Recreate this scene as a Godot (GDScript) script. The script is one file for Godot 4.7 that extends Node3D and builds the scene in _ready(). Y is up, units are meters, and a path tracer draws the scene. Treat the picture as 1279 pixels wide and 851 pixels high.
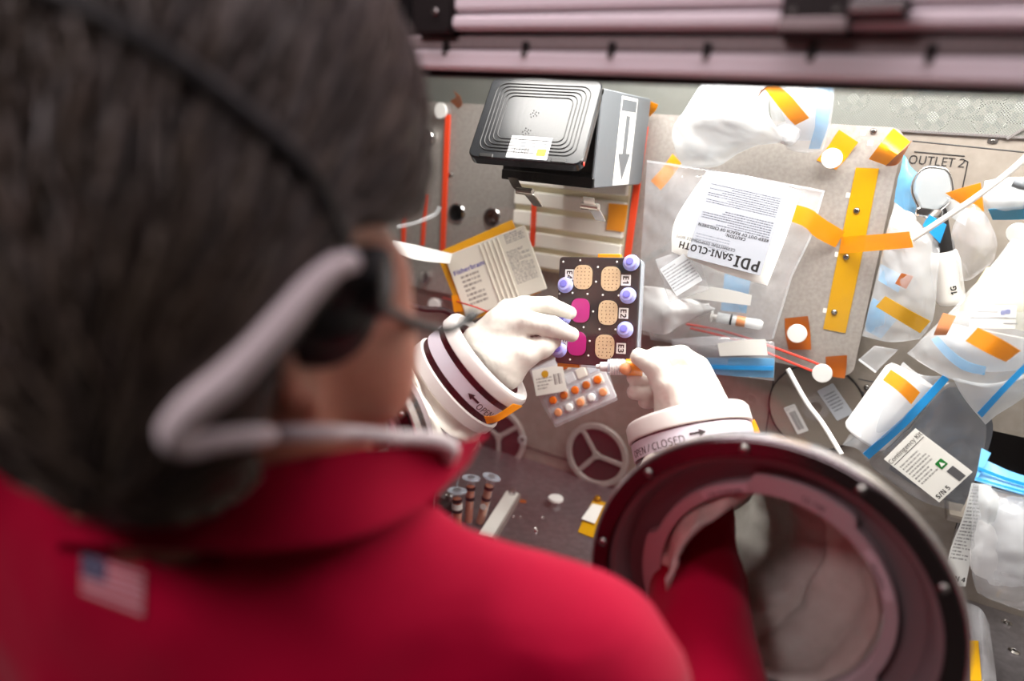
extends Node3D
# An astronaut at a life-science glovebox. Back wall of the box is the plane z = 0, its floor y = 0, the window z = 0.5; x to the right, metres.

var M := {}
var used := {}
var tex := {}


class Mesher:
	var p := PackedVector3Array()
	var uv := PackedVector2Array()
	var col := PackedColorArray()
	var tint := Color(1, 1, 1)
	var xf := Transform3D()
	func tri(a: Vector3, b: Vector3, c: Vector3, ua := Vector2(), ub := Vector2(), uc := Vector2()) -> void:
		for q in [xf * a, xf * b, xf * c]:
			p.append(q)
			col.append(tint)
		uv.append(ua)
		uv.append(ub)
		uv.append(uc)
	func quad(a: Vector3, b: Vector3, c: Vector3, d: Vector3, ua := Vector2(0, 0), ub := Vector2(1, 0), uc := Vector2(1, 1), ud := Vector2(0, 1)) -> void:
		tri(a, b, c, ua, ub, uc)
		tri(a, c, d, ua, uc, ud)
	func mesh(crease := 38.0, colors := false) -> ArrayMesh:
		var n := p.size() / 3
		var fn := PackedVector3Array()
		fn.resize(n)
		var at := {}
		var key := []
		key.resize(p.size())
		for i in n:
			fn[i] = (p[i * 3 + 2] - p[i * 3]).cross(p[i * 3 + 1] - p[i * 3])
			for k in 3:
				var q := Vector3i((p[i * 3 + k] * 50000.0).round())
				key[i * 3 + k] = q
				if not at.has(q):
					at[q] = PackedInt32Array([i])
				else:
					at[q].append(i)
		var nn := PackedVector3Array()
		nn.resize(p.size())
		var lim := cos(deg_to_rad(crease))
		for i in n:
			var own := fn[i].normalized()
			for k in 3:
				var s := Vector3()
				for j in at[key[i * 3 + k]]:
					var o: Vector3 = fn[j]
					if own.dot(o.normalized()) >= lim:
						s += o
				nn[i * 3 + k] = s.normalized() if s.length() > 0.0 else own
		var a := []
		a.resize(Mesh.ARRAY_MAX)
		a[Mesh.ARRAY_VERTEX] = p
		a[Mesh.ARRAY_NORMAL] = nn
		a[Mesh.ARRAY_TEX_UV] = uv
		if colors:
			a[Mesh.ARRAY_COLOR] = col
		var m := ArrayMesh.new()
		m.add_surface_from_arrays(Mesh.PRIMITIVE_TRIANGLES, a)
		return m


# ---------------------------------------------------------------- nodes
func numbered(called: String) -> String:
	used[called] = used.get(called, -1) + 1
	return called if used[called] == 0 else "%s_%03d" % [called, used[called]]


func tag(o: Node3D, label: String, category: String, group := "", kind := "") -> Node3D:
	o.set_meta("label", label)
	if category:
		o.set_meta("category", category)
	if group:
		o.set_meta("group", group)
	if kind:
		o.set_meta("kind", kind)
	return o


func thing(called: String, label: String, category: String, at := Transform3D(), group := "") -> Node3D:
	var o := Node3D.new()
	o.name = numbered(called)
	add_child(o)
	o.transform = at
	tag(o, label, category, group)
	return o


func part(called: String, mesh: Mesh, material: Material, parent: Node3D, at := Transform3D(), label := "") -> MeshInstance3D:
	var o := MeshInstance3D.new()
	o.name = called if parent != self else numbered(called)
	o.mesh = mesh
	o.material_override = material
	o.transform = at
	o.cast_shadow = GeometryInstance3D.SHADOW_CASTING_SETTING_ON
	parent.add_child(o, true)
	if label:
		o.set_meta("label", label)
	return o


func single(called: String, mesh: Mesh, material: Material, label: String, category: String, at := Transform3D(), group := "") -> MeshInstance3D:
	var o := part(called, mesh, material, self, at)
	tag(o, label, category, group)
	return o


func struct(called: String, mesh: Mesh, material: Material, at := Transform3D(), label := "") -> MeshInstance3D:
	var o := part(called, mesh, material, self, at)
	tag(o, label if label else "the " + called.replace("_", " ") + " of the room", "", "", "structure")
	return o


# ---------------------------------------------------------------- shapes
func xf(at: Vector3, turn := Vector3()) -> Transform3D:
	return Transform3D(Basis.from_euler(turn * PI / 180.0), at)


func aim(at: Vector3, up: Vector3, hint := Vector3(0.3, 0.1, 1)) -> Transform3D:  # local +y along up
	var y := up.normalized()
	var x := y.cross(hint).normalized()
	return Transform3D(Basis(x, y, x.cross(y)), at)


func face(at: Vector3, out: Vector3, right := Vector3.RIGHT) -> Transform3D:  # local +z along out, +x near right
	var z := out.normalized()
	var x := (right - z * right.dot(z)).normalized()
	return Transform3D(Basis(x, z.cross(x), z), at)


func rounded(w: float, h: float, r: float, seg := 4) -> PackedVector2Array:
	var o := PackedVector2Array()
	r = clampf(r, 0.00002, minf(w, h) / 2 - 0.00001)
	for k in 4:
		var c := Vector2((w / 2 - r) * (1 if k in [0, 3] else -1), (h / 2 - r) * (1 if k < 2 else -1))
		for i in seg + 1:
			var a := (k + float(i) / seg) * PI / 2
			o.append(c + Vector2(cos(a), sin(a)) * r)
	return o


func circle(r: float, n := 32, c := Vector2()) -> PackedVector2Array:
	var o := PackedVector2Array()
	for i in n:
		o.append(c + Vector2(cos(TAU * i / n), sin(TAU * i / n)) * r)
	return o


# outline in xy (counter-clockwise), from z = 0 to z = t, edges bevelled; uv spans the outline's box, v down
func prism(m: Mesher, poly: PackedVector2Array, t: float, bev := 0.0) -> void:
	var lo := poly[0]
	var hi := poly[0]
	for q in poly:
		lo = lo.min(q)
		hi = hi.max(q)
	var size := (hi - lo).max(Vector2(1e-6, 1e-6))
	var n := poly.size()
	var ins := PackedVector2Array()
	for i in n:
		var e0 := (poly[i] - poly[(i + n - 1) % n]).normalized()
		var e1 := (poly[(i + 1) % n] - poly[i]).normalized()
		var nn := Vector2(-(e0 + e1).y, (e0 + e1).x).normalized()
		ins.append(poly[i] + nn * bev / maxf(0.5, nn.dot(Vector2(-e0.y, e0.x))))
	var cap := ins if bev > 0 else poly
	var ix := Geometry2D.triangulate_polygon(cap)
	var f := func(q: Vector2) -> Vector2: return Vector2((q.x - lo.x) / size.x, (hi.y - q.y) / size.y)
	for i in range(0, ix.size(), 3):
		var a := cap[ix[i]]
		var b := cap[ix[i + 1]]
		var c := cap[ix[i + 2]]
		if (b - a).cross(c - a) > 0:
			var s := b
			b = c
			c = s
		m.tri(Vector3(a.x, a.y, t), Vector3(b.x, b.y, t), Vector3(c.x, c.y, t), f.call(a), f.call(b), f.call(c))
		m.tri(Vector3(a.x, a.y, 0), Vector3(c.x, c.y, 0), Vector3(b.x, b.y, 0), f.call(a), f.call(c), f.call(b))
	for i in n:
		var j := (i + 1) % n
		var zs := [0.0, bev, t - bev, t] if bev > 0 else [0.0, t]
		var ra := [ins[i], poly[i], poly[i], ins[i]] if bev > 0 else [poly[i], poly[i]]
		var rb := [ins[j], poly[j], poly[j], ins[j]] if bev > 0 else [poly[j], poly[j]]
		for k in zs.size() - 1:
			m.quad(Vector3(ra[k + 1].x, ra[k + 1].y, zs[k + 1]), Vector3(rb[k + 1].x, rb[k + 1].y, zs[k + 1]), Vector3(rb[k].x, rb[k].y, zs[k]), Vector3(ra[k].x, ra[k].y, zs[k]), f.call(poly[i]), f.call(poly[j]), f.call(poly[j]), f.call(poly[i]))


func slab(w: float, h: float, t: float, r := 0.001, bev := 0.0003, crease := 38.0) -> ArrayMesh:
	var m := Mesher.new()
	prism(m, rounded(w, h, r), t, bev)
	return m.mesh(crease)


func lathe(m: Mesher, prof: Array, seg := 32, from := 0.0, to := TAU) -> void:  # [[radius, y], ...] about y, bottom to top outside
	for i in seg:
		var a := from + (to - from) * i / seg
		var b := from + (to - from) * (i + 1) / seg
		var da := Vector3(cos(a), 0, -sin(a))
		var db := Vector3(cos(b), 0, -sin(b))
		for k in prof.size() - 1:
			var y0 := Vector3(0, prof[k][1], 0)
			var y1 := Vector3(0, prof[k + 1][1], 0)
			var r0: float = prof[k][0]
			var r1: float = prof[k + 1][0]
			var u0 := Vector2(float(i) / seg, float(k) / prof.size())
			var u1 := Vector2(float(i + 1) / seg, float(k + 1) / prof.size())
			if r1 > 1e-6:
				m.tri(da * r0 + y0, da * r1 + y1, db * r1 + y1, u0, Vector2(u0.x, u1.y), u1)
			if r0 > 1e-6:
				m.tri(da * r0 + y0, db * r1 + y1, db * r0 + y0, u0, u1, Vector2(u1.x, u0.y))


func turned(prof: Array, seg := 32, crease := 38.0) -> ArrayMesh:
	var m := Mesher.new()
	lathe(m, prof, seg)
	return m.mesh(crease)


func smooth_path(pts: Array, per := 6) -> PackedVector3Array:
	var o := PackedVector3Array()
	for i in pts.size() - 1:
		var a: Vector3 = pts[maxi(i - 1, 0)]
		var b: Vector3 = pts[i]
		var c: Vector3 = pts[i + 1]
		var d: Vector3 = pts[mini(i + 2, pts.size() - 1)]
		for k in per:
			o.append(b.cubic_interpolate(c, a, d, float(k) / per))
	o.append(pts[-1])
	return o


func tube(m: Mesher, pts: PackedVector3Array, r: Variant, sides := 10, flat := 1.0) -> void:
	var n := pts.size()
	var rings := []
	var x := Vector3()
	for i in n:
		var t := (pts[mini(i + 1, n - 1)] - pts[maxi(i - 1, 0)]).normalized()
		x = (x - t * x.dot(t)) if x != Vector3() else t.cross(Vector3(0.3, 0.9, 0.2) if absf(t.y) < 0.9 else Vector3(1, 0, 0.1))
		x = x.normalized()
		var y := t.cross(x)
		var rr: float = r if r is float else lerpf(r[int(float(i) / (n - 1) * (r.size() - 1))], r[mini(int(float(i) / (n - 1) * (r.size() - 1)) + 1, r.size() - 1)], fmod(float(i) / (n - 1) * (r.size() - 1), 1.0))
		var ring := []
		for k in sides:
			ring.append(pts[i] + (x * cos(TAU * k / sides) + y * sin(TAU * k / sides) * flat) * rr)
		rings.append(ring)
	for i in n - 1:
		for k in sides:
			var l := (k + 1) % sides
			m.quad(rings[i][k], rings[i + 1][k], rings[i + 1][l], rings[i][l], Vector2(float(k) / sides, float(i) / n), Vector2(float(k) / sides, (i + 1.0) / n), Vector2((k + 1.0) / sides, (i + 1.0) / n), Vector2((k + 1.0) / sides, float(i) / n))
	for k in range(1, sides - 1):
		m.tri(rings[0][0], rings[0][k], rings[0][k + 1])
		m.tri(rings[-1][0], rings[-1][k + 1], rings[-1][k])


func rod(a: Vector3, b: Vector3, r: float, sides := 10) -> ArrayMesh:
	var m := Mesher.new()
	tube(m, PackedVector3Array([a, b]), r, sides)
	return m.mesh()


# a grid of points from a few rows of control points, finely interpolated
func surface_grid(rows: Array, nu: int, nv: int) -> Array:
	var out := []
	for j in nv + 1:
		var v := float(j) / nv * (rows.size() - 1)
		var c := []
		for i in rows[0].size():
			var k := mini(int(v), rows.size() - 2)
			c.append(rows[k][i].cubic_interpolate(rows[k + 1][i], rows[maxi(k - 1, 0)][i], rows[mini(k + 2, rows.size() - 1)][i], v - k))
		var line := PackedVector3Array()
		for i in nu + 1:
			var u := float(i) / nu * (c.size() - 1)
			var k := mini(int(u), c.size() - 2)
			line.append(c[k].cubic_interpolate(c[k + 1], c[maxi(k - 1, 0)], c[mini(k + 2, c.size() - 1)], u - k))
		out.append(line)
	return out


func grid_normals(g: Array) -> Array:
	var out := []
	for j in g.size():
		var line := PackedVector3Array()
		for i in g[0].size():
			var du: Vector3 = g[j][mini(i + 1, g[0].size() - 1)] - g[j][maxi(i - 1, 0)]
			var dv: Vector3 = g[mini(j + 1, g.size() - 1)][i] - g[maxi(j - 1, 0)][i]
			var n := dv.cross(du).normalized()
			line.append(n)
		out.append(line)
	return out


func cloth_grid(m: Mesher, g: Array, back: Array) -> void:  # closed skin over two grids with the same rim
	var nv := g.size() - 1
	var nu: int = g[0].size() - 1
	for j in nv:
		for i in nu:
			var a := Vector2(float(i) / nu, float(j) / nv)
			var b := Vector2(float(i + 1) / nu, float(j + 1) / nv)
			m.quad(g[j][i], g[j][i + 1], g[j + 1][i + 1], g[j + 1][i], a, Vector2(b.x, a.y), b, Vector2(a.x, b.y))
			m.quad(back[j][i], back[j + 1][i], back[j + 1][i + 1], back[j][i + 1], a, Vector2(a.x, b.y), b, Vector2(b.x, a.y))
	for i in nu:
		m.quad(g[0][i], back[0][i], back[0][i + 1], g[0][i + 1])
		m.quad(g[nv][i], g[nv][i + 1], back[nv][i + 1], back[nv][i])
	for j in nv:
		m.quad(g[j][0], g[j + 1][0], back[j + 1][0], back[j][0])
		m.quad(g[j][nu], back[j][nu], back[j + 1][nu], g[j + 1][nu])


# a sheet of given thickness through rows of control points, crumpled by noise
func sheet(rows: Array, nu: int, nv: int, t: float, crump := 0.0, grain := 60.0, rng := 1, crease := 60.0) -> ArrayMesh:
	var g := surface_grid(rows, nu, nv)
	var nm := grid_normals(g)
	var ns := ridge(rng, grain)
	var b := []
	for j in g.size():
		var back := PackedVector3Array()
		for i in g[0].size():
			g[j][i] += nm[j][i] * crump * ns.call(g[j][i])
			back.append(g[j][i] - nm[j][i] * t)
		b.append(back)
	var m := Mesher.new()
	cloth_grid(m, g, b)
	return m.mesh(crease)


func ridge(rng: int, grain: float) -> Callable:
	var a := FastNoiseLite.new()
	a.seed = rng
	a.noise_type = FastNoiseLite.TYPE_CELLULAR
	a.cellular_return_type = FastNoiseLite.RETURN_DISTANCE2_SUB
	a.fractal_type = FastNoiseLite.FRACTAL_NONE
	a.frequency = grain
	a.domain_warp_enabled = true
	a.domain_warp_amplitude = 0.4 / grain
	a.domain_warp_frequency = grain * 0.6
	var b := FastNoiseLite.new()
	b.seed = rng + 7
	b.frequency = grain * 0.45
	return func(p: Vector3) -> float: return a.get_noise_3dv(p) * 0.6 + b.get_noise_3dv(p) * 0.8


# a plastic bag: two films sealed round the rim, puffed and crumpled
func bag(rows: Array, nu: int, nv: int, puff: float, crump: float, grain := 45.0, rng := 1) -> ArrayMesh:
	var g := surface_grid(rows, nu, nv)
	var nm := grid_normals(g)
	var ns := ridge(rng, grain)
	var nt := ridge(rng + 50, grain)
	var b := []
	for j in g.size():
		var back := PackedVector3Array()
		for i in g[0].size():
			var u := float(i) / nu
			var v := float(j) / nv
			var e := clampf(minf(minf(u, 1 - u) * nu, minf(v, 1 - v) * nv) / 3.0, 0, 1)
			var body := sqrt(maxf(0, sin(PI * u) * sin(PI * v)))
			var q: Vector3 = g[j][i]
			g[j][i] = q + nm[j][i] * (puff * body + (crump * ns.call(q) * (0.25 + 0.75 * e)))
			back.append(q - nm[j][i] * (puff * 0.5 * body - crump * nt.call(q + Vector3(0.3, 0, 0)) * e * 0.6 - crump * ns.call(q) * 0.25 * (1 - e) + 0.0004))
		b.append(back)
	var m := Mesher.new()
	cloth_grid(m, g, b)
	return m.mesh(50.0)


# ---------------------------------------------------------------- distance fields
func cap(p: Vector3, a: Vector3, b: Vector3, ra: float, rb: float) -> float:
	var ab := b - a
	var t := clampf((p - a).dot(ab) / maxf(ab.length_squared(), 1e-9), 0, 1)
	return p.distance_to(a + ab * t) - lerpf(ra, rb, t)


func smin(a: float, b: float, k: float) -> float:
	var h := maxf(k - absf(a - b), 0.0) / k
	return minf(a, b) - h * h * k * 0.25


func ell(p: Vector3, c: Vector3, bs: Basis, r: Vector3) -> float:  # rough distance to an ellipsoid whose axes are the columns of bs
	var q := (p - c) * bs
	var k0 := (q / r).length()
	var k1 := (q / (r * r)).length()
	return k0 * (k0 - 1.0) / maxf(k1, 1e-6)


func nets(f: Callable, lo: Vector3, hi: Vector3, cell: float) -> ArrayMesh:
	var nx := int(ceil((hi.x - lo.x) / cell / 4)) * 4 + 1
	var ny := int(ceil((hi.y - lo.y) / cell / 4)) * 4 + 1
	var nz := int(ceil((hi.z - lo.z) / cell / 4)) * 4 + 1
	var val := PackedFloat32Array()
	val.resize(nx * ny * nz)
	val.fill(1.0)
	var done := PackedByteArray()
	done.resize(nx * ny * nz)
	var blocks := []
	for bz in (nz - 1) / 4:
		for by in (ny - 1) / 4:
			for bx in (nx - 1) / 4:
				var d: float = f.call(lo + Vector3(bx * 4 + 2, by * 4 + 2, bz * 4 + 2) * cell)
				var near := absf(d) < cell * 5.5
				if near:
					blocks.append(Vector3i(bx, by, bz) * 4)
				for z in range(bz * 4, bz * 4 + 5):
					for y in range(by * 4, by * 4 + 5):
						for x in range(bx * 4, bx * 4 + 5):
							var k := x + nx * (y + ny * z)
							if done[k]:
								continue
							if near:
								val[k] = f.call(lo + Vector3(x, y, z) * cell)
								done[k] = 1
							else:
								val[k] = d
	var id := {}
	var vs := PackedVector3Array()
	for bl in blocks:
		for z in range(bl.z, bl.z + 4):
			for y in range(bl.y, bl.y + 4):
				for x in range(bl.x, bl.x + 4):
					var k := x + nx * (y + ny * z)
					var c := [val[k], val[k + 1], val[k + nx], val[k + nx + 1], val[k + nx * ny], val[k + nx * ny + 1], val[k + nx * ny + nx], val[k + nx * ny + nx + 1]]
					var inside := 0
					for w in c:
						inside += int(w < 0)
					if inside == 0 or inside == 8:
						continue
					var s := Vector3()
					var cnt := 0
					for e in [[0, 1], [2, 3], [4, 5], [6, 7], [0, 2], [1, 3], [4, 6], [5, 7], [0, 4], [1, 5], [2, 6], [3, 7]]:
						var va: float = c[e[0]]
						var vb: float = c[e[1]]
						if (va < 0) != (vb < 0):
							var t := va / (va - vb)
							var pa := Vector3(e[0] & 1, (e[0] >> 1) & 1, e[0] >> 2)
							var pb := Vector3(e[1] & 1, (e[1] >> 1) & 1, e[1] >> 2)
							s += pa.lerp(pb, t)
							cnt += 1
					id[k] = vs.size()
					vs.append(lo + (Vector3(x, y, z) + s / cnt) * cell)
	var ix := PackedInt32Array()
	var step := [1, nx, nx * ny]
	for k in id:
		for ax in 3:
			if k + step[ax] >= val.size():
				continue
			var a := val[k]
			var b := val[k + step[ax]]
			if (a < 0) == (b < 0):
				continue
			var s1: int = step[(ax + 1) % 3]
			var s2: int = step[(ax + 2) % 3]
			if not (id.has(k - s1) and id.has(k - s2) and id.has(k - s1 - s2)):
				continue
			var q := [id[k], id[k - s1], id[k - s1 - s2], id[k - s2]]
			if a < 0:
				ix.append_array(PackedInt32Array([q[0], q[2], q[1], q[0], q[3], q[2]]))
			else:
				ix.append_array(PackedInt32Array([q[0], q[1], q[2], q[0], q[2], q[3]]))
	var nn := PackedVector3Array()
	nn.resize(vs.size())
	for i in range(0, ix.size(), 3):
		var n := (vs[ix[i + 2]] - vs[ix[i]]).cross(vs[ix[i + 1]] - vs[ix[i]])
		for k in 3:
			nn[ix[i + k]] += n
	for i in nn.size():
		nn[i] = nn[i].normalized()
	var arr := []
	arr.resize(Mesh.ARRAY_MAX)
	arr[Mesh.ARRAY_VERTEX] = vs
	arr[Mesh.ARRAY_NORMAL] = nn
	arr[Mesh.ARRAY_INDEX] = ix
	var out := ArrayMesh.new()
	out.add_surface_from_arrays(Mesh.PRIMITIVE_TRIANGLES, arr)
	return out


# ---------------------------------------------------------------- lettering
func letters(s: String, high: float, bold := false, align := HORIZONTAL_ALIGNMENT_CENTER) -> TextMesh:
	var t := TextMesh.new()
	var f := SystemFont.new()
	f.font_names = PackedStringArray(["Droid Sans"])
	f.font_weight = 700 if bold else 400
	t.font = f
	t.font_size = 48
	t.pixel_size = high / 35.0
	t.depth = 0.0003
	t.curve_step = 4.0
	t.text = s
	t.horizontal_alignment = align
	return t


func write(s: String, high: float, parent: Node3D, at: Transform3D, ink: Material, bold := false, align := HORIZONTAL_ALIGNMENT_CENTER) -> MeshInstance3D:
	return part("lettering", letters(s, high, bold, align), ink, parent, at)


func bent_letters(s: String, high: float, radius: float, angle: float, y: float, flip := 1.0) -> ArrayMesh:  # wrapped round the y axis of a drum; angle from +z
	var a := letters(s, high).get_mesh_arrays()
	var v: PackedVector3Array = a[Mesh.ARRAY_VERTEX]
	for i in v.size():
		var t := angle + v[i].x * flip / radius
		v[i] = Vector3(sin(t) * (radius + v[i].z), y + v[i].y * flip, cos(t) * (radius + v[i].z))
	a[Mesh.ARRAY_VERTEX] = v
	a[Mesh.ARRAY_NORMAL] = null
	a[Mesh.ARRAY_TANGENT] = null
	var st := SurfaceTool.new()
	st.create_from_arrays(a)
	st.generate_normals()
	return st.commit()


# ---------------------------------------------------------------- materials
func mat(called: String, c: Color, rough := 0.5, metal := 0.0, alpha := 1.0) -> StandardMaterial3D:
	var m := StandardMaterial3D.new()
	m.resource_name = called
	m.albedo_color = Color(c.r, c.g, c.b, alpha)
	m.roughness = rough
	m.metallic = metal
	m.cull_mode = BaseMaterial3D.CULL_DISABLED
	if alpha < 1.0:
		m.transparency = BaseMaterial3D.TRANSPARENCY_ALPHA
	M[called] = m
	return m


func noise_tex(freq: float, a: Color, b: Color, rng := 1, stretch := false, oct := 4) -> NoiseTexture2D:
	var n := FastNoiseLite.new()
	n.seed = rng
	n.frequency = freq
	n.fractal_octaves = oct
	var t := NoiseTexture2D.new()
	t.width = 512
	t.height = 32 if stretch else 512
	t.seamless = true
	t.noise = n
	var g := Gradient.new()
	g.set_color(0, a)
	g.set_color(1, b)
	t.color_ramp = g
	return t


func grain(m: StandardMaterial3D, t: Texture2D, scale: Vector3, bump := 0.0, bump_tex: Texture2D = null) -> StandardMaterial3D:
	m.albedo_texture = t
	m.uv1_triplanar = true
	m.uv1_scale = scale
	if bump > 0:
		m.heightmap_enabled = true
		m.heightmap_texture = bump_tex if bump_tex else t
		m.heightmap_scale = bump
	return m


func image_mat(called: String, im: Image, rough := 0.6) -> StandardMaterial3D:
	var m := mat(called, Color(1, 1, 1), rough)
	m.albedo_texture = ImageTexture.create_from_image(im)
	m.texture_repeat = false
	return m


# paper printed with lines of small type: blocks = [[x, y, w, h, rows, ink]], in shares of the sheet
func print_sheet(called: String, w: int, h: int, paper: Color, blocks: Array, rng := 1, rough := 0.6) -> StandardMaterial3D:
	var im := Image.create(w, h, false, Image.FORMAT_RGB8)
	im.fill(paper)
	var r := RandomNumberGenerator.new()
	r.seed = rng
	for b in blocks:
		var ink: Color = b[5]
		var rh: float = b[3] * h / b[4]
		if b[4] < 0:  # a bar code
			var x: float = b[0] * w
			while x < (b[0] + b[2]) * w:
				var bw := r.randi_range(1, 3)
				im.fill_rect(Rect2i(int(x), int(b[1] * h), bw, int(b[3] * h)), ink)
				x += bw + r.randi_range(1, 3)
			continue
		for k in b[4]:
			var x: float = b[0] * w
			var end: float = (b[0] + b[2] * (1.0 if r.randf() < 0.7 else r.randf_range(0.4, 0.9))) * w
			while x < end:
				var ww := r.randi_range(3, 14)
				ww = mini(ww, int(end - x) + 1)
				for i in ww:
					var dark := 0.35 + 0.65 * r.randf()
					var px := int(x) + i
					for j in maxi(1, int(rh * 0.5)):
						var py := int(b[1] * h + k * rh) + j
						if px < w and py < h and r.randf() < 0.85:
							im.set_pixel(px, py, paper.lerp(ink, dark))
				x += ww + r.randi_range(2, 3)
	return image_mat(called, im, rough)


func _ready() -> void:
	# ---- camera
	var cam := Camera3D.new()
	cam.name = "camera"
	add_child(cam)
	cam.transform = Transform3D(Vector3(0.8586, 0.0702, -0.5078), Vector3(-0.2010, 0.9574, -0.2075), Vector3(0.4716, 0.2802, 0.8361), Vector3(0.0000, 0.5275, 0.9839))
	cam.near = 0.02
	cam.far = 20.0
	var lens := CameraAttributesPhysical.new()
	lens.frustum_focal_length = 25.38
	lens.exposure_aperture = 2.0
	lens.frustum_focus_distance = 0.80
	lens.frustum_near = 0.02
	lens.frustum_far = 20.0
	cam.attributes = lens
	cam.current = true
	# ---- environment: a closed cabin, so the world outside is black
	var we := WorldEnvironment.new()
	we.name = "environment"
	var env := Environment.new()
	env.background_mode = Environment.BG_COLOR
	env.background_color = Color(0, 0, 0)
	env.tonemap_mode = Environment.TONE_MAPPER_LINEAR
	env.tonemap_exposure = 1.0
	env.sdfgi_enabled = true
	env.ssao_enabled = true
	env.ssil_enabled = true
	we.environment = env
	add_child(we)
	# ---- lights: the bright lamp under the roof of the work volume, two dimmer cabin lamps
	area("work_volume_light", Vector3(-0.08, 0.775, 0.26), Vector3(0, -1, 0), Vector2(0.84, 0.22), Color(1.0, 0.985, 0.96), 1.35)
	area("cabin_light", Vector3(-0.10, 0.855, 0.60), Vector3(0, -1, 0), Vector2(0.9, 0.06), Color(1.0, 0.91, 0.95), 0.15)
	area("cabin_light_002", Vector3(-0.55, 1.135, 1.45), Vector3(0, -1, 0), Vector2(0.6, 0.3), Color(1.0, 0.92, 0.94), 0.85)

	materials()
	room()
	wall_fittings()
	plastic()
	held_things()
	floor_things()
	ports()
	person()


func area(called: String, at: Vector3, dir: Vector3, size: Vector2, c: Color, energy: float) -> void:
	var l := AreaLight3D.new()
	l.name = called
	add_child(l)
	l.transform = Transform3D(Basis(Vector3(1, 0, 0), dir.cross(Vector3(-1, 0, 0)), -dir), at)
	l.area_size = size
	l.light_color = c
	l.light_energy = energy
	l.area_range = 6.0
	l.area_attenuation = 2.0
	l.shadow_enabled = true


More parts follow.
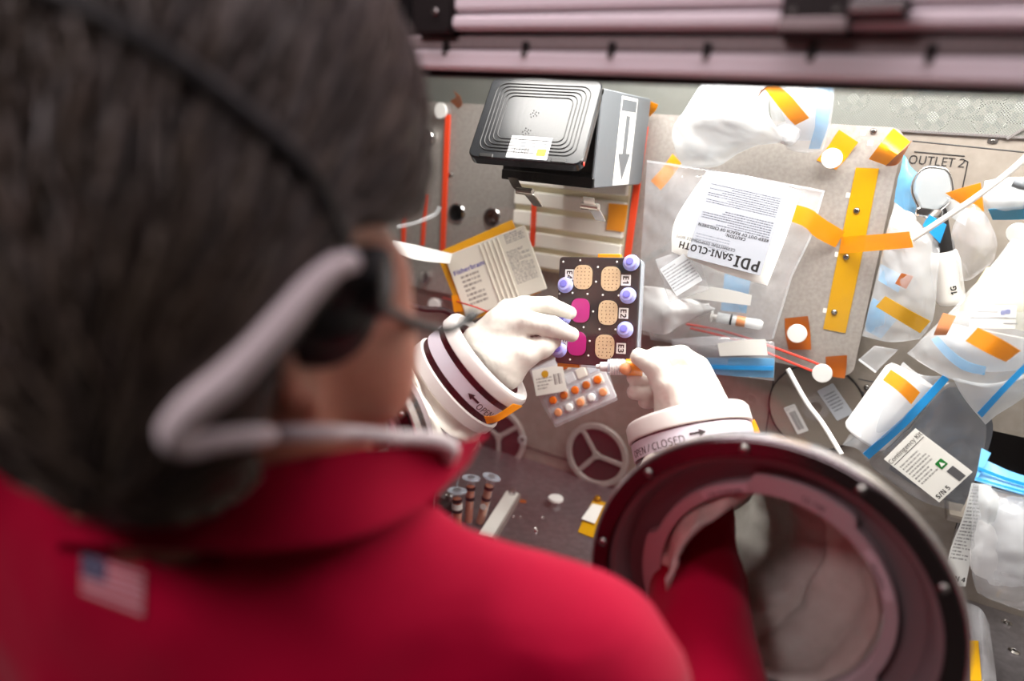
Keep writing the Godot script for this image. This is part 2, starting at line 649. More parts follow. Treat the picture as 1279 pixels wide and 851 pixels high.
func materials() -> void:
	var brushed := noise_tex(0.02, Color(0.60, 0.58, 0.56), Color(0.68, 0.66, 0.64), 3)
	var blotch := noise_tex(0.01, Color(0.54, 0.51, 0.475), Color(0.60, 0.57, 0.535), 5)
	var fine := noise_tex(0.25, Color(0.3, 0.3, 0.3), Color(0.7, 0.7, 0.7), 9)
	var soft := noise_tex(0.03, Color(0.25, 0.25, 0.25), Color(0.75, 0.75, 0.75), 11)
	tex.fine = fine
	tex.soft = soft
	grain(mat("panel_steel", Color(1, 1, 1), 0.40, 0.25), brushed, Vector3(14, 14, 14), 0.004, fine)
	grain(mat("wall_steel", Color(1, 1, 1), 0.36, 0.25), blotch, Vector3(9, 9, 9), 0.004, fine)
	grain(mat("upper_wall_steel", Color(1, 1, 1), 0.4, 0.3), brushed, Vector3(8, 8, 8), 0.003, fine)
	grain(mat("floor_steel", Color(1, 1, 1), 0.3, 0.65), noise_tex(0.015, Color(0.44, 0.42, 0.43), Color(0.52, 0.50, 0.51), 8), Vector3(9, 9, 9), 0.006, soft)
	mat("chrome", Color(0.82, 0.82, 0.82), 0.14, 1.0)
	mat("screw_steel", Color(0.62, 0.61, 0.6), 0.25, 1.0)
	mat("dark_hole", Color(0.012, 0.012, 0.014), 0.4)
	mat("black_plastic", Color(0.035, 0.036, 0.04), 0.45)
	mat("gloss_black", Color(0.02, 0.02, 0.024), 0.16)
	mat("black_rubber", Color(0.02, 0.02, 0.022), 0.6)
	mat("case_lid", Color(0.10, 0.11, 0.125), 0.24)
	mat("case_side", Color(0.40, 0.42, 0.44), 0.5)
	mat("white_plastic", Color(0.90, 0.90, 0.89), 0.4)
	mat("white_paper", Color(0.90, 0.90, 0.88), 0.6)
	mat("cream_board", Color(0.88, 0.86, 0.80), 0.6)
	mat("pad_cream", Color(0.84, 0.82, 0.66), 0.7)
	grain(mat("white_foam", Color(1, 1, 1), 0.85), noise_tex(0.2, Color(0.93, 0.92, 0.88), Color(0.98, 0.97, 0.94), 14), Vector3(12, 12, 12))
	mat("groove_foam", Color(0.92, 0.90, 0.78), 0.85)
	mat("strap_orange", Color(0.93, 0.27, 0.10), 0.5)
	mat("cord_red", Color(0.86, 0.22, 0.14), 0.5)
	mat("tape", Color(0.98, 0.62, 0.02), 0.3, 0.0, 0.86)
	mat("tape_gold", Color(0.80, 0.60, 0.0), 0.3, 0.0, 0.86)
	mat("tape_dark", Color(0.70, 0.36, 0.05), 0.3, 0.0, 0.85)
	mat("yellow_board", Color(0.92, 0.66, 0.03), 0.5)
	mat("ink", Color(0.05, 0.05, 0.055), 0.6)
	mat("grey_ink", Color(0.30, 0.30, 0.31), 0.6)
	mat("blue_ink", Color(0.20, 0.26, 0.62), 0.6)
	mat("clear_film", Color(0.96, 0.97, 1.0), 0.12, 0.0, 0.13)
	mat("milky_film", Color(0.92, 0.94, 0.96), 0.2, 0.0, 0.24)
	mat("frosted_film", Color(0.93, 0.95, 0.96), 0.3, 0.0, 0.52)
	mat("grey_film", Color(0.55, 0.57, 0.60), 0.18, 0.0, 0.22)
	mat("blue_film", Color(0.45, 0.76, 0.95), 0.3, 0.0, 0.55)
	mat("blue_zip", Color(0.13, 0.60, 0.88), 0.3, 0.0, 0.85)
	mat("deep_blue_zip", Color(0.10, 0.50, 0.66), 0.3, 0.0, 0.8)
	mat("window_glass", Color(1, 1, 1), 0.02, 0.0, 0.0)
	mat("clear_resin", Color(0.97, 0.98, 1.0), 0.05, 0.0, 0.12)
	mat("clip_resin", Color(0.62, 0.65, 0.67), 0.12, 0.0, 0.5)
	mat("disc_resin", Color(0.66, 0.62, 0.57), 0.3, 0.0, 0.45)
	mat("latch_steel", Color(0.76, 0.73, 0.69), 0.26, 0.9)
	mat("strip_grey", Color(0.84, 0.78, 0.81), 0.5)
	mat("tube_plastic", Color(0.86, 0.92, 0.98), 0.18, 0.0, 0.3)
	mat("tube_clear", Color(0.9, 0.95, 1.0), 0.1, 0.0, 0.08)
	mat("amber_fluid", Color(0.82, 0.40, 0.06), 0.15)
	mat("peach_fluid", Color(0.84, 0.56, 0.38), 0.3)
	grain(mat("wipe_cloth", Color(1, 1, 1), 0.9), noise_tex(0.15, Color(0.90, 0.91, 0.92), Color(0.97, 0.97, 0.97), 21), Vector3(14, 14, 14), 0.003, fine)
	grain(mat("glove_rubber", Color(1, 1, 1), 0.48), noise_tex(0.03, Color(0.80, 0.79, 0.755), Color(0.86, 0.85, 0.82), 23), Vector3(10, 10, 10), 0.03, soft)
	grain(mat("glove_sleeve", Color(1, 1, 1), 0.55), noise_tex(0.02, Color(0.82, 0.80, 0.76), Color(0.90, 0.88, 0.85), 25), Vector3(6, 6, 6), 0.05, soft)
	M.glove_sleeve.backlight_enabled = true
	M.glove_sleeve.backlight = Color(0.22, 0.19, 0.185)
	mat("cuff_white", Color(0.85, 0.835, 0.825), 0.35)
	mat("label_lilac", Color(0.83, 0.81, 0.86), 0.5)
	mat("cuff_dark", Color(0.09, 0.055, 0.06), 0.2)
	mat("ring_metal", Color(0.32, 0.30, 0.30), 0.2, 0.9)
	mat("ring_inner", Color(0.52, 0.47, 0.48), 0.5, 0.3)
	mat("ring_lock", Color(0.76, 0.70, 0.72), 0.6, 0.2)
	mat("rim_bright", Color(0.80, 0.79, 0.79), 0.25, 0.9)
	mat("plate_black", Color(0.15, 0.155, 0.165), 0.38)
	mat("cap_violet", Color(0.66, 0.68, 0.93), 0.3)
	mat("cap_core", Color(0.42, 0.42, 0.78), 0.35)
	M.cap_violet.subsurf_scatter_enabled = true
	M.cap_violet.subsurf_scatter_strength = 0.2
	grain(mat("frame_grey", Color(1, 1, 1), 0.5, 0.35), noise_tex(0.05, Color(0.58, 0.54, 0.54), Color(0.66, 0.61, 0.61), 31), Vector3(9, 9, 9))
	mat("frame_dark", Color(0.06, 0.05, 0.055), 0.35, 0.3)
	mat("bracket_grey", Color(0.16, 0.14, 0.14), 0.4, 0.5)
	grain(mat("pad_fabric", Color(1, 1, 1), 0.9), noise_tex(0.3, Color(0.88, 0.84, 0.86), Color(0.96, 0.93, 0.95), 33), Vector3(24, 24, 24), 0.004, fine)
	mat("cabin_wall", Color(0.62, 0.60, 0.58), 0.7)
	mat("roof_white", Color(0.82, 0.82, 0.80), 0.6)
	var lamp := mat("lamp_glow", Color(1, 1, 1), 0.5)
	lamp.emission_enabled = true
	lamp.emission = Color(1.0, 0.985, 0.96)
	lamp.emission_energy_multiplier = 2.0
	grain(mat("skin", Color(1, 1, 1), 0.5), noise_tex(0.04, Color(0.70, 0.45, 0.37), Color(0.82, 0.59, 0.50), 41), Vector3(14, 14, 14), 0.003, fine)
	M.skin.subsurf_scatter_enabled = true
	M.skin.subsurf_scatter_strength = 0.25
	grain(mat("shirt_red", Color(1, 1, 1), 0.85), noise_tex(0.3, Color(0.55, 0.0, 0.13), Color(0.65, 0.0, 0.20), 43), Vector3(10, 10, 10), 0.006, fine)
	M.shirt_red.metallic_specular = 0.15
	M.shirt_red.rim_enabled = true
	M.shirt_red.rim = 0.2
	M.shirt_red.rim_tint = 0.7
	grain(mat("hair_brown", Color(1, 1, 1), 0.6), noise_tex(0.05, Color(0.16, 0.125, 0.10), Color(0.30, 0.24, 0.20), 45), Vector3(8, 8, 8))
	var strand := mat("hair_strand", Color(1, 1, 1), 0.45)
	strand.vertex_color_use_as_albedo = true
	grain(mat("white_fabric", Color(1, 1, 1), 0.9), noise_tex(0.3, Color(0.80, 0.76, 0.77), Color(0.92, 0.89, 0.90), 47), Vector3(20, 20, 20), 0.006, fine)
	# perforated sheet: round holes on a staggered pitch
	var im := Image.create(64, 64, false, Image.FORMAT_RGBA8)
	for y in 64:
		for x in 64:
			var d := 99.0
			for c in [Vector2(0, 0), Vector2(64, 0), Vector2(0, 64), Vector2(64, 64), Vector2(32, 32)]:
				d = minf(d, Vector2(x + 0.5, y + 0.5).distance_to(c))
			im.set_pixel(x, y, Color(0.54, 0.55, 0.53, 0.0 if d < 14.5 else 1.0))
	var pf := mat("perforated_steel", Color(1, 1, 1), 0.45, 0.3)
	pf.albedo_texture = ImageTexture.create_from_image(im)
	pf.transparency = BaseMaterial3D.TRANSPARENCY_ALPHA_SCISSOR
	pf.alpha_scissor_threshold = 0.5
	pf.uv1_triplanar = true
	pf.uv1_scale = Vector3(330, 330, 330)
	# dark woven mesh behind the fan guards
	var wv := Image.create(32, 32, false, Image.FORMAT_RGB8)
	for y in 32:
		for x in 32:
			wv.set_pixel(x, y, Color(0.17, 0.14, 0.15) if (x % 8 < 2 or y % 8 < 2) else Color(0.09, 0.07, 0.075))
	var wm := mat("filter_mesh", Color(1, 1, 1), 0.8)
	wm.albedo_texture = ImageTexture.create_from_image(wv)
	wm.uv1_triplanar = true
	wm.uv1_scale = Vector3(120, 120, 120)
	# granular wells: tan sponge with dark pits, and magenta gel
	grain(mat("well_tan", Color(1, 1, 1), 0.8), noise_tex(0.12, Color(0.62, 0.48, 0.32), Color(1.0, 0.93, 0.80), 51), Vector3(90, 90, 90), 0.001, fine)
	grain(mat("well_pink", Color(1, 1, 1), 0.3), noise_tex(0.1, Color(0.64, 0.10, 0.43), Color(0.82, 0.24, 0.58), 53), Vector3(70, 70, 70), 0.006, soft)
	mat("pit_brown", Color(0.36, 0.24, 0.16), 0.8)


func box_at(called: String, lo: Vector3, hi: Vector3, m: Material, label := "") -> MeshInstance3D:
	var b := BoxMesh.new()
	b.size = hi - lo
	return struct(called, b, m, Transform3D(Basis(), (lo + hi) / 2), label)


func room() -> void:
	# ---- the work volume of the glovebox
	box_at("wall_back", Vector3(-1.02, -0.03, -0.10), Vector3(0.098, 0.5575, 0.0), M.wall_steel, "brown-grey steel rear wall of the glovebox behind the taped panel")
	box_at("wall_back_end", Vector3(0.26, -0.03, -0.10), Vector3(0.42, 0.5575, 0.0), M.wall_steel, "steel rear wall past the open bay behind the zipped bag")
	box_at("wall_back_sill", Vector3(0.098, -0.03, -0.10), Vector3(0.26, 0.045, 0.0), M.wall_steel, "steel rear wall under the open bay")
	box_at("wall_back_head", Vector3(0.098, 0.225, -0.10), Vector3(0.26, 0.5575, 0.0), M.wall_steel, "steel rear wall over the open bay")
	var sh := Mesher.new()
	for q in [[Vector3(0.098, 0.045, -0.34), Vector3(0.098, 0.225, -0.34), Vector3(0.26, 0.225, -0.34), Vector3(0.26, 0.045, -0.34)], [Vector3(0.098, 0.045, -0.34), Vector3(0.098, 0.045, -0.10), Vector3(0.098, 0.225, -0.10), Vector3(0.098, 0.225, -0.34)], [Vector3(0.26, 0.045, -0.34), Vector3(0.26, 0.225, -0.34), Vector3(0.26, 0.225, -0.10), Vector3(0.26, 0.045, -0.10)], [Vector3(0.098, 0.045, -0.34), Vector3(0.26, 0.045, -0.34), Vector3(0.26, 0.045, -0.10), Vector3(0.098, 0.045, -0.10)], [Vector3(0.098, 0.225, -0.34), Vector3(0.098, 0.225, -0.10), Vector3(0.26, 0.225, -0.10), Vector3(0.26, 0.225, -0.34)]]:
		sh.quad(q[0], q[1], q[2], q[3])
	struct("wall_bay", sh.mesh(), M.black_plastic, Transform3D(), "deep open bay in the steel rear wall behind the zipped bag")
	box_at("wall_back_upper", Vector3(-1.02, 0.636, -0.10), Vector3(0.42, 0.80, 0.0), M.upper_wall_steel, "steel rear wall of the glovebox above the fan strip")
	box_at("wall_recess", Vector3(-1.02, 0.5575, -0.10), Vector3(0.42, 0.636, -0.06), M.upper_wall_steel, "recess behind the perforated fan strip")
	box_at("floor", Vector3(-1.02, -0.03, 0.0), Vector3(0.42, 0.0, 0.52), M.floor_steel, "dark polished steel floor of the glovebox")
	box_at("wall_left", Vector3(-1.05, -0.03, -0.10), Vector3(-1.02, 0.82, 0.52), M.upper_wall_steel, "steel end wall of the glovebox behind the head")
	box_at("wall_right", Vector3(0.42, -0.03, -0.10), Vector3(0.45, 0.82, 0.52), M.upper_wall_steel, "steel end wall of the glovebox past the bags")
	box_at("ceiling", Vector3(-1.05, 0.80, -0.10), Vector3(0.45, 0.83, 0.52), M.roof_white, "white roof of the glovebox work volume")
	# ---- the front: window with two round ports, lintel above it
	window()
	box_at("wall_front_lintel", Vector3(-1.05, 0.622, 0.478), Vector3(0.45, 0.86, 0.50), M.frame_grey, "grey rack face above the padded window frame")
	box_at("wall_front_apron", Vector3(-1.05, -0.30, 0.478), Vector3(0.45, -0.03, 0.50), M.frame_grey, "grey rack face below the glovebox window")
	# ---- the cabin the rack stands in
	box_at("wall_rack_left", Vector3(-2.0, -1.0, 0.44), Vector3(-1.05, 1.2, 0.5), M.cabin_wall, "pale rack front beside the glovebox behind the head")
	box_at("wall_rack_right", Vector3(0.45, -1.0, 0.44), Vector3(2.0, 1.2, 0.5), M.cabin_wall, "pale rack front beside the glovebox past the bags")
	box_at("wall_rack_top", Vector3(-1.05, 0.86, 0.44), Vector3(0.45, 1.2, 0.5), M.cabin_wall, "pale rack front above the glovebox")
	box_at("wall_rack_bottom", Vector3(-1.05, -1.0, 0.44), Vector3(0.45, -0.30, 0.5), M.cabin_wall, "pale rack front below the glovebox")
	box_at("wall_cabin_left", Vector3(-2.06, -1.0, 0.44), Vector3(-2.0, 1.2, 2.66), M.cabin_wall, "cabin side wall behind the head")
	box_at("wall_cabin_right", Vector3(2.0, -1.0, 0.44), Vector3(2.06, 1.2, 2.66), M.cabin_wall, "cabin side wall past the bags")
	box_at("wall_cabin_rear", Vector3(-2.06, -1.0, 2.6), Vector3(2.06, 1.2, 2.66), M.cabin_wall, "cabin wall facing the glovebox")
	box_at("ceiling_cabin", Vector3(-2.06, 1.2, 0.44), Vector3(2.06, 1.26, 2.66), M.cabin_wall, "pale cabin ceiling carrying the lamps")
	box_at("floor_cabin", Vector3(-2.06, -1.06, 0.44), Vector3(2.06, -1.0, 2.66), M.cabin_wall, "cabin floor below the rack")
	# lamp fittings
	for l in [[Vector3(-0.08, 0.80, 0.26), Vector2(0.88, 0.26), "long white lamp under the glovebox roof", "work_lamp"], [Vector3(-0.10, 0.92, 0.60), Vector2(0.94, 0.10), "long slim lamp over the padded window frame", "rack_lamp"], [Vector3(-0.55, 1.2, 1.45), Vector2(0.66, 0.36), "cabin ceiling lamp above the head", "cabin_lamp"]]:
		var deep := 0.018 if l[3] == "work_lamp" else 0.05
		var t := thing(l[3], l[2], "lamp", xf(l[0], Vector3(90, 0, 0)), "")
		part("housing", slab(l[1].x, l[1].y, deep, 0.02, 0.003), M.white_plastic, t)
		if l[3] == "rack_lamp":
			part("wall_arm", slab(0.9, 0.05, 0.11, 0.004, 0.002), M.white_plastic, t, xf(Vector3(0, -0.05, -0.02), Vector3(90, 0, 0)))
		part("glowing_panel", slab(l[1].x - 0.04, l[1].y - 0.04, 0.003, 0.01, 0.001), M.lamp_glow, t, xf(Vector3(0, 0, deep)))
	# ---- padded window frame across the top
	var fr := Node3D.new()
	fr.name = "trim_1"
	add_child(fr)
	tag(fr, "padded mauve and grey frame rails above the glovebox window", "", "", "structure")
	var lo := -1.0
	var hi := 0.44
	var bars := [["dark_rail", 0.5625, 0.5672, 0.012, 0.0015, M.frame_dark, lo, hi], ["lower_pad", 0.5674, 0.5815, 0.017, 0.0026, M.pad_fabric, lo, hi], ["metal_rail", 0.5816, 0.5915, 0.015, 0.002, M.frame_grey, lo, hi], ["middle_pad", 0.5945, 0.6045, 0.022, 0.0026, M.pad_fabric, Vector3(-0.3329, 0.5977, 0.5000).x, hi], ["upper_pad", 0.6062, 0.6205, 0.022, 0.0026, M.pad_fabric, Vector3(-0.3308, 0.6098, 0.5000).x, hi], ["rear_plate", 0.5625, 0.6225, 0.004, 0.001, M.frame_dark, lo, hi]]
	for b in bars:
		part(b[0], slab(b[7] - b[6], b[2] - b[1], b[3], b[4] * 1.6, b[4]), b[5], fr, xf(Vector3((b[6] + b[7]) / 2, (b[1] + b[2]) / 2, 0.4985)))
	for px in [Vector3(-0.3397, 0.5812, 0.5150), Vector3(-0.2715, 0.5808, 0.5150), Vector3(-0.2059, 0.5810, 0.5150), Vector3(-0.1423, 0.5808, 0.5150), Vector3(-0.0812, 0.5798, 0.5150), Vector3(-0.0204, 0.5779, 0.5150)]:
		var c := part("clip", slab(0.005, 0.011, 0.003, 0.0012, 0.0005), M.bracket_grey, fr, xf(Vector3(px.x, 0.5818, 0.5125)))
		part("screw", turned([[0, 0.0018], [0.0016, 0.0018], [0.0023, 0.0008], [0.0024, 0]].map(func(q): return q), 14), M.screw_steel, c, xf(Vector3(0, -0.003, 0.003), Vector3(90, 0, 0)))
	# brackets
	var b1 := part("end_bracket", slab(0.036, 0.030, 0.018, 0.004, 0.002), M.bracket_grey, fr, xf(Vector3(-0.3482, 0.6059, 0.5050)))
	part("screw", turned([[0, 0.002], [0.0022, 0.002], [0.003, 0.001], [0.003, 0]], 14), M.screw_steel, b1, xf(Vector3(0.004, 0.0, 0.018), Vector3(90, 0, 0)))
	var b2 := part("hinge_bracket", slab(0.037, 0.030, 0.016, 0.002, 0.0015), M.bracket_grey, fr, xf(Vector3(-0.0810, 0.6040, 0.5100)))
	part("foot_flange", slab(0.037, 0.007, 0.019, 0.001, 0.001), M.frame_grey, b2, xf(Vector3(0, -0.0085, 0)))
	for x in [-0.0115, 0.0115]:
		part("screw", turned([[0, 0.002], [0.0018, 0.002], [0.0024, 0.001], [0.0024, 0]], 14), M.screw_steel, b2, xf(Vector3(x, -0.0015, 0.016), Vector3(90, 0, 0)))
	var b3 := part("latch_bar", slab(0.030, 0.011, 0.024, 0.002, 0.001), M.bracket_grey, fr, xf(Vector3(-0.0491, 0.6028, 0.5100)))
	part("latch_face", slab(0.026, 0.006, 0.003, 0.001, 0.0008), M.rim_bright, b3, xf(Vector3(0, 0.0, 0.024)))


func window() -> void:
	var ports_at := [Vector2(-0.4875, 0.21), Vector2(-0.0555, 0.2085)]
	var rr := 0.122
	var s := 0.14
	var m := Mesher.new()
	var z := 0.490
	for z2 in [z, z - 0.006]:
		var q := func(x0: float, y0: float, x1: float, y1: float) -> void:
			m.quad(Vector3(x0, y1, z2), Vector3(x1, y1, z2), Vector3(x1, y0, z2), Vector3(x0, y0, z2))
		q.call(-1.02, 0.35, 0.42, 0.565)
		q.call(-1.02, -0.03, 0.42, 0.07)
		q.call(-1.02, 0.07, -0.6275, 0.35)
		q.call(-0.3475, 0.07, -0.1955, 0.35)
		q.call(0.0845, 0.07, 0.42, 0.35)
		for c in ports_at:
			var n := 64
			for i in n:
				var e := []
				for k in 2:
					var a: float = TAU * (i + k) / n
					var d := Vector2(cos(a), sin(a))
					var o: Vector2 = d * s / maxf(absf(d.x), absf(d.y))
					e.append([Vector3(c.x + d.x * rr, c.y + d.y * rr, z2), Vector3(clampf(c.x + o.x, c.x - s, c.x + s), clampf(c.y + o.y, 0.07, 0.35), z2)])
				m.quad(e[0][0], e[0][1], e[1][1], e[1][0])
	struct("window_1", m.mesh(), M.window_glass, Transform3D(), "clear glovebox window with two round openings for the ports")


func stud(at: Vector3, r: float, out: Vector3, label: String) -> Node3D:
	var t := thing("round_stud", label, "stud", aim(at, out), "round white studs")
	part("stem", turned([[0.0, 0.0], [r * 0.75, 0.0], [r * 0.7, 0.002], [r * 0.35, 0.003], [r * 0.35, 0.012], [0.0, 0.012]], 20), M.clear_resin, t)
	part("cap", turned([[0, 0.012], [r * 0.93, 0.012], [r, 0.0127], [r, 0.0155], [r * 0.94, 0.0164], [0, 0.0166]], 32), M.white_plastic, t)
	return t


func tape(rows: Array, m: Material, label: String, t := 0.0003, crump := 0.0004) -> MeshInstance3D:
	return single("tape_strip", sheet(rows, 8, 10, t, crump, 60.0, used.get("tape_strip", 0) + 3, 40.0), m, label, "tape", Transform3D(), "")


func strap(a: Vector3, b: Vector3, w: float, label: String) -> void:
	var d := b - a
	var m := Mesher.new()
	prism(m, rounded(w, d.length(), 0.0006), 0.0022, 0.0006)
	var y := d.normalized()
	var x := Vector3(1, 0, 0)
	x = (x - y * x.dot(y)).normalized()
	single("elastic_strap", m.mesh(), M.strap_orange, label, "strap", Transform3D(Basis(x, y, x.cross(y)), (a + b) / 2), "orange straps on the panel")


func screw_head(parent: Node3D, at: Vector3, r: float, called := "screw") -> void:
	part(called, turned([[0, r * 0.7], [r * 0.35, r * 0.7], [r * 0.4, r * 0.45], [r * 0.5, r * 0.75], [r * 0.8, r * 0.6], [r, r * 0.2], [r, 0]].map(func(q): return [q[0], q[1]]), 16), M.screw_steel, parent, Transform3D(Basis(Vector3(1, 0, 0), Vector3(0, 0, 1), Vector3(0, -1, 0)), at))


func wall_fittings() -> void:
	# ---- fan strip
	var strip := thing("fan_guard", "perforated steel strip guarding a row of small fans across the top of the rear wall", "vent", xf(Vector3(-0.3, 0.5968, 0.0)))
	part("perforated_sheet", slab(1.42, 0.074, 0.0012, 0.004, 0.0002), M.perforated_steel, strip)
	part("lower_rail", slab(1.43, 0.0035, 0.004, 0.001, 0.0008), M.rim_bright, strip, xf(Vector3(0, -0.0385, 0)))
	part("upper_rail", slab(1.43, 0.004, 0.005, 0.001, 0.0008), M.rim_bright, strip, xf(Vector3(0, 0.0385, 0)))
	part("corner_clip", slab(0.022, 0.0035, 0.004, 0.001, 0.0008), M.rim_bright, strip, xf(Vector3(0.0565, 0.5628, 0.0020) - Vector3(-0.3, 0.5968, 0), Vector3(0, 0, 42)))
	var fans := [[Vector3(-0.1152, 0.5926, -0.0120), "first fan of the perforated strip beside the pale blue bag"], [Vector3(-0.0567, 0.5913, -0.0120), "fan in the upper row above the end of the taped panel"], [Vector3(-0.0272, 0.5758, -0.0120), "lower fan above the OUTLET lettering"], [Vector3(0.0006, 0.5920, -0.0120), "upper fan above the bracket line of the outlet"], [Vector3(0.0294, 0.5770, -0.0120), "lower fan nearest the small screw under the strip"], [Vector3(0.0549, 0.5902, -0.0120), "fan behind the strip by its angled corner clip"]]
	for f in fans:
		var t := thing("cooling_fan", f[1], "fan", aim(f[0] + Vector3(0, 0, -0.006), Vector3(0, 0, 1)), "fans behind the perforated strip")
		part("shroud", turned([[0.0155, 0.0], [0.0185, 0.0], [0.0185, 0.011], [0.0170, 0.012], [0.0155, 0.011], [0.0155, 0.0]], 28), M.rim_bright, t)
		part("hub", turned([[0, 0.0], [0.006, 0.0], [0.006, 0.008], [0.005, 0.009], [0, 0.0092]], 20), M.white_plastic, t)
		for k in 5:
			part("blade", slab(0.0095, 0.007, 0.0008, 0.002, 0.0002), M.case_side, t, Transform3D(Basis(Vector3.UP, TAU * k / 5) * Basis(Vector3(1, 0, 0), -1.0), Basis(Vector3.UP, TAU * k / 5) * Vector3(0.0105, 0.004, 0)))
	# ---- the big equipment panel, standing off the wall
	var panel := thing("mounting_panel", "wide grey steel panel with tape and studs, standing off the rear wall", "panel", xf(Vector3(-0.475, 0.411, 0.026)))
	var sheet_cut := CSGPolygon3D.new()
	sheet_cut.name = "sheet"
	sheet_cut.polygon = rounded(0.85, 0.299, 0.014, 6)
	sheet_cut.depth = 0.004
	sheet_cut.position = Vector3(0, 0, 0.004)
	sheet_cut.material = M.panel_steel
	panel.add_child(sheet_cut)
	for q in [Vector3(-0.6560, 0.3947, 0.0280), Vector3(-0.5898, 0.3950, 0.0280)]:
		var hole := CSGCylinder3D.new()
		hole.name = "bored_hole"
		hole.radius = 0.0126
		hole.height = 0.02
		hole.sides = 40
		hole.operation = CSGShape3D.OPERATION_SUBTRACTION
		hole.material = M.panel_steel
		hole.transform = Transform3D(Basis(Vector3(1, 0, 0), PI / 2), q - Vector3(-0.475, 0.411, 0.030))
		sheet_cut.add_child(hole, true)
	for q in [Vector3(-0.0822, 0.5550, 0.0300), Vector3(-0.0829, 0.4645, 0.0310), Vector3(-0.0840, 0.4088, 0.0310), Vector3(-0.0849, 0.3398, 0.0310), Vector3(-0.7459, 0.4780, 0.0300), Vector3(-0.6703, 0.4532, 0.0300)]:
		screw_head(panel, q - Vector3(-0.475, 0.411, 0.026), 0.0038)
	for q in [Vector3(-0.0927, 0.5525, 0.0302), Vector3(-0.0830, 0.5415, 0.0302), Vector3(-0.0949, 0.4810, 0.0302), Vector3(-0.0943, 0.4101, 0.0302), Vector3(-0.0952, 0.3397, 0.0302)]:
		part("index_mark", slab(0.0058, 0.0058, 0.0003, 0.0004, 0.0001), M.white_paper, panel, xf(q - Vector3(-0.475, 0.411, 0.026)))
	# round openings in the panel
	for q in [[Vector3(-0.6545, 0.3950, 0.0301), true], [Vector3(-0.5885, 0.3953, 0.0301), false]]:
		var c := part("round_port", turned([[0.0125, 0.0], [0.0155, 0.0], [0.0155, 0.0022], [0.0145, 0.0032], [0.0128, 0.0032], [0.0125, 0.0022], [0.0125, 0.0]], 32), M.chrome, panel, Transform3D(Basis(Vector3(1, 0, 0), Vector3(0, 0, 1), Vector3(0, -1, 0)), q[0] - Vector3(-0.475, 0.411, 0.026)))
		part("cup", turned([[0.0128, 0.0], [0.0128, -0.022], [0, -0.022]], 28), M.black_plastic, c)
		if q[1]:
			var pl := PackedVector2Array()
			for i in 13:
				pl.append(Vector2(cos(-1.2 + 2.4 * i / 12.0), sin(-1.2 + 2.4 * i / 12.0)) * 0.0118)
			var pm := Mesher.new()
			prism(pm, pl, 0.0005)
			part("yellow_patch", pm.mesh(), M.yellow_board, c, Transform3D(Basis(Vector3(1, 0, 0), Vector3(0, 0, -1), Vector3(0, 1, 0)), Vector3(0, -0.008, 0)))
		else:
			part("lens", turned([[0, -0.003], [0.003, -0.0032], [0.0045, -0.0045], [0.0085, -0.006], [0.0100, -0.005], [0.0125, -0.0055]], 28), M.gloss_black, c)
	part("knob", turned([[0, 0], [0.0125, 0.0], [0.0135, 0.002], [0.013, 0.010], [0.011, 0.012], [0.005, 0.0125], [0, 0.0118]], 28), M.chrome, panel, Transform3D(Basis(Vector3(1, 0, 0), Vector3(0, 0, 1), Vector3(0, -1, 0)), Vector3(-0.7136, 0.5063, 0.0300) - Vector3(-0.475, 0.411, 0.026)))
	part("knob", turned([[0, 0], [0.009, 0.0], [0.010, 0.002], [0.0095, 0.008], [0.004, 0.010], [0, 0.0095]], 28), M.chrome, panel, Transform3D(Basis(Vector3(1, 0, 0), Vector3(0, 0, 1), Vector3(0, -1, 0)), Vector3(-0.7096, 0.2825, 0.0300) - Vector3(-0.475, 0.411, 0.026)))
	# ---- white ribbed board behind the case
	var board := thing("ribbed_board", "white ribbed foam board strapped to the panel below the black case", "board", xf(Vector3(-0.4564, 0.4019, 0.0310)))
	part("backing", slab(0.178, 0.150, 0.006, 0.001, 0.0005), M.groove_foam, board, xf(Vector3(0, 0.002, 0)))
	for k in 5:
		part("slat", slab(0.176, 0.0205, 0.009, 0.002, 0.0012), M.white_foam, board, xf(Vector3(0.0003 * k, 0.060 - 0.0292 * k, 0.005)))
	# ---- straps
	strap(Vector3(-0.7587, 0.5107, 0.0340), Vector3(-0.7589, 0.3297, 0.0340), 0.0085, "orange strap closest to the face, two straps away from the black case")
	strap(Vector3(-0.6772, 0.5430, 0.0360), Vector3(-0.6764, 0.3284, 0.0360), 0.0100, "long orange strap hanging from the white stud beside the black case lid")
	strap(Vector3(-0.7167, 0.4174, 0.0330), Vector3(-0.7195, 0.3338, 0.0330), 0.0075, "short thin orange strap between the two long ones near the face")
	strap(Vector3(-0.5077, 0.4317, 0.0490), Vector3(-0.5057, 0.3640, 0.0490), 0.0085, "orange strap over the ribbed board under the chrome latch")
	strap(Vector3(-0.3529, 0.5438, 0.0470), Vector3(-0.3562, 0.3692, 0.0470), 0.0100, "orange strap along the edge of the ribbed board behind the arrow side of the case")
	# ---- studs
	stud(Vector3(-0.6840, 0.5476, 0.0310), 0.0118, Vector3(0, 0, 1), "white stud at the head of the long orange strap")
	stud(Vector3(-0.3636, 0.5622, 0.0310), 0.0105, Vector3(0, 0, 1), "white stud half hidden behind the arrow side of the case")
	stud(Vector3(-0.6829, 0.2423, 0.0310), 0.0112, Vector3(0.15, 0, 1), "white stud low on the panel beside the yellow backed card")
	stud(Vector3(-0.1191, 0.5216, 0.0310), 0.0118, Vector3(0, 0, 1), "white stud on orange tape near the rounded corner of the panel")
	stud(Vector3(-0.1209, 0.3078, 0.0310), 0.0118, Vector3(0, 0, 1), "white stud with brown tape, alone on bare panel below the wipes bag")
	stud(Vector3(-0.0833, 0.2639, 0.0310), 0.0118, Vector3(0, 0, 1), "white stud at the bottom edge of the panel holding the red cords")
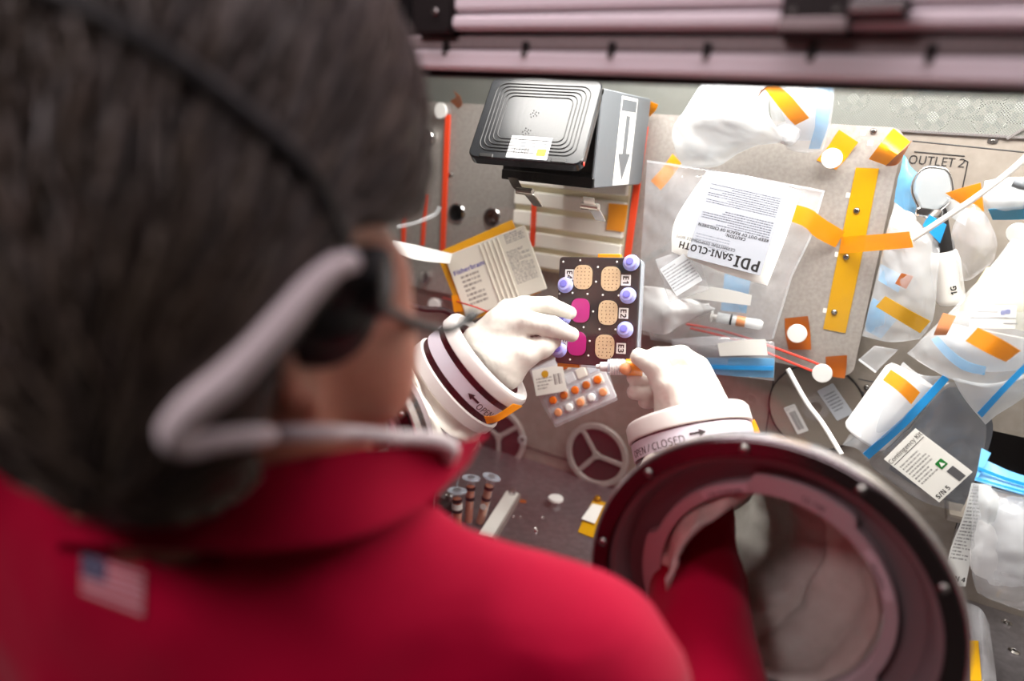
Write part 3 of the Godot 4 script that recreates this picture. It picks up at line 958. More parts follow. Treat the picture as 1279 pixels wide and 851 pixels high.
	var sq := stud(Vector3(0.0777, 0.4597, 0.0300), 0.0110, Vector3(0, 0, 1), "white stud beside the clear crumpled bag under the blue edged pouch")
	# ---- tapes on the panel
	tape([[Vector3(-0.0929, 0.5132, 0.0312), Vector3(-0.0684, 0.5144, 0.0312)], [Vector3(-0.0934, 0.4162, 0.0312), Vector3(-0.0673, 0.4190, 0.0312)], [Vector3(-0.0937, 0.3165, 0.0312), Vector3(-0.0677, 0.3161, 0.0312)]], M.tape_gold, "long upright strip of golden tape stuck on the grey panel", 0.0003, 0.0)
	tape([[Vector3(-0.1481, 0.4688, 0.0940), Vector3(-0.1507, 0.4501, 0.0940)], [Vector3(-0.1272, 0.4641, 0.0820), Vector3(-0.1306, 0.4434, 0.0820)], [Vector3(-0.1125, 0.4525, 0.0600), Vector3(-0.1193, 0.4308, 0.0600)], [Vector3(-0.0911, 0.4390, 0.0340), Vector3(-0.0981, 0.4188, 0.0340)]], M.tape, "bent orange tape from the wipes bag to the golden strip")
	tape([[Vector3(-0.0935, 0.4318, 0.0322), Vector3(-0.0916, 0.4117, 0.0322)], [Vector3(-0.0563, 0.4432, 0.0750), Vector3(-0.0497, 0.4261, 0.0750)], [Vector3(-0.0216, 0.4543, 0.1120), Vector3(-0.0146, 0.4381, 0.1100)]], M.tape, "orange tape crossing the golden strip and reaching over the panel edge")
	tape([[Vector3(-0.1183, 0.5543, 0.0360), Vector3(-0.0952, 0.5415, 0.0360)], [Vector3(-0.1230, 0.5451, 0.0335), Vector3(-0.1006, 0.5321, 0.0335)], [Vector3(-0.1269, 0.5357, 0.0312), Vector3(-0.1051, 0.5227, 0.0312)], [Vector3(-0.1373, 0.5183, 0.0312), Vector3(-0.1141, 0.5090, 0.0312)]], M.tape, "orange tape square folded behind the stud near the rounded panel corner")
	tape([[Vector3(-0.0614, 0.5592, 0.0450), Vector3(-0.0417, 0.5457, 0.0500)], [Vector3(-0.0704, 0.5409, 0.0620), Vector3(-0.0507, 0.5312, 0.0660)], [Vector3(-0.0799, 0.5237, 0.0460), Vector3(-0.0606, 0.5182, 0.0460)]], M.tape, "glossy orange tape folded over the corner of the grey panel")
	tape([[Vector3(-0.0613, 0.5173, 0.0460), Vector3(-0.0507, 0.5312, 0.0655)], [Vector3(-0.0519, 0.5190, 0.0440), Vector3(-0.0445, 0.5377, 0.0580)], [Vector3(-0.0480, 0.5228, 0.0400), Vector3(-0.0405, 0.5467, 0.0460)]], M.tape_dark, "dark underside of the folded tape at the panel corner")
	tape([[Vector3(-0.1408, 0.3208, 0.0312), Vector3(-0.1134, 0.3301, 0.0360)], [Vector3(-0.1363, 0.3004, 0.0312), Vector3(-0.1073, 0.3089, 0.0330)], [Vector3(-0.1291, 0.2815, 0.0312), Vector3(-0.1020, 0.2890, 0.0380)]], M.tape_dark, "brown tape square under the lone stud on bare panel")
	tape([[Vector3(-0.0844, 0.2824, 0.0340), Vector3(-0.0605, 0.2903, 0.0360)], [Vector3(-0.0815, 0.2697, 0.0315), Vector3(-0.0586, 0.2733, 0.0330)], [Vector3(-0.0775, 0.2578, 0.0312), Vector3(-0.0579, 0.2600, 0.0340)]], M.tape_dark, "crinkled brown tape beside the bottom edge stud")
	tape([[Vector3(-0.3055, 0.5126, 0.0620), Vector3(-0.2918, 0.5018, 0.0640)], [Vector3(-0.3158, 0.4938, 0.0650), Vector3(-0.3020, 0.4839, 0.0640)], [Vector3(-0.3303, 0.4762, 0.0620), Vector3(-0.3153, 0.4659, 0.0620)]], M.tape, "slanting orange tape at the top corner of the wipes bag")
	tape([[Vector3(-0.6589, 0.5775, 0.0500), Vector3(-0.6453, 0.5690, 0.0500)], [Vector3(-0.6582, 0.5689, 0.0440), Vector3(-0.6458, 0.5579, 0.0440)], [Vector3(-0.6738, 0.5630, 0.0360), Vector3(-0.6583, 0.5521, 0.0360)]], M.tape_dark, "brown tape tab behind the stud beside the black case lid")
	tape([[Vector3(-0.3551, 0.5774, 0.0500), Vector3(-0.3368, 0.5713, 0.0500)], [Vector3(-0.3585, 0.5697, 0.0440), Vector3(-0.3423, 0.5635, 0.0440)], [Vector3(-0.3612, 0.5639, 0.0380), Vector3(-0.3520, 0.5564, 0.0360)]], M.tape, "pale orange tape curl beside the arrow side of the case")
	tape([[Vector3(-0.3918, 0.4398, 0.0475), Vector3(-0.3636, 0.4407, 0.0475)], [Vector3(-0.3909, 0.4212, 0.0475), Vector3(-0.3638, 0.4234, 0.0475)], [Vector3(-0.3912, 0.4035, 0.0475), Vector3(-0.3649, 0.4035, 0.0475)]], M.tape, "orange tape square on the ribbed board under the case")
	# ---- red cords to the bottom stud
	for c in [[[Vector3(-0.2548, 0.2985, 0.0700), Vector3(-0.2064, 0.2964, 0.0600), Vector3(-0.1511, 0.2864, 0.0500), Vector3(-0.0997, 0.2763, 0.0450), Vector3(-0.0849, 0.2721, 0.0440)], "upper red string running to the bottom edge stud"], [[Vector3(-0.2482, 0.2947, 0.0720), Vector3(-0.1900, 0.2875, 0.0580), Vector3(-0.1436, 0.2747, 0.0480), Vector3(-0.1017, 0.2650, 0.0440), Vector3(-0.0921, 0.2638, 0.0430)], "lower red string running to the bottom edge stud"]]:
		var m := Mesher.new()
		tube(m, smooth_path(c[0], 5), 0.0016, 8)
		single("elastic_string", m.mesh(), M.cord_red, c[1], "string", Transform3D(), "red strings")
	# ---- black carrying case with its lid swung open
	case_with_lid()
	# ---- card with yellow backing
	var cd: Array = [Transform3D(Vector3(0.8317, 0.4420, -0.3360), Vector3(-0.4714, 0.8819, -0.0065), Vector3(0.2935, 0.1638, 0.9418), Vector3(-0.4999, 0.3401, 0.1565)), 0.1190, 0.0904]
	var card := thing("printed_card", "white printed card packet with ribbed middle taped over a yellow board", "card", cd[0])
	part("packet", slab(cd[1], cd[2], 0.004, 0.002, 0.0008), print_sheet("card_print", 256, 200, Color(0.90, 0.885, 0.83), [[0.10, 0.38, 0.22, 0.5, 7, Color(0.35, 0.34, 0.32)], [0.70, 0.28, 0.26, 0.52, 22, Color(0.30, 0.30, 0.31)], [0.74, 0.03, 0.22, 0.16, 5, Color(0.3, 0.3, 0.34)]], 5), card)
	for k in 5:
		part("rib", slab(0.0022, cd[2] * 0.94, 0.0022, 0.001, 0.0008), M.cream_board, card, xf(Vector3(cd[1] * (-0.06 + 0.055 * k), 0, 0.0035)))
	write("Fisherbrand", 0.0062, card, xf(Vector3(-cd[1] * 0.26, cd[2] * 0.20, 0.0041)), M.blue_ink, true)
	part("yellow_backing", slab(cd[1] * 0.98, cd[2] * 1.16, 0.0025, 0.001, 0.0005), M.yellow_board, card, xf(Vector3(-0.011, 0.004, -0.004), Vector3(0, 0, 2)))
	part("tape_tab", slab(0.018, 0.024, 0.0012, 0.001, 0.0004), M.tape, card, xf(Vector3(-cd[1] * 0.5 - 0.004, -cd[2] * 0.24, 0.001), Vector3(0, 0, -12)))
	var wm := Mesher.new()
	tube(wm, smooth_path([Vector3(-0.6681, 0.2559, 0.0400), Vector3(-0.5274, 0.2998, 0.1975), Vector3(-0.4973, 0.2958, 0.1938), Vector3(-0.4701, 0.2898, 0.1925)], 5), 0.0011, 6)
	single("red_wire", wm.mesh(), M.cord_red, "thin red wire from the low stud to behind the white glove", "wire")
	# bright clear strip at the face's edge
	single("plastic_strip", sheet([[Vector3(-0.5908, 0.3818, 0.2656), Vector3(-0.5755, 0.3748, 0.2354), Vector3(-0.5499, 0.3620, 0.1893)], [Vector3(-0.5762, 0.3724, 0.2844), Vector3(-0.5596, 0.3604, 0.2551), Vector3(-0.5444, 0.3512, 0.2018)]], 16, 5, 0.0006, 0.001, 60, 4), M.white_plastic, "glossy white plastic strip pointing from the face to the printed card", "strip")
	var tb := Mesher.new()
	tube(tb, smooth_path([Vector3(-0.6211, 0.3918, 0.2195), Vector3(-0.6080, 0.3973, 0.1983), Vector3(-0.5928, 0.4085, 0.1740), Vector3(-0.5894, 0.4194, 0.1684)], 6), 0.0035, 10)
	single("clear_hose", tb.mesh(), M.milky_film, "short curved clear hose crossing the orange straps by the face", "hose")
	var tc := Mesher.new()
	tube(tc, smooth_path([Vector3(-0.5845, 0.2989, 0.2539), Vector3(-0.5614, 0.2906, 0.2317), Vector3(-0.5428, 0.2880, 0.2101), Vector3(-0.5172, 0.2797, 0.2105)], 6), 0.0042, 10)
	single("dark_cable", tc.mesh(), M.black_rubber, "dark cable passing below the low white stud towards the glove cuff", "cable")
	# ---- outlet markings engraved on the upper wall
	var ot := thing("outlet_lettering", "OUTLET 2 lettering and bracket line on the steel rear wall", "marking", xf(Vector3(-0.0128, 0.5270, 0.0005)))
	write("OUTLET 2", 0.0098, ot, xf(Vector3()), M.ink)
	for l in [[Vector3(0.0126, 0.5313, 0.0006), Vector3(0.0178, 0.5291, 0.0006)], [Vector3(0.0178, 0.5291, 0.0006), Vector3(0.0187, 0.4989, 0.0006)], [Vector3(-0.0376, 0.5359, 0.0006), Vector3(0.0134, 0.5349, 0.0006)]]:
		part("line", rod(l[0] - ot.position, l[1] - ot.position, 0.0006, 6), M.ink if l != null else M.ink, ot)
	var wall_s := thing("wall_screw", "small dark screw in the wall just under the perforated strip", "screw", xf(Vector3(0.0364, 0.5530, 0.0000)))
	part("washer", slab(0.010, 0.006, 0.0015, 0.002, 0.0004), M.screw_steel, wall_s)
	screw_head(wall_s, Vector3(0, 0, 0.0015), 0.0025, "head")
	# ---- lower wall: seams, disc, fan guards
	for l in [[[Vector3(-0.0417, 0.5477, 0.0000), Vector3(0.0676, 0.5433, 0.0000)], "thin seam across the steel wall under the perforated strip"], [[Vector3(-0.1457, 0.2425, 0.0000), Vector3(-0.1424, 0.1461, 0.0000)], "upright seam in the steel wall beside the clear disc"], [[Vector3(-0.6031, 0.0223, 0.0020), Vector3(-0.4255, 0.0207, 0.0020)], "horizontal step along the foot of the rear wall"], [[Vector3(-0.2221, 0.2095, 0.0010), Vector3(-0.2124, 0.1757, 0.0010)], "short dark groove in the wall above the glove cuff"]]:
		single("wall_seam", rod(l[0][0], l[0][1], 0.0008, 6), M.frame_dark, l[1], "seam")
	var cdc: Vector3 = Vector3(-0.0864, 0.2045, 0.0030)
	var disc := thing("clear_disc", "clear round disc with two stickers fixed flat on the rear wall", "disc", aim(cdc, Vector3(0, 0, 1)))
	part("plate", turned([[0.008, 0.0], [0.0585, 0.0], [0.0585, 0.0016], [0.008, 0.0016], [0.008, 0.0]], 64), M.disc_resin, disc)
	part("rim", turned([[0.0580, -0.0005], [0.0600, -0.0005], [0.0600, 0.0020], [0.0580, 0.0020], [0.0580, -0.0005]], 64), M.frame_dark, disc)
	part("hub", turned([[0.0075, 0.0], [0.0175, 0.0], [0.0175, 0.0022], [0.0160, 0.0030], [0.0090, 0.0030], [0.0075, 0.0022], [0.0075, 0]], 40), M.clear_resin, disc)
	var inv := disc.transform.affine_inverse()
	var la: Array = [Transform3D(Vector3(0.8033, 0.5955, -0.0000), Vector3(-0.5955, 0.8033, 0.0003), Vector3(0.0002, -0.0002, 1.0000), Vector3(-0.1073, 0.1826, 0.0118)), 0.0158, 0.0399]
	var lb: Array = [Transform3D(Vector3(0.7368, 0.6761, -0.0001), Vector3(-0.6761, 0.7368, -0.0000), Vector3(0.0001, 0.0001, 1.0000), Vector3(-0.0650, 0.2181, -0.0000)), 0.0227, 0.0458]
	var toface := Basis(Vector3(1, 0, 0), Vector3(0, 0, 1), Vector3(0, -1, 0))
	var ta := inv * (la[0] as Transform3D)
	ta.origin.y = 0.0017
	var tb2 := inv * (lb[0] as Transform3D)
	tb2.origin.y = 0.0017
	part("barcode_sticker", slab(la[1], la[2], 0.0004, 0.0015, 0.0001), print_sheet("disc_barcode", 96, 192, Color(0.86, 0.87, 0.86), [[0.22, 0.22, 0.5, 0.66, -1, Color(0.15, 0.15, 0.16)], [0.1, 0.06, 0.7, 0.1, 2, Color(0.3, 0.3, 0.3)]], 12), disc, ta)
	part("typed_sticker", slab(lb[1], lb[2], 0.0004, 0.0015, 0.0001), print_sheet("disc_type", 128, 192, Color(0.74, 0.77, 0.80), [[0.15, 0.2, 0.7, 0.6, 6, Color(0.25, 0.26, 0.28)]], 13), disc, tb2)
	var ws := thing("wall_screw", "screw with a small engraved mark beside the disc", "screw", xf(Vector3(-0.0324, 0.2452, 0.0000)))
	screw_head(ws, Vector3(), 0.004, "head")
	part("mark", slab(0.020, 0.0016, 0.0003, 0.0005, 0.0001), M.grey_ink, ws, xf(Vector3(-0.002, 0.0085, 0)))
	part("arrow_mark", slab(0.0035, 0.006, 0.0003, 0.001, 0.0001), M.grey_ink, ws, xf(Vector3(-0.003, -0.0095, 0)))
	single("wall_washer", turned([[0.004, 0], [0.0085, 0], [0.0085, 0.001], [0.007, 0.0016], [0.004, 0.001], [0.004, 0]], 28), M.wall_steel, "flat round washer on the wall above the cuff with orange tape", "washer", aim(Vector3(-0.1701, 0.1935, 0.0000), Vector3(0, 0, 1)))
	var g1 := fan_cover(Vector3(-0.3836, 0.0469, 0.0060), "dark three-spoked fan cover low on the wall beside the big port ring", [128.0, -5.0, 232.0])
	var g2 := fan_cover(Vector3(-0.5634, 0.0261, 0.0060), "dark round fan cover half behind the glove cuff and the red collar", [40.0, 150.0, 275.0])
	var pin := thing("clear_pin", "small clear round pin at the rim of the fan cover by the collar", "pin", aim(Vector3(-0.5139, 0.0381, 0.0120), Vector3(0.2, 0.2, 1)))
	part("ring", turned([[0.0045, 0], [0.0075, 0.0], [0.0080, 0.003], [0.0070, 0.0045], [0.0045, 0.004], [0.0045, 0]], 24), M.clear_resin, pin)
	part("core", turned([[0, 0], [0.003, 0.0], [0.003, 0.005], [0, 0.0055]], 16), M.chrome, pin)


func fan_cover(at: Vector3, label: String, spokes: Array) -> Node3D:
	var t := thing("fan_cover", label, "fan cover", xf(at), "round fan covers")
	part("mesh_disc", turned([[0, 0.0], [0.044, 0.0], [0.044, 0.0015], [0, 0.0015]], 40), M.filter_mesh, t, xf(Vector3(0, 0, -0.002), Vector3(90, 0, 0)))
	part("rim", turned([[0.0435, -0.003], [0.0525, -0.003], [0.0525, 0.0025], [0.0515, 0.0035], [0.0445, 0.0035], [0.0435, 0.0025], [0.0435, -0.003]], 56), M.panel_steel, t, xf(Vector3(), Vector3(90, 0, 0)))
	for a in spokes:
		var b := Basis(Vector3(0, 0, 1), deg_to_rad(a))
		part("spoke", slab(0.046, 0.0075, 0.0028, 0.001, 0.0008), M.panel_steel, t, Transform3D(b, b * Vector3(0.0225, 0, 0)))
	part("hub", turned([[0, 0.0036], [0.001, 0.0030], [0.0055, 0.0034], [0.0065, 0.0026], [0.0065, 0.0]], 20), M.panel_steel, t, xf(Vector3(), Vector3(90, 0, 0)))
	return t


func case_with_lid() -> void:
	# box: right side face carries an arrow sticker
	var lo := Vector3(-0.462, 0.470, 0.055)
	var hi := Vector3(-0.343, 0.578, 0.222)
	var mid := (lo + hi) / 2
	var t := thing("instrument_case", "open black case with a tilted lid, arrow sticker and two chrome latches", "case", xf(mid, Vector3(0, 2.0, 0)))
	var s := hi - lo
	var w := 0.004
	part("side_wall", slab(s.z, s.y, w, 0.006, 0.0012), M.case_side, t, xf(Vector3(s.x / 2 - w, 0, 0), Vector3(0, 90, 0)), "grey side carrying a white arrow sticker")
	part("side_wall", slab(s.z, s.y, w, 0.006, 0.0012), M.gloss_black, t, xf(Vector3(-s.x / 2 + w, 0, 0), Vector3(0, -90, 0)))
	part("bottom", slab(s.x - 0.002, s.z, w, 0.006, 0.0012), M.gloss_black, t, xf(Vector3(0, -s.y / 2 + w, 0), Vector3(90, 0, 0)))
	part("top", slab(s.x - 0.002, s.z, w, 0.006, 0.0012), M.case_side, t, xf(Vector3(0, s.y / 2 - w, 0), Vector3(-90, 0, 0)))
	part("back", slab(s.x - 0.002, s.y - 0.002, w, 0.004, 0.001), M.gloss_black, t, xf(Vector3(0, 0, -s.z / 2)))
	for q in [[0, -s.y / 2 + 0.006, s.x, 0.012], [0, s.y / 2 - 0.004, s.x, 0.008]]:
		part("front_lip", slab(q[2], q[3], 0.006, 0.002, 0.001), M.gloss_black, t, xf(Vector3(q[0], q[1], s.z / 2 - 0.004)))
	part("inner_tray", slab(s.x - 0.012, s.y - 0.03, 0.006, 0.003, 0.001), M.black_plastic, t, xf(Vector3(0, -0.004, -0.02)))
	part("tray_fitting", slab(0.018, 0.007, 0.006, 0.001, 0.001), M.tape_dark, t, xf(Vector3(0.008, -s.y / 2 + 0.02, s.z / 2 - 0.03)))
	var st := part("arrow_sticker", slab(0.056, s.y * 0.95, 0.0004, 0.001, 0.0001), M.white_paper, t, xf(Vector3(s.x / 2 + 0.0001, -0.001, -0.004), Vector3(0, 90, 0)), "white sticker with a grey arrow pointing down")
	var am := Mesher.new()
	prism(am, PackedVector2Array([Vector2(0, -0.046), Vector2(0.021, -0.014), Vector2(0.0065, -0.014), Vector2(0.0065, 0.030), Vector2(-0.0065, 0.030), Vector2(-0.0065, -0.014), Vector2(-0.021, -0.014)]), 0.0002)
	part("arrow", am.mesh(), M.case_side, st, xf(Vector3(0, 0, 0.0004)))
	part("grey_band", slab(0.050, 0.013, 0.0002, 0.0005, 0.00005), M.case_side, st, xf(Vector3(0, 0.0415, 0.0004)))
	# lid
	var q: Array = [Transform3D(Vector3(0.9802, 0.0076, -0.1977), Vector3(-0.1269, 0.7909, -0.5986), Vector3(0.1518, 0.6119, 0.7763), Vector3(-0.3971, 0.5410, 0.2644)), 0.1288, 0.1121]
	var inv := t.transform.affine_inverse()
	var lid := part("lid", lid_mesh(q[1], q[2]), M.case_lid, t, inv * (q[0] as Transform3D), "glossy dark lid with a white sticker and stepped edges")
	for k in 5:
		var ins := 0.010 + 0.0042 * k
		var rm := Mesher.new()
		var o := rounded(q[1] - ins * 2, q[2] - ins * 2, 0.012 - 0.001 * k, 5)
		var ps := PackedVector3Array()
		for v in o:
			ps.append(Vector3(v.x, v.y, 0.0003))
		ps.append(ps[0])
		tube(rm, ps, 0.00055, 6)
		part("edge_groove", rm.mesh(), M.black_plastic, lid)
	part("sticker", slab(0.046, 0.029, 0.0003, 0.0008, 0.0001), print_sheet("lid_print", 160, 100, Color(0.76, 0.77, 0.78), [[0.1, 0.12, 0.8, 0.2, 1, Color(0.35, 0.35, 0.36)], [0.1, 0.5, 0.4, 0.3, -1, Color(0.3, 0.3, 0.3)]], 17), lid, xf(Vector3(0.003, -q[2] / 2 + 0.017, 0.0003)))
	part("yellow_mark", slab(0.010, 0.009, 0.0002, 0.001, 0.00005), M.yellow_board, lid, xf(Vector3(0.018, -q[2] / 2 + 0.0115, 0.0006)))
	for c in [Vector2(-0.003, 0.006), Vector2(-0.006, -0.018)]:
		for k in 9:
			var a := k * 2.4
			part("vent_dot", turned([[0, 0.0004], [0.0006, 0.0004], [0.0006, 0]], 8), M.dark_hole, lid, xf(Vector3(c.x + cos(a) * 0.0011 * sqrt(k + 0.5) * 1.6, c.y + sin(a) * 0.0011 * sqrt(k + 0.5) * 1.6, 0.0002), Vector3(90, 0, 0)))
	for x in [-q[1] * 0.33, q[1] * 0.30]:
		part("hinge_slot", slab(0.016, 0.005, 0.003, 0.001, 0.0006), M.dark_hole, lid, xf(Vector3(x, -q[2] / 2 + 0.003, -0.0015)))
	part("rivet", turned([[0, 0.001], [0.002, 0.0008], [0.0024, 0]], 14), M.cord_red, lid, xf(Vector3(q[1] / 2 + 0.0002, -q[2] / 2 + 0.006, -0.006), Vector3(0, 0, -90)))
	part("grip", slab(0.05, 0.012, 0.006, 0.004, 0.002), M.white_plastic, lid, xf(Vector3(-0.022, q[2] / 2 + 0.003, -0.009)))
	# latches under the front edge
	for l in [[Vector3(-0.4287, 0.4746, 0.2507), Vector3(-0.4041, 0.4582, 0.2543), Vector3(-0.3967, 0.4449, 0.2426), -0.012], [Vector3(-0.3322, 0.4628, 0.2481), Vector3(-0.3241, 0.4498, 0.2479), Vector3(-0.3196, 0.4374, 0.2375), -0.012]]:
		var a: Vector3 = inv * l[0]
		var b: Vector3 = inv * l[1]
		var c: Vector3 = inv * l[2]
		var wd := Vector3(0.0065, 0, 0)
		var la := part("latch", sheet([[a - wd, a + wd], [a.lerp(b, 0.5) + Vector3(0, -0.003, 0.004) - wd, a.lerp(b, 0.5) + Vector3(0, -0.003, 0.004) + wd], [b - wd, b + wd], [c - wd * 0.9, c + wd * 0.9]], 3, 12, 0.0012, 0.0, 60, 1), M.latch_steel, t)
		part("latch_pin", rod(b - wd * 2.3 + Vector3(0, 0.003, 0), b + wd * 0.8 + Vector3(0, 0.003, 0), 0.0042, 14), M.latch_steel, la)


func lid_mesh(w: float, h: float) -> ArrayMesh:
	var m := Mesher.new()
	m.xf = xf(Vector3(0, 0, -0.013))
	prism(m, rounded(w, h, 0.010, 6), 0.013, 0.0015)
	return m.mesh()


func pouch(called: String, label: String, category: String, rows: Array, film: Material, puff: float, crump: float, rng: int, grain := 45.0, nu := 26, nv := 26, group := "") -> Node3D:
	var c := Vector3()
	var n := 0
	for r in rows:
		for q in r:
			c += q
			n += 1
	c /= n
	var local := []
	for r in rows:
		local.append(r.map(func(q): return q - c))
	var t := thing(called, label, category, Transform3D(Basis(), c), group)
	part("film", bag(local, nu, nv, puff, crump, grain, rng), film, t)
	return t


func strip_on(called: String, t: Node3D, rows: Array, m: Material, thick := 0.0012, nu := 24, crump := 0.0) -> MeshInstance3D:
	var local := []
	for r in rows:
		local.append(r.map(func(q): return q - t.position))
	return part(called, sheet(local, nu, 3, thick, crump, 60, 5), m, t)


func wad(called: String, label: String, category: String, at: Transform3D, size: Vector3, m: Material, rng: int, rough := 0.22) -> MeshInstance3D:
	var ns := ridge(rng, 1.1)
	var ms := Mesher.new()
	var nu := 40
	var nv := 28
	var pt := func(i: int, j: int) -> Vector3:
		var a := TAU * (i % nu) / nu
		var b := PI * j / nv
		var d := Vector3(sin(b) * cos(a), cos(b), sin(b) * sin(a))
		return d * (1.0 + rough * ns.call(d * 1.3)) * size
	for j in nv:
		for i in nu:
			ms.quad(pt.call(i, j), pt.call(i, j + 1), pt.call(i + 1, j + 1), pt.call(i + 1, j))
	return single(called, ms.mesh(45.0), m, label, category, at)


func plastic() -> void:
	# ---- pale bags hanging from the top edge of the panel
	var b1 := pouch("white_film_bag", "large milky plastic bag hanging from above over the top edge of the panel", "bag", [[Vector3(-0.2631, 0.6062, 0.1000), Vector3(-0.2252, 0.6071, 0.1000), Vector3(-0.1895, 0.6063, 0.1000)], [Vector3(-0.2812, 0.5664, 0.1100), Vector3(-0.2319, 0.5655, 0.1200), Vector3(-0.1853, 0.5666, 0.1100)], [Vector3(-0.2971, 0.5365, 0.1000), Vector3(-0.2357, 0.5392, 0.1080), Vector3(-0.1682, 0.5368, 0.1000)], [Vector3(-0.2836, 0.4986, 0.0850), Vector3(-0.2388, 0.5025, 0.0900), Vector3(-0.2069, 0.5290, 0.0900)]], M.frosted_film, 0.006, 0.005, 3, 30.0, 34, 34)
	single("white_cloth", sheet([[Vector3(-0.2576, 0.6024, 0.1040), Vector3(-0.2226, 0.6030, 0.1080), Vector3(-0.1950, 0.6024, 0.1040)], [Vector3(-0.2741, 0.5621, 0.1120), Vector3(-0.2316, 0.5638, 0.1200), Vector3(-0.1919, 0.5645, 0.1100)], [Vector3(-0.2880, 0.5362, 0.1000), Vector3(-0.2389, 0.5410, 0.1040), Vector3(-0.1883, 0.5443, 0.0990)], [Vector3(-0.2783, 0.5068, 0.0860), Vector3(-0.2444, 0.5104, 0.0880), Vector3(-0.2253, 0.5240, 0.0880)]], 24, 24, 0.003, 0.004, 28.0, 6), M.wipe_cloth, "folded white wipe inside the large milky bag over the panel top", "cloth")
	var b2 := pouch("blue_edged_bag", "clear bag with a pale blue edge at the top of the panel", "bag", [[Vector3(-0.1942, 0.6079, 0.1000), Vector3(-0.1579, 0.6062, 0.1100), Vector3(-0.1242, 0.6064, 0.1000)], [Vector3(-0.1878, 0.5800, 0.1000), Vector3(-0.1519, 0.5763, 0.1150), Vector3(-0.1205, 0.5770, 0.1000)], [Vector3(-0.1805, 0.5506, 0.0850), Vector3(-0.1490, 0.5504, 0.0950), Vector3(-0.1220, 0.5523, 0.0850)], [Vector3(-0.1651, 0.5278, 0.0700), Vector3(-0.1462, 0.5265, 0.0700), Vector3(-0.1276, 0.5297, 0.0700)]], M.milky_film, 0.012, 0.002, 8)
	strip_on("blue_edge", b2, [[Vector3(-0.1427, 0.6068, 0.1080), Vector3(-0.1256, 0.6062, 0.1020)], [Vector3(-0.1363, 0.5773, 0.1100), Vector3(-0.1218, 0.5768, 0.1020)], [Vector3(-0.1357, 0.5528, 0.0960), Vector3(-0.1241, 0.5521, 0.0880)], [Vector3(-0.1422, 0.5303, 0.0720), Vector3(-0.1303, 0.5312, 0.0710)]], M.blue_film, 0.0008, 4)
	wad("white_wad", "round white cloth wad at the bottom of the pale blue edged bag", "cloth", xf(Vector3(-0.1669, 0.5463, 0.0780)), Vector3(0.017, 0.015, 0.012), M.wipe_cloth, 9)
	single("white_cloth", sheet([[Vector3(-0.1888, 0.6048, 0.0980), Vector3(-0.1347, 0.6046, 0.0980)], [Vector3(-0.1787, 0.5778, 0.1000), Vector3(-0.1297, 0.5782, 0.1000)], [Vector3(-0.1606, 0.5379, 0.0750), Vector3(-0.1293, 0.5383, 0.0750)]], 14, 14, 0.004, 0.0025, 40.0, 16), M.wipe_cloth, "white cloth filling the pale blue edged bag", "cloth")
	tape([[Vector3(-0.1944, 0.5863, 0.1150), Vector3(-0.2001, 0.5795, 0.1120)], [Vector3(-0.1822, 0.5957, 0.1280), Vector3(-0.1946, 0.5881, 0.1240)]], M.tape_dark, "short brown tape fold above the orange tape on the blue edged bag")
	tape([[Vector3(-0.1775, 0.5949, 0.1380), Vector3(-0.1877, 0.5890, 0.1370)], [Vector3(-0.1612, 0.5843, 0.1360), Vector3(-0.1720, 0.5733, 0.1350)], [Vector3(-0.1497, 0.5730, 0.1300), Vector3(-0.1613, 0.5618, 0.1280)], [Vector3(-0.1393, 0.5624, 0.1220), Vector3(-0.1534, 0.5543, 0.1180)]], M.tape, "orange tape zigzag across the blue edged bag")
	# ---- big clear bag with the wipes packet
	var b3 := pouch("clear_bag", "large clear plastic bag taped to the panel around the white wipes packet", "bag", [[Vector3(-0.3394, 0.5019, 0.0600), Vector3(-0.2332, 0.4971, 0.0750), Vector3(-0.1181, 0.4853, 0.0620)], [Vector3(-0.3349, 0.4299, 0.0620), Vector3(-0.2204, 0.4303, 0.0850), Vector3(-0.1231, 0.4270, 0.0660)], [Vector3(-0.3274, 0.3503, 0.0640), Vector3(-0.2254, 0.3589, 0.0820), Vector3(-0.1359, 0.3810, 0.0620)], [Vector3(-0.3039, 0.2640, 0.0600), Vector3(-0.2279, 0.2733, 0.0650), Vector3(-0.1458, 0.2973, 0.0560)]], M.clear_film, 0.012, 0.006, 12, 34.0, 54, 54)
	strip_on("sealed_edge", b3, [[Vector3(-0.1201, 0.4851, 0.0630), Vector3(-0.1179, 0.4844, 0.0620)], [Vector3(-0.1252, 0.4268, 0.0670), Vector3(-0.1231, 0.4270, 0.0660)], [Vector3(-0.1380, 0.3808, 0.0630), Vector3(-0.1359, 0.3810, 0.0620)], [Vector3(-0.1482, 0.2981, 0.0570), Vector3(-0.1458, 0.2973, 0.0560)]], M.milky_film, 0.0008, 3)
	strip_on("sealed_edge", b3, [[Vector3(-0.3388, 0.5019, 0.0615), Vector3(-0.3385, 0.4994, 0.0615)], [Vector3(-0.2590, 0.4982, 0.0720), Vector3(-0.2587, 0.4958, 0.0720)], [Vector3(-0.1809, 0.4919, 0.0710), Vector3(-0.1810, 0.4896, 0.0710)], [Vector3(-0.1180, 0.4853, 0.0630), Vector3(-0.1180, 0.4830, 0.0630)]], M.milky_film, 0.0008, 3)
	var pk: Array = [Transform3D(Vector3(-0.9885, 0.1225, 0.0892), Vector3(-0.1117, -0.9867, 0.1179), Vector3(0.1024, 0.1065, 0.9890), Vector3(-0.1904, 0.4428, 0.1628)), 0.0833, 0.0919]
	var pt := thing("wipes_packet", "white disinfecting wipes packet with dense print hanging upside down in clear plastic", "packet", pk[0])
	var w: float = pk[1]
	var h: float = pk[2]
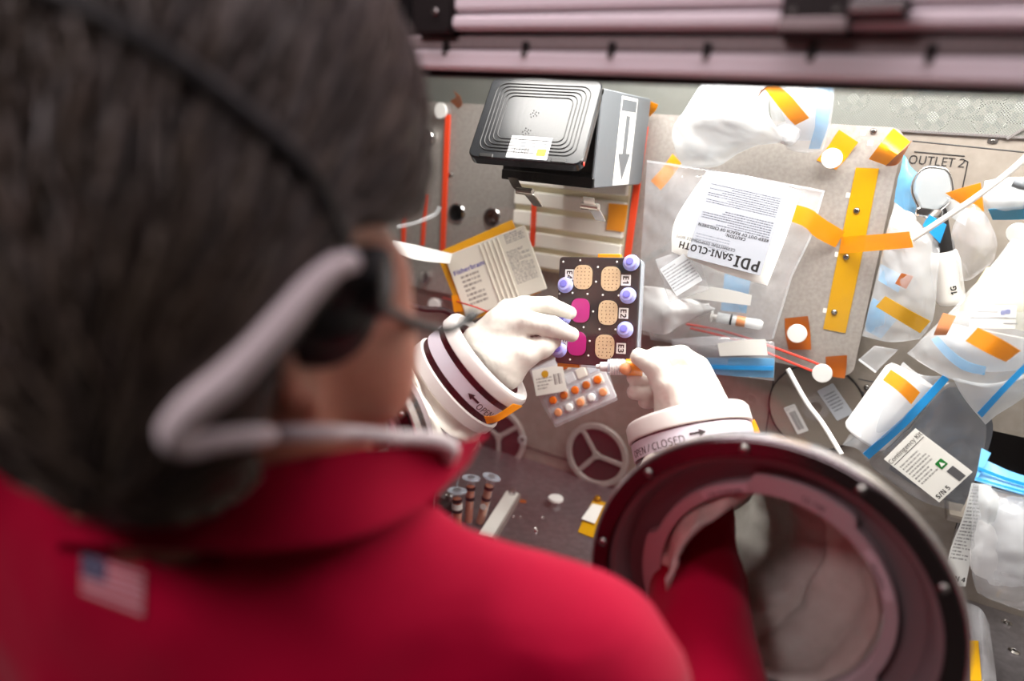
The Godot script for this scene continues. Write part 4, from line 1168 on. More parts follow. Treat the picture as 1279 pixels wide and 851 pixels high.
	part("pouch", bag([[Vector3(-w * 0.62, h * 0.60, -0.008), Vector3(0, h * 0.58, -0.004), Vector3(w * 0.75, h * 0.50, -0.012)], [Vector3(-w * 0.66, 0, -0.007), Vector3(0, 0, -0.004), Vector3(w * 0.82, 0.1 * h, -0.012)], [Vector3(-w * 0.66, -h * 0.56, -0.009), Vector3(0, -h * 0.6, -0.006), Vector3(w * 0.58, -h * 0.56, -0.010)]], 26, 26, 0.0035, 0.0012, 40, 21), M.white_plastic, pt)
	var lb := part("label", slab(w, h, 0.0006, 0.001, 0.0001), print_sheet("packet_print", 420, 420, Color(0.64, 0.66, 0.70), [[0.04, 0.45, 0.92, 0.20, 7, Color(0.10, 0.11, 0.15)], [0.04, 0.70, 0.92, 0.24, 9, Color(0.10, 0.11, 0.15)], [0.5, 0.17, 0.46, 0.16, 5, Color(0.42, 0.44, 0.48)]], 22), pt)
	write("PDI", 0.0125, lb, xf(Vector3(-w * 0.47, h * 0.40, 0.0006)), M.ink, true, HORIZONTAL_ALIGNMENT_LEFT)
	write("SANI-CLOTH", 0.0078, lb, xf(Vector3(-w * 0.10, h * 0.375, 0.0006)), M.ink, true, HORIZONTAL_ALIGNMENT_LEFT)
	write("GERMICIDAL DISPOSABLE WIPE", 0.0030, lb, xf(Vector3(-w * 0.10, h * 0.285, 0.0006)), M.ink, false, HORIZONTAL_ALIGNMENT_LEFT)
	write("CAUTION:", 0.0034, lb, xf(Vector3(-w * 0.05, h * 0.13, 0.0006)), M.ink, true)
	write("KEEP OUT OF REACH OF CHILDREN", 0.0030, lb, xf(Vector3(0, h * 0.08, 0.0006)), M.ink, true)
	# second packet and papers underneath
	var p2: Array = [Transform3D(Vector3(0.8847, 0.4509, -0.1187), Vector3(-0.4575, 0.8885, -0.0347), Vector3(0.0899, 0.0850, 0.9923), Vector3(-0.2430, 0.3789, 0.1601)), 0.0487, 0.0538]
	var sm := thing("foil_packet", "crumpled clear packet with faint slanting print under the wipes packet", "packet", p2[0])
	part("pouch", bag([[Vector3(-p2[1] / 2, p2[2] / 2, 0), Vector3(p2[1] / 2, p2[2] / 2, 0)], [Vector3(-p2[1] / 2, -p2[2] / 2, 0), Vector3(p2[1] / 2, -p2[2] / 2, 0)]], 24, 16, 0.004, 0.002, 60, 31), M.milky_film, sm)
	part("print_panel", slab(p2[1] * 0.72, p2[2] * 0.7, 0.0005, 0.001, 0.0001), print_sheet("foil_print", 200, 130, Color(0.84, 0.86, 0.88), [[0.03, 0.1, 0.94, 0.8, 8, Color(0.40, 0.42, 0.46)]], 32), sm, xf(Vector3(0, 0, 0.005), Vector3(0, 0, 14)))
	single("blue_wrapper", sheet([[Vector3(-0.2154, 0.3723, 0.0700), Vector3(-0.1831, 0.3731, 0.0680)], [Vector3(-0.2143, 0.3518, 0.0700), Vector3(-0.1832, 0.3524, 0.0660)], [Vector3(-0.2142, 0.3238, 0.0660), Vector3(-0.1827, 0.3248, 0.0620)]], 14, 14, 0.0006, 0.002, 50, 33), M.blue_film, "small pale blue wrapper showing below the printed wipes packet", "wrapper")
	single("white_wipe", sheet([[Vector3(-0.3192, 0.3400, 0.0820), Vector3(-0.2832, 0.3454, 0.0920), Vector3(-0.2515, 0.3377, 0.0880), Vector3(-0.2273, 0.3306, 0.0820)], [Vector3(-0.3185, 0.3102, 0.0800), Vector3(-0.2795, 0.3173, 0.0980), Vector3(-0.2498, 0.3197, 0.0920), Vector3(-0.2183, 0.3252, 0.0780)], [Vector3(-0.3172, 0.2794, 0.0760), Vector3(-0.2784, 0.2831, 0.0880), Vector3(-0.2565, 0.2994, 0.0820), Vector3(-0.2348, 0.3132, 0.0760)]], 26, 20, 0.003, 0.003, 38, 35), M.wipe_cloth, "crumpled white wipe beside the lower edge of the cell plate", "cloth")
	single("paper_strip", sheet([[Vector3(-0.2752, 0.3499, 0.0920), Vector3(-0.2414, 0.3562, 0.0960), Vector3(-0.2069, 0.3577, 0.0940), Vector3(-0.1742, 0.3547, 0.0900)], [Vector3(-0.2713, 0.3346, 0.0910), Vector3(-0.2372, 0.3393, 0.0950), Vector3(-0.2045, 0.3407, 0.0930), Vector3(-0.1742, 0.3415, 0.0890)]], 24, 5, 0.0006, 0.0006, 60, 36), M.white_plastic, "glossy white paper strip lying across the clear bag under the packet", "strip")
	var sy := thing("wrapped_syringe", "clear wrapped syringe with a pale orange band in the clear bag", "syringe", Transform3D(aim(Vector3(-0.1834, 0.3157, 0.0700), Vector3(-0.1471, 0.3157, 0.0650) - Vector3(-0.2180, 0.3173, 0.0750)).basis, Vector3(-0.1834, 0.3157, 0.0700)))
	part("barrel", turned([[0, -0.032], [0.0065, -0.032], [0.0065, 0.020], [0.004, 0.024], [0, 0.024]], 20), M.frosted_film, sy)
	part("band", turned([[0.0066, -0.008], [0.0068, -0.008], [0.0068, 0.003], [0.0066, 0.003]], 20), M.peach_fluid, sy)
	part("plunger", turned([[0, -0.040], [0.008, -0.040], [0.008, -0.038], [0.003, -0.037], [0.003, -0.032], [0, -0.032]], 18), M.white_plastic, sy)
	part("mark", turned([[0.0066, -0.016], [0.0069, -0.016], [0.0069, -0.0135], [0.0066, -0.0135]], 20), M.ink, sy)
	# ---- blue zip bag below it
	var b4 := pouch("blue_zip_bag", "clear bag with a broad blue zip and white label lying just above the fist", "bag", [[Vector3(-0.2677, 0.2781, 0.0850), Vector3(-0.2036, 0.2968, 0.0900), Vector3(-0.1398, 0.3018, 0.0850)], [Vector3(-0.2564, 0.2581, 0.0880), Vector3(-0.1942, 0.2767, 0.0950), Vector3(-0.1353, 0.2839, 0.0880)], [Vector3(-0.2300, 0.2402, 0.0850), Vector3(-0.1815, 0.2481, 0.0880), Vector3(-0.1321, 0.2519, 0.0820)]], M.clear_film, 0.006, 0.0018, 41, 50.0)
	strip_on("zip_band", b4, [[Vector3(-0.2366, 0.2606, 0.0940), Vector3(-0.1829, 0.2749, 0.0990), Vector3(-0.1353, 0.2828, 0.0920)], [Vector3(-0.2293, 0.2547, 0.0940), Vector3(-0.1817, 0.2655, 0.0980), Vector3(-0.1338, 0.2739, 0.0920)], [Vector3(-0.2221, 0.2438, 0.0920), Vector3(-0.1781, 0.2507, 0.0950), Vector3(-0.1327, 0.2578, 0.0890)]], M.blue_film, 0.0012, 24)
	strip_on("zip_line", b4, [[Vector3(-0.2266, 0.2547, 0.0962), Vector3(-0.1792, 0.2655, 0.1000), Vector3(-0.1342, 0.2733, 0.0942)], [Vector3(-0.2248, 0.2497, 0.0962), Vector3(-0.1784, 0.2604, 0.1000), Vector3(-0.1334, 0.2684, 0.0942)]], M.blue_zip, 0.0016, 20)
	strip_on("label", b4, [[Vector3(-0.2039, 0.2894, 0.1000), Vector3(-0.1734, 0.3004, 0.1020), Vector3(-0.1480, 0.3064, 0.1000)], [Vector3(-0.1981, 0.2742, 0.1015), Vector3(-0.1682, 0.2824, 0.1035), Vector3(-0.1418, 0.2877, 0.1015)]], M.white_paper, 0.0005, 12)
	# ---- the crowd of bags past the panel
	single("blue_wrapper", sheet([[Vector3(-0.0460, 0.5325, 0.0550), Vector3(-0.0370, 0.5246, 0.0600), Vector3(-0.0245, 0.5119, 0.0550)], [Vector3(-0.0461, 0.5187, 0.0600), Vector3(-0.0351, 0.5128, 0.0680), Vector3(-0.0222, 0.5053, 0.0600)], [Vector3(-0.0460, 0.5012, 0.0580), Vector3(-0.0346, 0.4939, 0.0660), Vector3(-0.0215, 0.4828, 0.0600)], [Vector3(-0.0452, 0.4800, 0.0550), Vector3(-0.0338, 0.4727, 0.0600), Vector3(-0.0212, 0.4685, 0.0550)]], 22, 22, 0.0006, 0.003, 45, 44), M.blue_film, "crumpled blue and white wrapper against the panel edge below OUTLET", "wrapper")
	var hk := thing("clear_clip", "clear rounded plastic clip with a steel foot under the OUTLET lettering", "clip", face(Vector3(-0.0123, 0.4964, 0.0750), Vector3(0.35, 0.15, 1)))
	var cm := Mesher.new()
	var co := PackedVector2Array()
	for i in 28:
		var a := TAU * i / 28
		co.append(Vector2(cos(a) * (0.0185 + 0.003 * cos(2 * a + 0.8)), sin(a) * (0.0265 + 0.003 * sin(3 * a))))
	prism(cm, co, 0.010, 0.003)
	part("body", cm.mesh(60.0), M.clip_resin, hk)
	part("edge_bead", ring_tube(co, 0.0010), M.screw_steel, hk, xf(Vector3(0, 0, 0.009)))
	part("steel_foot", slab(0.026, 0.010, 0.006, 0.003, 0.0015), M.chrome, hk, xf(Vector3(0.002, -0.024, 0.005)))
	var b5 := pouch("clear_bag", "clear bag with blue wrap and two tape patches hanging along the panel edge", "bag", [[Vector3(-0.0433, 0.4803, 0.0750), Vector3(-0.0169, 0.4640, 0.0850), Vector3(0.0098, 0.4412, 0.0800)], [Vector3(-0.0441, 0.4475, 0.0750), Vector3(-0.0155, 0.4353, 0.0920), Vector3(0.0135, 0.4126, 0.0850)], [Vector3(-0.0451, 0.3921, 0.0700), Vector3(-0.0096, 0.3831, 0.0920), Vector3(0.0195, 0.3610, 0.0800)], [Vector3(-0.0479, 0.3230, 0.0620), Vector3(-0.0167, 0.3246, 0.0750), Vector3(0.0123, 0.3334, 0.0700)]], M.milky_film, 0.010, 0.007, 51, 34.0, 44, 44)
	var b5b := pouch("clear_bag", "clear bag corner folded square below the taped clear bag", "bag", [[Vector3(-0.0320, 0.3175, 0.0750), Vector3(-0.0071, 0.3180, 0.0750)], [Vector3(-0.0455, 0.2957, 0.0700), Vector3(-0.0252, 0.2844, 0.0700)]], M.milky_film, 0.003, 0.001, 52, 50.0, 12, 12)
	strip_on("sealed_edge", b5b, [[Vector3(-0.0454, 0.2963, 0.0725), Vector3(-0.0251, 0.2851, 0.0725)], [Vector3(-0.0445, 0.2985, 0.0725), Vector3(-0.0239, 0.2874, 0.0725)]], M.frosted_film, 0.0006, 8)
	single("blue_wrapper", sheet([[Vector3(-0.0447, 0.3708, 0.0660), Vector3(-0.0278, 0.3636, 0.0720), Vector3(-0.0142, 0.3530, 0.0720)], [Vector3(-0.0469, 0.3513, 0.0660), Vector3(-0.0310, 0.3459, 0.0720), Vector3(-0.0200, 0.3401, 0.0700)], [Vector3(-0.0465, 0.3292, 0.0620), Vector3(-0.0345, 0.3267, 0.0660), Vector3(-0.0273, 0.3243, 0.0660)]], 18, 16, 0.0006, 0.003, 45, 54), M.blue_film, "blue wrapper low inside the taped clear bag by the panel edge", "wrapper")
	single("blue_wrapper", sheet([[Vector3(-0.0438, 0.4108, 0.0700), Vector3(-0.0189, 0.4016, 0.0750)], [Vector3(-0.0435, 0.3923, 0.0700), Vector3(-0.0199, 0.3823, 0.0750)]], 12, 10, 0.0006, 0.002, 45, 55), M.blue_film, "pale blue wrapper between the two tape patches of the clear bag", "wrapper")
	tape([[Vector3(-0.0310, 0.3803, 0.0980), Vector3(-0.0383, 0.3664, 0.0940)], [Vector3(-0.0067, 0.3712, 0.1040), Vector3(-0.0134, 0.3566, 0.1000)], [Vector3(0.0168, 0.3608, 0.0960), Vector3(0.0098, 0.3454, 0.0940)]], M.tape_gold, "olive and brown tape patch across the clear bag by the panel edge")
	tape([[Vector3(-0.0206, 0.4083, 0.1000), Vector3(-0.0245, 0.3958, 0.0980)], [Vector3(-0.0086, 0.4067, 0.1000), Vector3(-0.0126, 0.3916, 0.0980)]], M.tape_dark, "small brown tape patch above the olive one on the clear bag")
	wad("white_wad", "smooth round white wad behind the orange tape end past the panel edge", "cloth", xf(Vector3(-0.0309, 0.4602, 0.0680)), Vector3(0.014, 0.013, 0.010), M.wipe_cloth, 57, 0.1)
	single("blue_film_patch", sheet([[Vector3(-0.0078, 0.4722, 0.0900), Vector3(0.0104, 0.4636, 0.0920)], [Vector3(-0.0113, 0.4597, 0.0880), Vector3(0.0086, 0.4437, 0.0900)]], 12, 10, 0.0008, 0.0015, 50, 58), M.blue_zip, "bright blue film corner below the clear clip", "wrapper")
	# squeeze bottle with black cap
	var bt0: Vector3 = Vector3(0.0309, 0.3836, 0.0620)
	var bt1: Vector3 = Vector3(-0.0000, 0.4774, 0.0750)
	var bo := thing("squeeze_bottle", "white squeeze bottle with a long black cap between the clear bags", "bottle", aim(bt0, bt1 - bt0))
	part("body", turned([[0, -0.008], [0.012, -0.006], [0.0145, 0.0], [0.0145, 0.042], [0.0125, 0.052], [0.009, 0.056], [0, 0.056]], 28), M.white_plastic, bo)
	part("cap", turned([[0, 0.052], [0.0105, 0.052], [0.0105, 0.064], [0.0085, 0.068], [0.0075, 0.098], [0.005, 0.104], [0, 0.104]], 24), M.black_rubber, bo)
	write("1G", 0.006, bo, Transform3D(Basis(Vector3(0, 1, 0), Vector3(-1, 0, 0), Vector3(0, 0, 1)), Vector3(0.0, 0.012, 0.0146)), M.ink, true)
	pouch("clear_bag", "empty crumpled clear bag hanging under the white stick beside the bottle", "bag", [[Vector3(0.0223, 0.4805, 0.0850), Vector3(0.0299, 0.4882, 0.0900), Vector3(0.0419, 0.4794, 0.0850)], [Vector3(0.0170, 0.4605, 0.0850), Vector3(0.0368, 0.4616, 0.0980), Vector3(0.0578, 0.4550, 0.0850)], [Vector3(0.0243, 0.4328, 0.0800), Vector3(0.0424, 0.4298, 0.0900), Vector3(0.0618, 0.4316, 0.0800)], [Vector3(0.0363, 0.4044, 0.0750), Vector3(0.0458, 0.4084, 0.0800), Vector3(0.0529, 0.4163, 0.0780)]], M.clear_film, 0.010, 0.009, 61, 30.0, 36, 36)
	# upper right pouch with blue zip
	var b6 := pouch("white_pouch", "white filled pouch with a teal zip along its bottom, above the stud", "pouch", [[Vector3(0.0355, 0.5110, 0.0700), Vector3(0.0566, 0.5163, 0.0750), Vector3(0.0823, 0.5186, 0.0700)], [Vector3(0.0374, 0.4949, 0.0750), Vector3(0.0602, 0.4977, 0.0850), Vector3(0.0857, 0.5002, 0.0800)], [Vector3(0.0447, 0.4789, 0.0700), Vector3(0.0654, 0.4832, 0.0750), Vector3(0.0895, 0.4873, 0.0700)]], M.frosted_film, 0.008, 0.0015, 63)
	strip_on("zip_band", b6, [[Vector3(0.0442, 0.4827, 0.0800), Vector3(0.0665, 0.4872, 0.0860), Vector3(0.0876, 0.4916, 0.0800)], [Vector3(0.0509, 0.4724, 0.0740), Vector3(0.0712, 0.4751, 0.0780), Vector3(0.0909, 0.4796, 0.0740)]], M.deep_blue_zip, 0.0012, 18, 0.0006)
	part("grey_toggle", turned([[0, -0.008], [0.004, -0.008], [0.0045, 0.0], [0.004, 0.008], [0, 0.008]], 16), M.case_side, b6, Transform3D(Basis(Vector3(0, 0, 1), PI / 2 - 0.2), Vector3(0.0665, 0.5104, 0.0900) - b6.position))
	single("white_cloth", sheet([[Vector3(0.0388, 0.5089, 0.0720), Vector3(0.0827, 0.5155, 0.0740)], [Vector3(0.0418, 0.4938, 0.0780), Vector3(0.0858, 0.4994, 0.0800)], [Vector3(0.0475, 0.4818, 0.0720), Vector3(0.0887, 0.4891, 0.0740)]], 12, 12, 0.005, 0.002, 40, 64), M.wipe_cloth, "white cloth folded inside the teal zipped pouch", "cloth")
	tape([[Vector3(0.0029, 0.4957, 0.0820), Vector3(0.0241, 0.4828, 0.0780)], [Vector3(0.0174, 0.5031, 0.0880), Vector3(0.0337, 0.4815, 0.0800)], [Vector3(0.0316, 0.5094, 0.0900), Vector3(0.0411, 0.4807, 0.0800)]], M.tape, "orange tape flap joining the white stick to the teal zipped pouch")
	tape([[Vector3(0.0045, 0.4916, 0.0800), Vector3(0.0066, 0.4745, 0.0720)], [Vector3(0.0157, 0.4878, 0.0800), Vector3(0.0199, 0.4677, 0.0740)], [Vector3(0.0274, 0.4807, 0.0780), Vector3(0.0282, 0.4637, 0.0740)]], M.frosted_film, "translucent tape flap hanging under the orange one by the clip")
	# big front bag
	var b7 := pouch("clear_bag", "big taped clear bag holding a cream pad, in front of all its neighbours", "bag", [[Vector3(0.0691, 0.4583, 0.1050), Vector3(0.0867, 0.4556, 0.1100), Vector3(0.1147, 0.4488, 0.1050)], [Vector3(0.0516, 0.4178, 0.1100), Vector3(0.0768, 0.4109, 0.1300), Vector3(0.1216, 0.3987, 0.1200)], [Vector3(0.0221, 0.3583, 0.1100), Vector3(0.0609, 0.3578, 0.1400), Vector3(0.1303, 0.3474, 0.1200)], [Vector3(0.0016, 0.3210, 0.1000), Vector3(0.0490, 0.3077, 0.1200), Vector3(0.1349, 0.3033, 0.1100)]], M.milky_film, 0.014, 0.007, 71, 30.0, 48, 48)
	part("bag_corner", bag([[Vector3(0.0488, 0.3089, 0.1180) - b7.position, Vector3(0.0839, 0.3122, 0.1250) - b7.position, Vector3(0.1196, 0.3366, 0.1200) - b7.position], [Vector3(0.0639, 0.2869, 0.1100) - b7.position, Vector3(0.0919, 0.2937, 0.1150) - b7.position, Vector3(0.1247, 0.3181, 0.1100) - b7.position], [Vector3(0.0897, 0.2603, 0.1000) - b7.position, Vector3(0.1003, 0.2803, 0.1050) - b7.position, Vector3(0.1265, 0.3140, 0.1000) - b7.position]], 18, 18, 0.005, 0.003, 40, 72), M.frosted_film, b7)
	strip_on("zip_line", b7, [[Vector3(0.1066, 0.3479, 0.1340), Vector3(0.0914, 0.3142, 0.1320), Vector3(0.0781, 0.2776, 0.1180)], [Vector3(0.1104, 0.3430, 0.1340), Vector3(0.0957, 0.3101, 0.1320), Vector3(0.0834, 0.2732, 0.1170)]], M.blue_zip, 0.0014, 20)
	strip_on("blue_fold", b7, [[Vector3(0.0218, 0.3457, 0.1180), Vector3(0.0381, 0.3321, 0.1280), Vector3(0.0558, 0.3231, 0.1320), Vector3(0.0742, 0.3227, 0.1340)], [Vector3(0.0268, 0.3507, 0.1200), Vector3(0.0421, 0.3404, 0.1300), Vector3(0.0580, 0.3328, 0.1340), Vector3(0.0736, 0.3317, 0.1360)]], M.blue_film, 0.001, 24, 0.001)
	single("cream_pad", sheet([[Vector3(0.0536, 0.4275, 0.1120), Vector3(0.0767, 0.4321, 0.1200), Vector3(0.1198, 0.4235, 0.1120)], [Vector3(0.0446, 0.3975, 0.1120), Vector3(0.0744, 0.4017, 0.1260), Vector3(0.1230, 0.3943, 0.1160)], [Vector3(0.0361, 0.3695, 0.1080), Vector3(0.0709, 0.3725, 0.1200), Vector3(0.1269, 0.3656, 0.1120)]], 16, 14, 0.008, 0.001, 30, 74), M.pad_cream, "cream pad inside the big taped clear bag", "pad")
	single("white_cloth", sheet([[Vector3(0.0342, 0.3642, 0.1100), Vector3(0.0725, 0.3644, 0.1240), Vector3(0.1210, 0.3610, 0.1160)], [Vector3(0.0257, 0.3408, 0.1080), Vector3(0.0672, 0.3406, 0.1220), Vector3(0.1253, 0.3431, 0.1140)], [Vector3(0.0467, 0.3192, 0.1040), Vector3(0.0756, 0.3196, 0.1140), Vector3(0.1219, 0.3318, 0.1060)]], 20, 16, 0.006, 0.003, 36, 75), M.wipe_cloth, "white padding under the cream pad in the big clear bag", "cloth")
	tape([[Vector3(0.0560, 0.3762, 0.1700), Vector3(0.0487, 0.3605, 0.1680)], [Vector3(0.0756, 0.3698, 0.1740), Vector3(0.0682, 0.3533, 0.1720)], [Vector3(0.0941, 0.3605, 0.1680), Vector3(0.0851, 0.3467, 0.1660)]], M.tape, "bright orange tape on the big clear bag below its white label")
	tape([[Vector3(0.0255, 0.3783, 0.1340), Vector3(0.0371, 0.3778, 0.1380)], [Vector3(0.0229, 0.3632, 0.1340), Vector3(0.0343, 0.3638, 0.1380)], [Vector3(0.0220, 0.3527, 0.1300), Vector3(0.0331, 0.3558, 0.1340)]], M.peach_fluid, "faded peach tape at the slanting side of the big clear bag")
	var wl: Array = [Transform3D(Vector3(0.9815, 0.1452, -0.1247), Vector3(-0.1542, 0.9858, -0.0659), Vector3(0.1134, 0.0840, 0.9900), Vector3(0.0680, 0.3820, 0.1331)), 0.0392, 0.0229]
	var wlb := thing("white_label", "white label with a small blue emblem on the big clear bag", "label", Transform3D((wl[0] as Transform3D).basis, (wl[0] as Transform3D).origin))
	part("paper", slab(wl[1], wl[2], 0.0004, 0.0006, 0.0001), M.white_paper, wlb)
	part("fold_line", slab(wl[1], 0.0008, 0.0002, 0.0002, 0.00005), M.grey_ink, wlb, xf(Vector3(0, -0.001, 0.0005)))
	for e in [[-0.002, 0.0035], [0.002, 0.0045]]:
		part("blue_emblem", slab(0.0045, 0.005, 0.0002, 0.0015, 0.00005), M.blue_ink, wlb, xf(Vector3(wl[1] * 0.27 + e[0], wl[2] * 0.22 + e[1] - 0.004, 0.0004)))
	for k in 3:
		part("type_line", slab(0.018 - 0.003 * k, 0.0011, 0.0002, 0.0003, 0.00005), M.grey_ink, wlb, xf(Vector3(-wl[1] * 0.12 + 0.01 * k, wl[2] * (0.22 - 0.25 * k), 0.0004)))
	# roll wrapped in a zip bag
	var ra: Vector3 = Vector3(0.0138, 0.2911, 0.0750)
	var rb: Vector3 = Vector3(-0.0187, 0.2079, 0.0850)
	var ro := thing("white_roll", "white wrapped roll with orange tape in a blue zip bag", "roll", aim((ra + rb) / 2, ra - rb))
	var rl := (ra - rb).length() / 2
	part("roll", turned([[0, -rl], [0.026, -rl], [0.029, -rl + 0.004], [0.030, rl - 0.006], [0.027, rl], [0, rl]], 32), M.wipe_cloth, ro)
	tape([[Vector3(-0.0092, 0.3044, 0.1180), Vector3(-0.0146, 0.2909, 0.1180)], [Vector3(0.0063, 0.3012, 0.1340), Vector3(0.0014, 0.2872, 0.1340)], [Vector3(0.0223, 0.2894, 0.1300), Vector3(0.0169, 0.2743, 0.1300)]], M.tape, "orange tape band round the white roll")
	var b8 := pouch("clear_bag", "clear zip bag around the white roll, touching the port ring", "bag", [[Vector3(0.0003, 0.3102, 0.0950), Vector3(0.0194, 0.3056, 0.1180), Vector3(0.0451, 0.3051, 0.1000)], [Vector3(-0.0195, 0.2626, 0.1000), Vector3(0.0045, 0.2563, 0.1220), Vector3(0.0217, 0.2537, 0.1050)], [Vector3(-0.0418, 0.1964, 0.0950), Vector3(-0.0238, 0.2003, 0.1080), Vector3(-0.0114, 0.1829, 0.0950)]], M.milky_film, 0.006, 0.002, 81)
	strip_on("zip_line", b8, [[Vector3(0.0397, 0.3098, 0.1160), Vector3(0.0136, 0.2578, 0.1220), Vector3(-0.0182, 0.1987, 0.1100)], [Vector3(0.0458, 0.3056, 0.1150), Vector3(0.0209, 0.2529, 0.1210), Vector3(-0.0105, 0.1936, 0.1090)]], M.blue_zip, 0.0016, 24)
	# contingency kit
	var b9 := pouch("kit_bag", "grey clear kit bag with a large white label beside the big port ring", "bag", [[Vector3(0.0231, 0.2457, 0.1000), Vector3(0.0454, 0.2964, 0.0950), Vector3(0.0695, 0.2899, 0.0900)], [Vector3(0.0069, 0.2143, 0.1050), Vector3(0.0474, 0.2433, 0.1100), Vector3(0.0911, 0.2581, 0.0950)], [Vector3(-0.0100, 0.1892, 0.1050), Vector3(0.0439, 0.1840, 0.1100), Vector3(0.0948, 0.2061, 0.1000)], [Vector3(0.0041, 0.1753, 0.1000), Vector3(0.0494, 0.1555, 0.1000), Vector3(0.0895, 0.1530, 0.0950)]], M.grey_film, 0.006, 0.005, 85, 34.0, 40, 40)
	single("grey_pouch", sheet([[Vector3(0.0239, 0.2403, 0.0920), Vector3(0.0484, 0.2893, 0.0900), Vector3(0.0846, 0.2830, 0.0850)], [Vector3(0.0143, 0.2073, 0.0960), Vector3(0.0503, 0.2359, 0.1000), Vector3(0.1000, 0.2460, 0.0880)], [Vector3(0.0114, 0.1785, 0.0920), Vector3(0.0558, 0.1631, 0.0940), Vector3(0.0921, 0.1596, 0.0900)]], 30, 30, 0.006, 0.004, 26, 86), mat("grey_pouch", Color(0.36, 0.37, 0.39), 0.22), "dark grey pouch inside the labelled kit bag", "pouch")
	var kl: Array = [Transform3D(Vector3(0.4768, 0.8684, -0.1360), Vector3(-0.8747, 0.4841, 0.0247), Vector3(0.0873, 0.1072, 0.9904), Vector3(0.0427, 0.2294, 0.1807)), 0.0446, 0.0654]
	var kt := thing("kit_label", "white Contingency Kit label with a green square and bar code", "label", kl[0])
	var kw: float = kl[1]
	var kh: float = kl[2]
	var kp := part("paper", slab(kw, kh, 0.0005, 0.0006, 0.0001), print_sheet("kit_print", 200, 300, Color(0.87, 0.87, 0.85), [[0.08, 0.24, 0.62, 0.44, 8, Color(0.3, 0.3, 0.3)]], 88), kt)
	write("Contingency Kit", 0.0046, kp, xf(Vector3(0, kh * 0.40, 0.0005)), M.ink)
	part("rule", slab(kw * 0.92, 0.0007, 0.0002, 0.0002, 0.00005), M.ink, kt, xf(Vector3(0, kh * 0.33, 0.0005)))
	var gs := part("green_square", slab(0.0085, 0.0085, 0.0003, 0.001, 0.0001), mat("green_sign", Color(0.05, 0.45, 0.16), 0.5), kt, xf(Vector3(kw * 0.22, -kh * 0.12, 0.0005)))
	var gm := Mesher.new()
	prism(gm, PackedVector2Array([Vector2(-0.0026, -0.0022), Vector2(0.0026, -0.0022), Vector2(0, 0.0026)]), 0.0002)
	part("triangle", gm.mesh(), M.white_paper, gs, xf(Vector3(0, 0, 0.0003)))
	part("bar_code", slab(0.0085, 0.015, 0.0002, 0.0004, 0.00005), M.grey_ink, kt, xf(Vector3(kw * 0.25, -kh * 0.36, 0.0005)))
	write("S/N 5", 0.0048, kt, xf(Vector3(-kw * 0.26, -kh * 0.43, 0.0005)), M.ink, true)
	# bottom right bag of white packing
	var b10 := pouch("zip_bag", "stuffed clear zip bag with a sky blue double zip standing below the kit bag", "bag", [[Vector3(0.0847, 0.2182, 0.1700), Vector3(0.1078, 0.2229, 0.1800), Vector3(0.1550, 0.2189, 0.1700)], [Vector3(0.0942, 0.1705, 0.1700), Vector3(0.1218, 0.1857, 0.1950), Vector3(0.1642, 0.1748, 0.1800)], [Vector3(0.1051, 0.1231, 0.1700), Vector3(0.1349, 0.1344, 0.1900), Vector3(0.1746, 0.1299, 0.1800)], [Vector3(0.1155, 0.0957, 0.1600), Vector3(0.1441, 0.0986, 0.1700), Vector3(0.1844, 0.0945, 0.1650)]], M.milky_film, 0.012, 0.008, 91, 30.0, 44, 48)
	strip_on("zip_band", b10, [[Vector3(0.0872, 0.2455, 0.1650), Vector3(0.1130, 0.2394, 0.1650), Vector3(0.1524, 0.2345, 0.1600)], [Vector3(0.0850, 0.2252, 0.1780), Vector3(0.1120, 0.2265, 0.1850), Vector3(0.1531, 0.2235, 0.1780)]], M.blue_film, 0.0012, 18, 0.0012)
	strip_on("zip_line", b10, [[Vector3(0.0855, 0.2391, 0.1750), Vector3(0.1130, 0.2359, 0.1780), Vector3(0.1516, 0.2324, 0.1720)], [Vector3(0.0855, 0.2360, 0.1760), Vector3(0.1129, 0.2329, 0.1790), Vector3(0.1522, 0.2296, 0.1730)]], M.blue_zip, 0.001, 18)
	strip_on("zip_line", b10, [[Vector3(0.0854, 0.2296, 0.1800), Vector3(0.1124, 0.2304, 0.1860), Vector3(0.1520, 0.2274, 0.1800)], [Vector3(0.0852, 0.2273, 0.1810), Vector3(0.1128, 0.2284, 0.1870), Vector3(0.1523, 0.2255, 0.1810)]], M.blue_zip, 0.001, 18)
	strip_on("torn_corner", b10, [[Vector3(0.0856, 0.2537, 0.1600), Vector3(0.0944, 0.2510, 0.1600)], [Vector3(0.0859, 0.2271, 0.1820), Vector3(0.0893, 0.2342, 0.1750)]], M.blue_film, 0.0008, 6)
	wad("white_packing", "crumpled white packing filling the sky blue zipped bag", "packing", xf(Vector3(0.1337, 0.1644, 0.1650)), Vector3(0.042, 0.056, 0.022), M.wipe_cloth, 93, 0.3)
	single("wrapped_spoon", sheet([[Vector3(0.0878, 0.2266, 0.1920), Vector3(0.0977, 0.2289, 0.1980), Vector3(0.1051, 0.2228, 0.1940)], [Vector3(0.0915, 0.2086, 0.1960), Vector3(0.0999, 0.2116, 0.2040), Vector3(0.1078, 0.2099, 0.1980)], [Vector3(0.0981, 0.1914, 0.1920), Vector3(0.1032, 0.1917, 0.1980), Vector3(0.1087, 0.1944, 0.1940)]], 10, 12, 0.003, 0.0008, 40, 94), M.frosted_film, "rounded translucent wrapper end at the top of the sky blue zipped bag", "wrapper")
	var ts := thing("typed_strip", "narrow white strip of small type sticking out beside the sky blue zipped bag", "label", face(Vector3(0.0929, 0.1602, 0.1650), Vector3(0.5, 0.2, 1)))
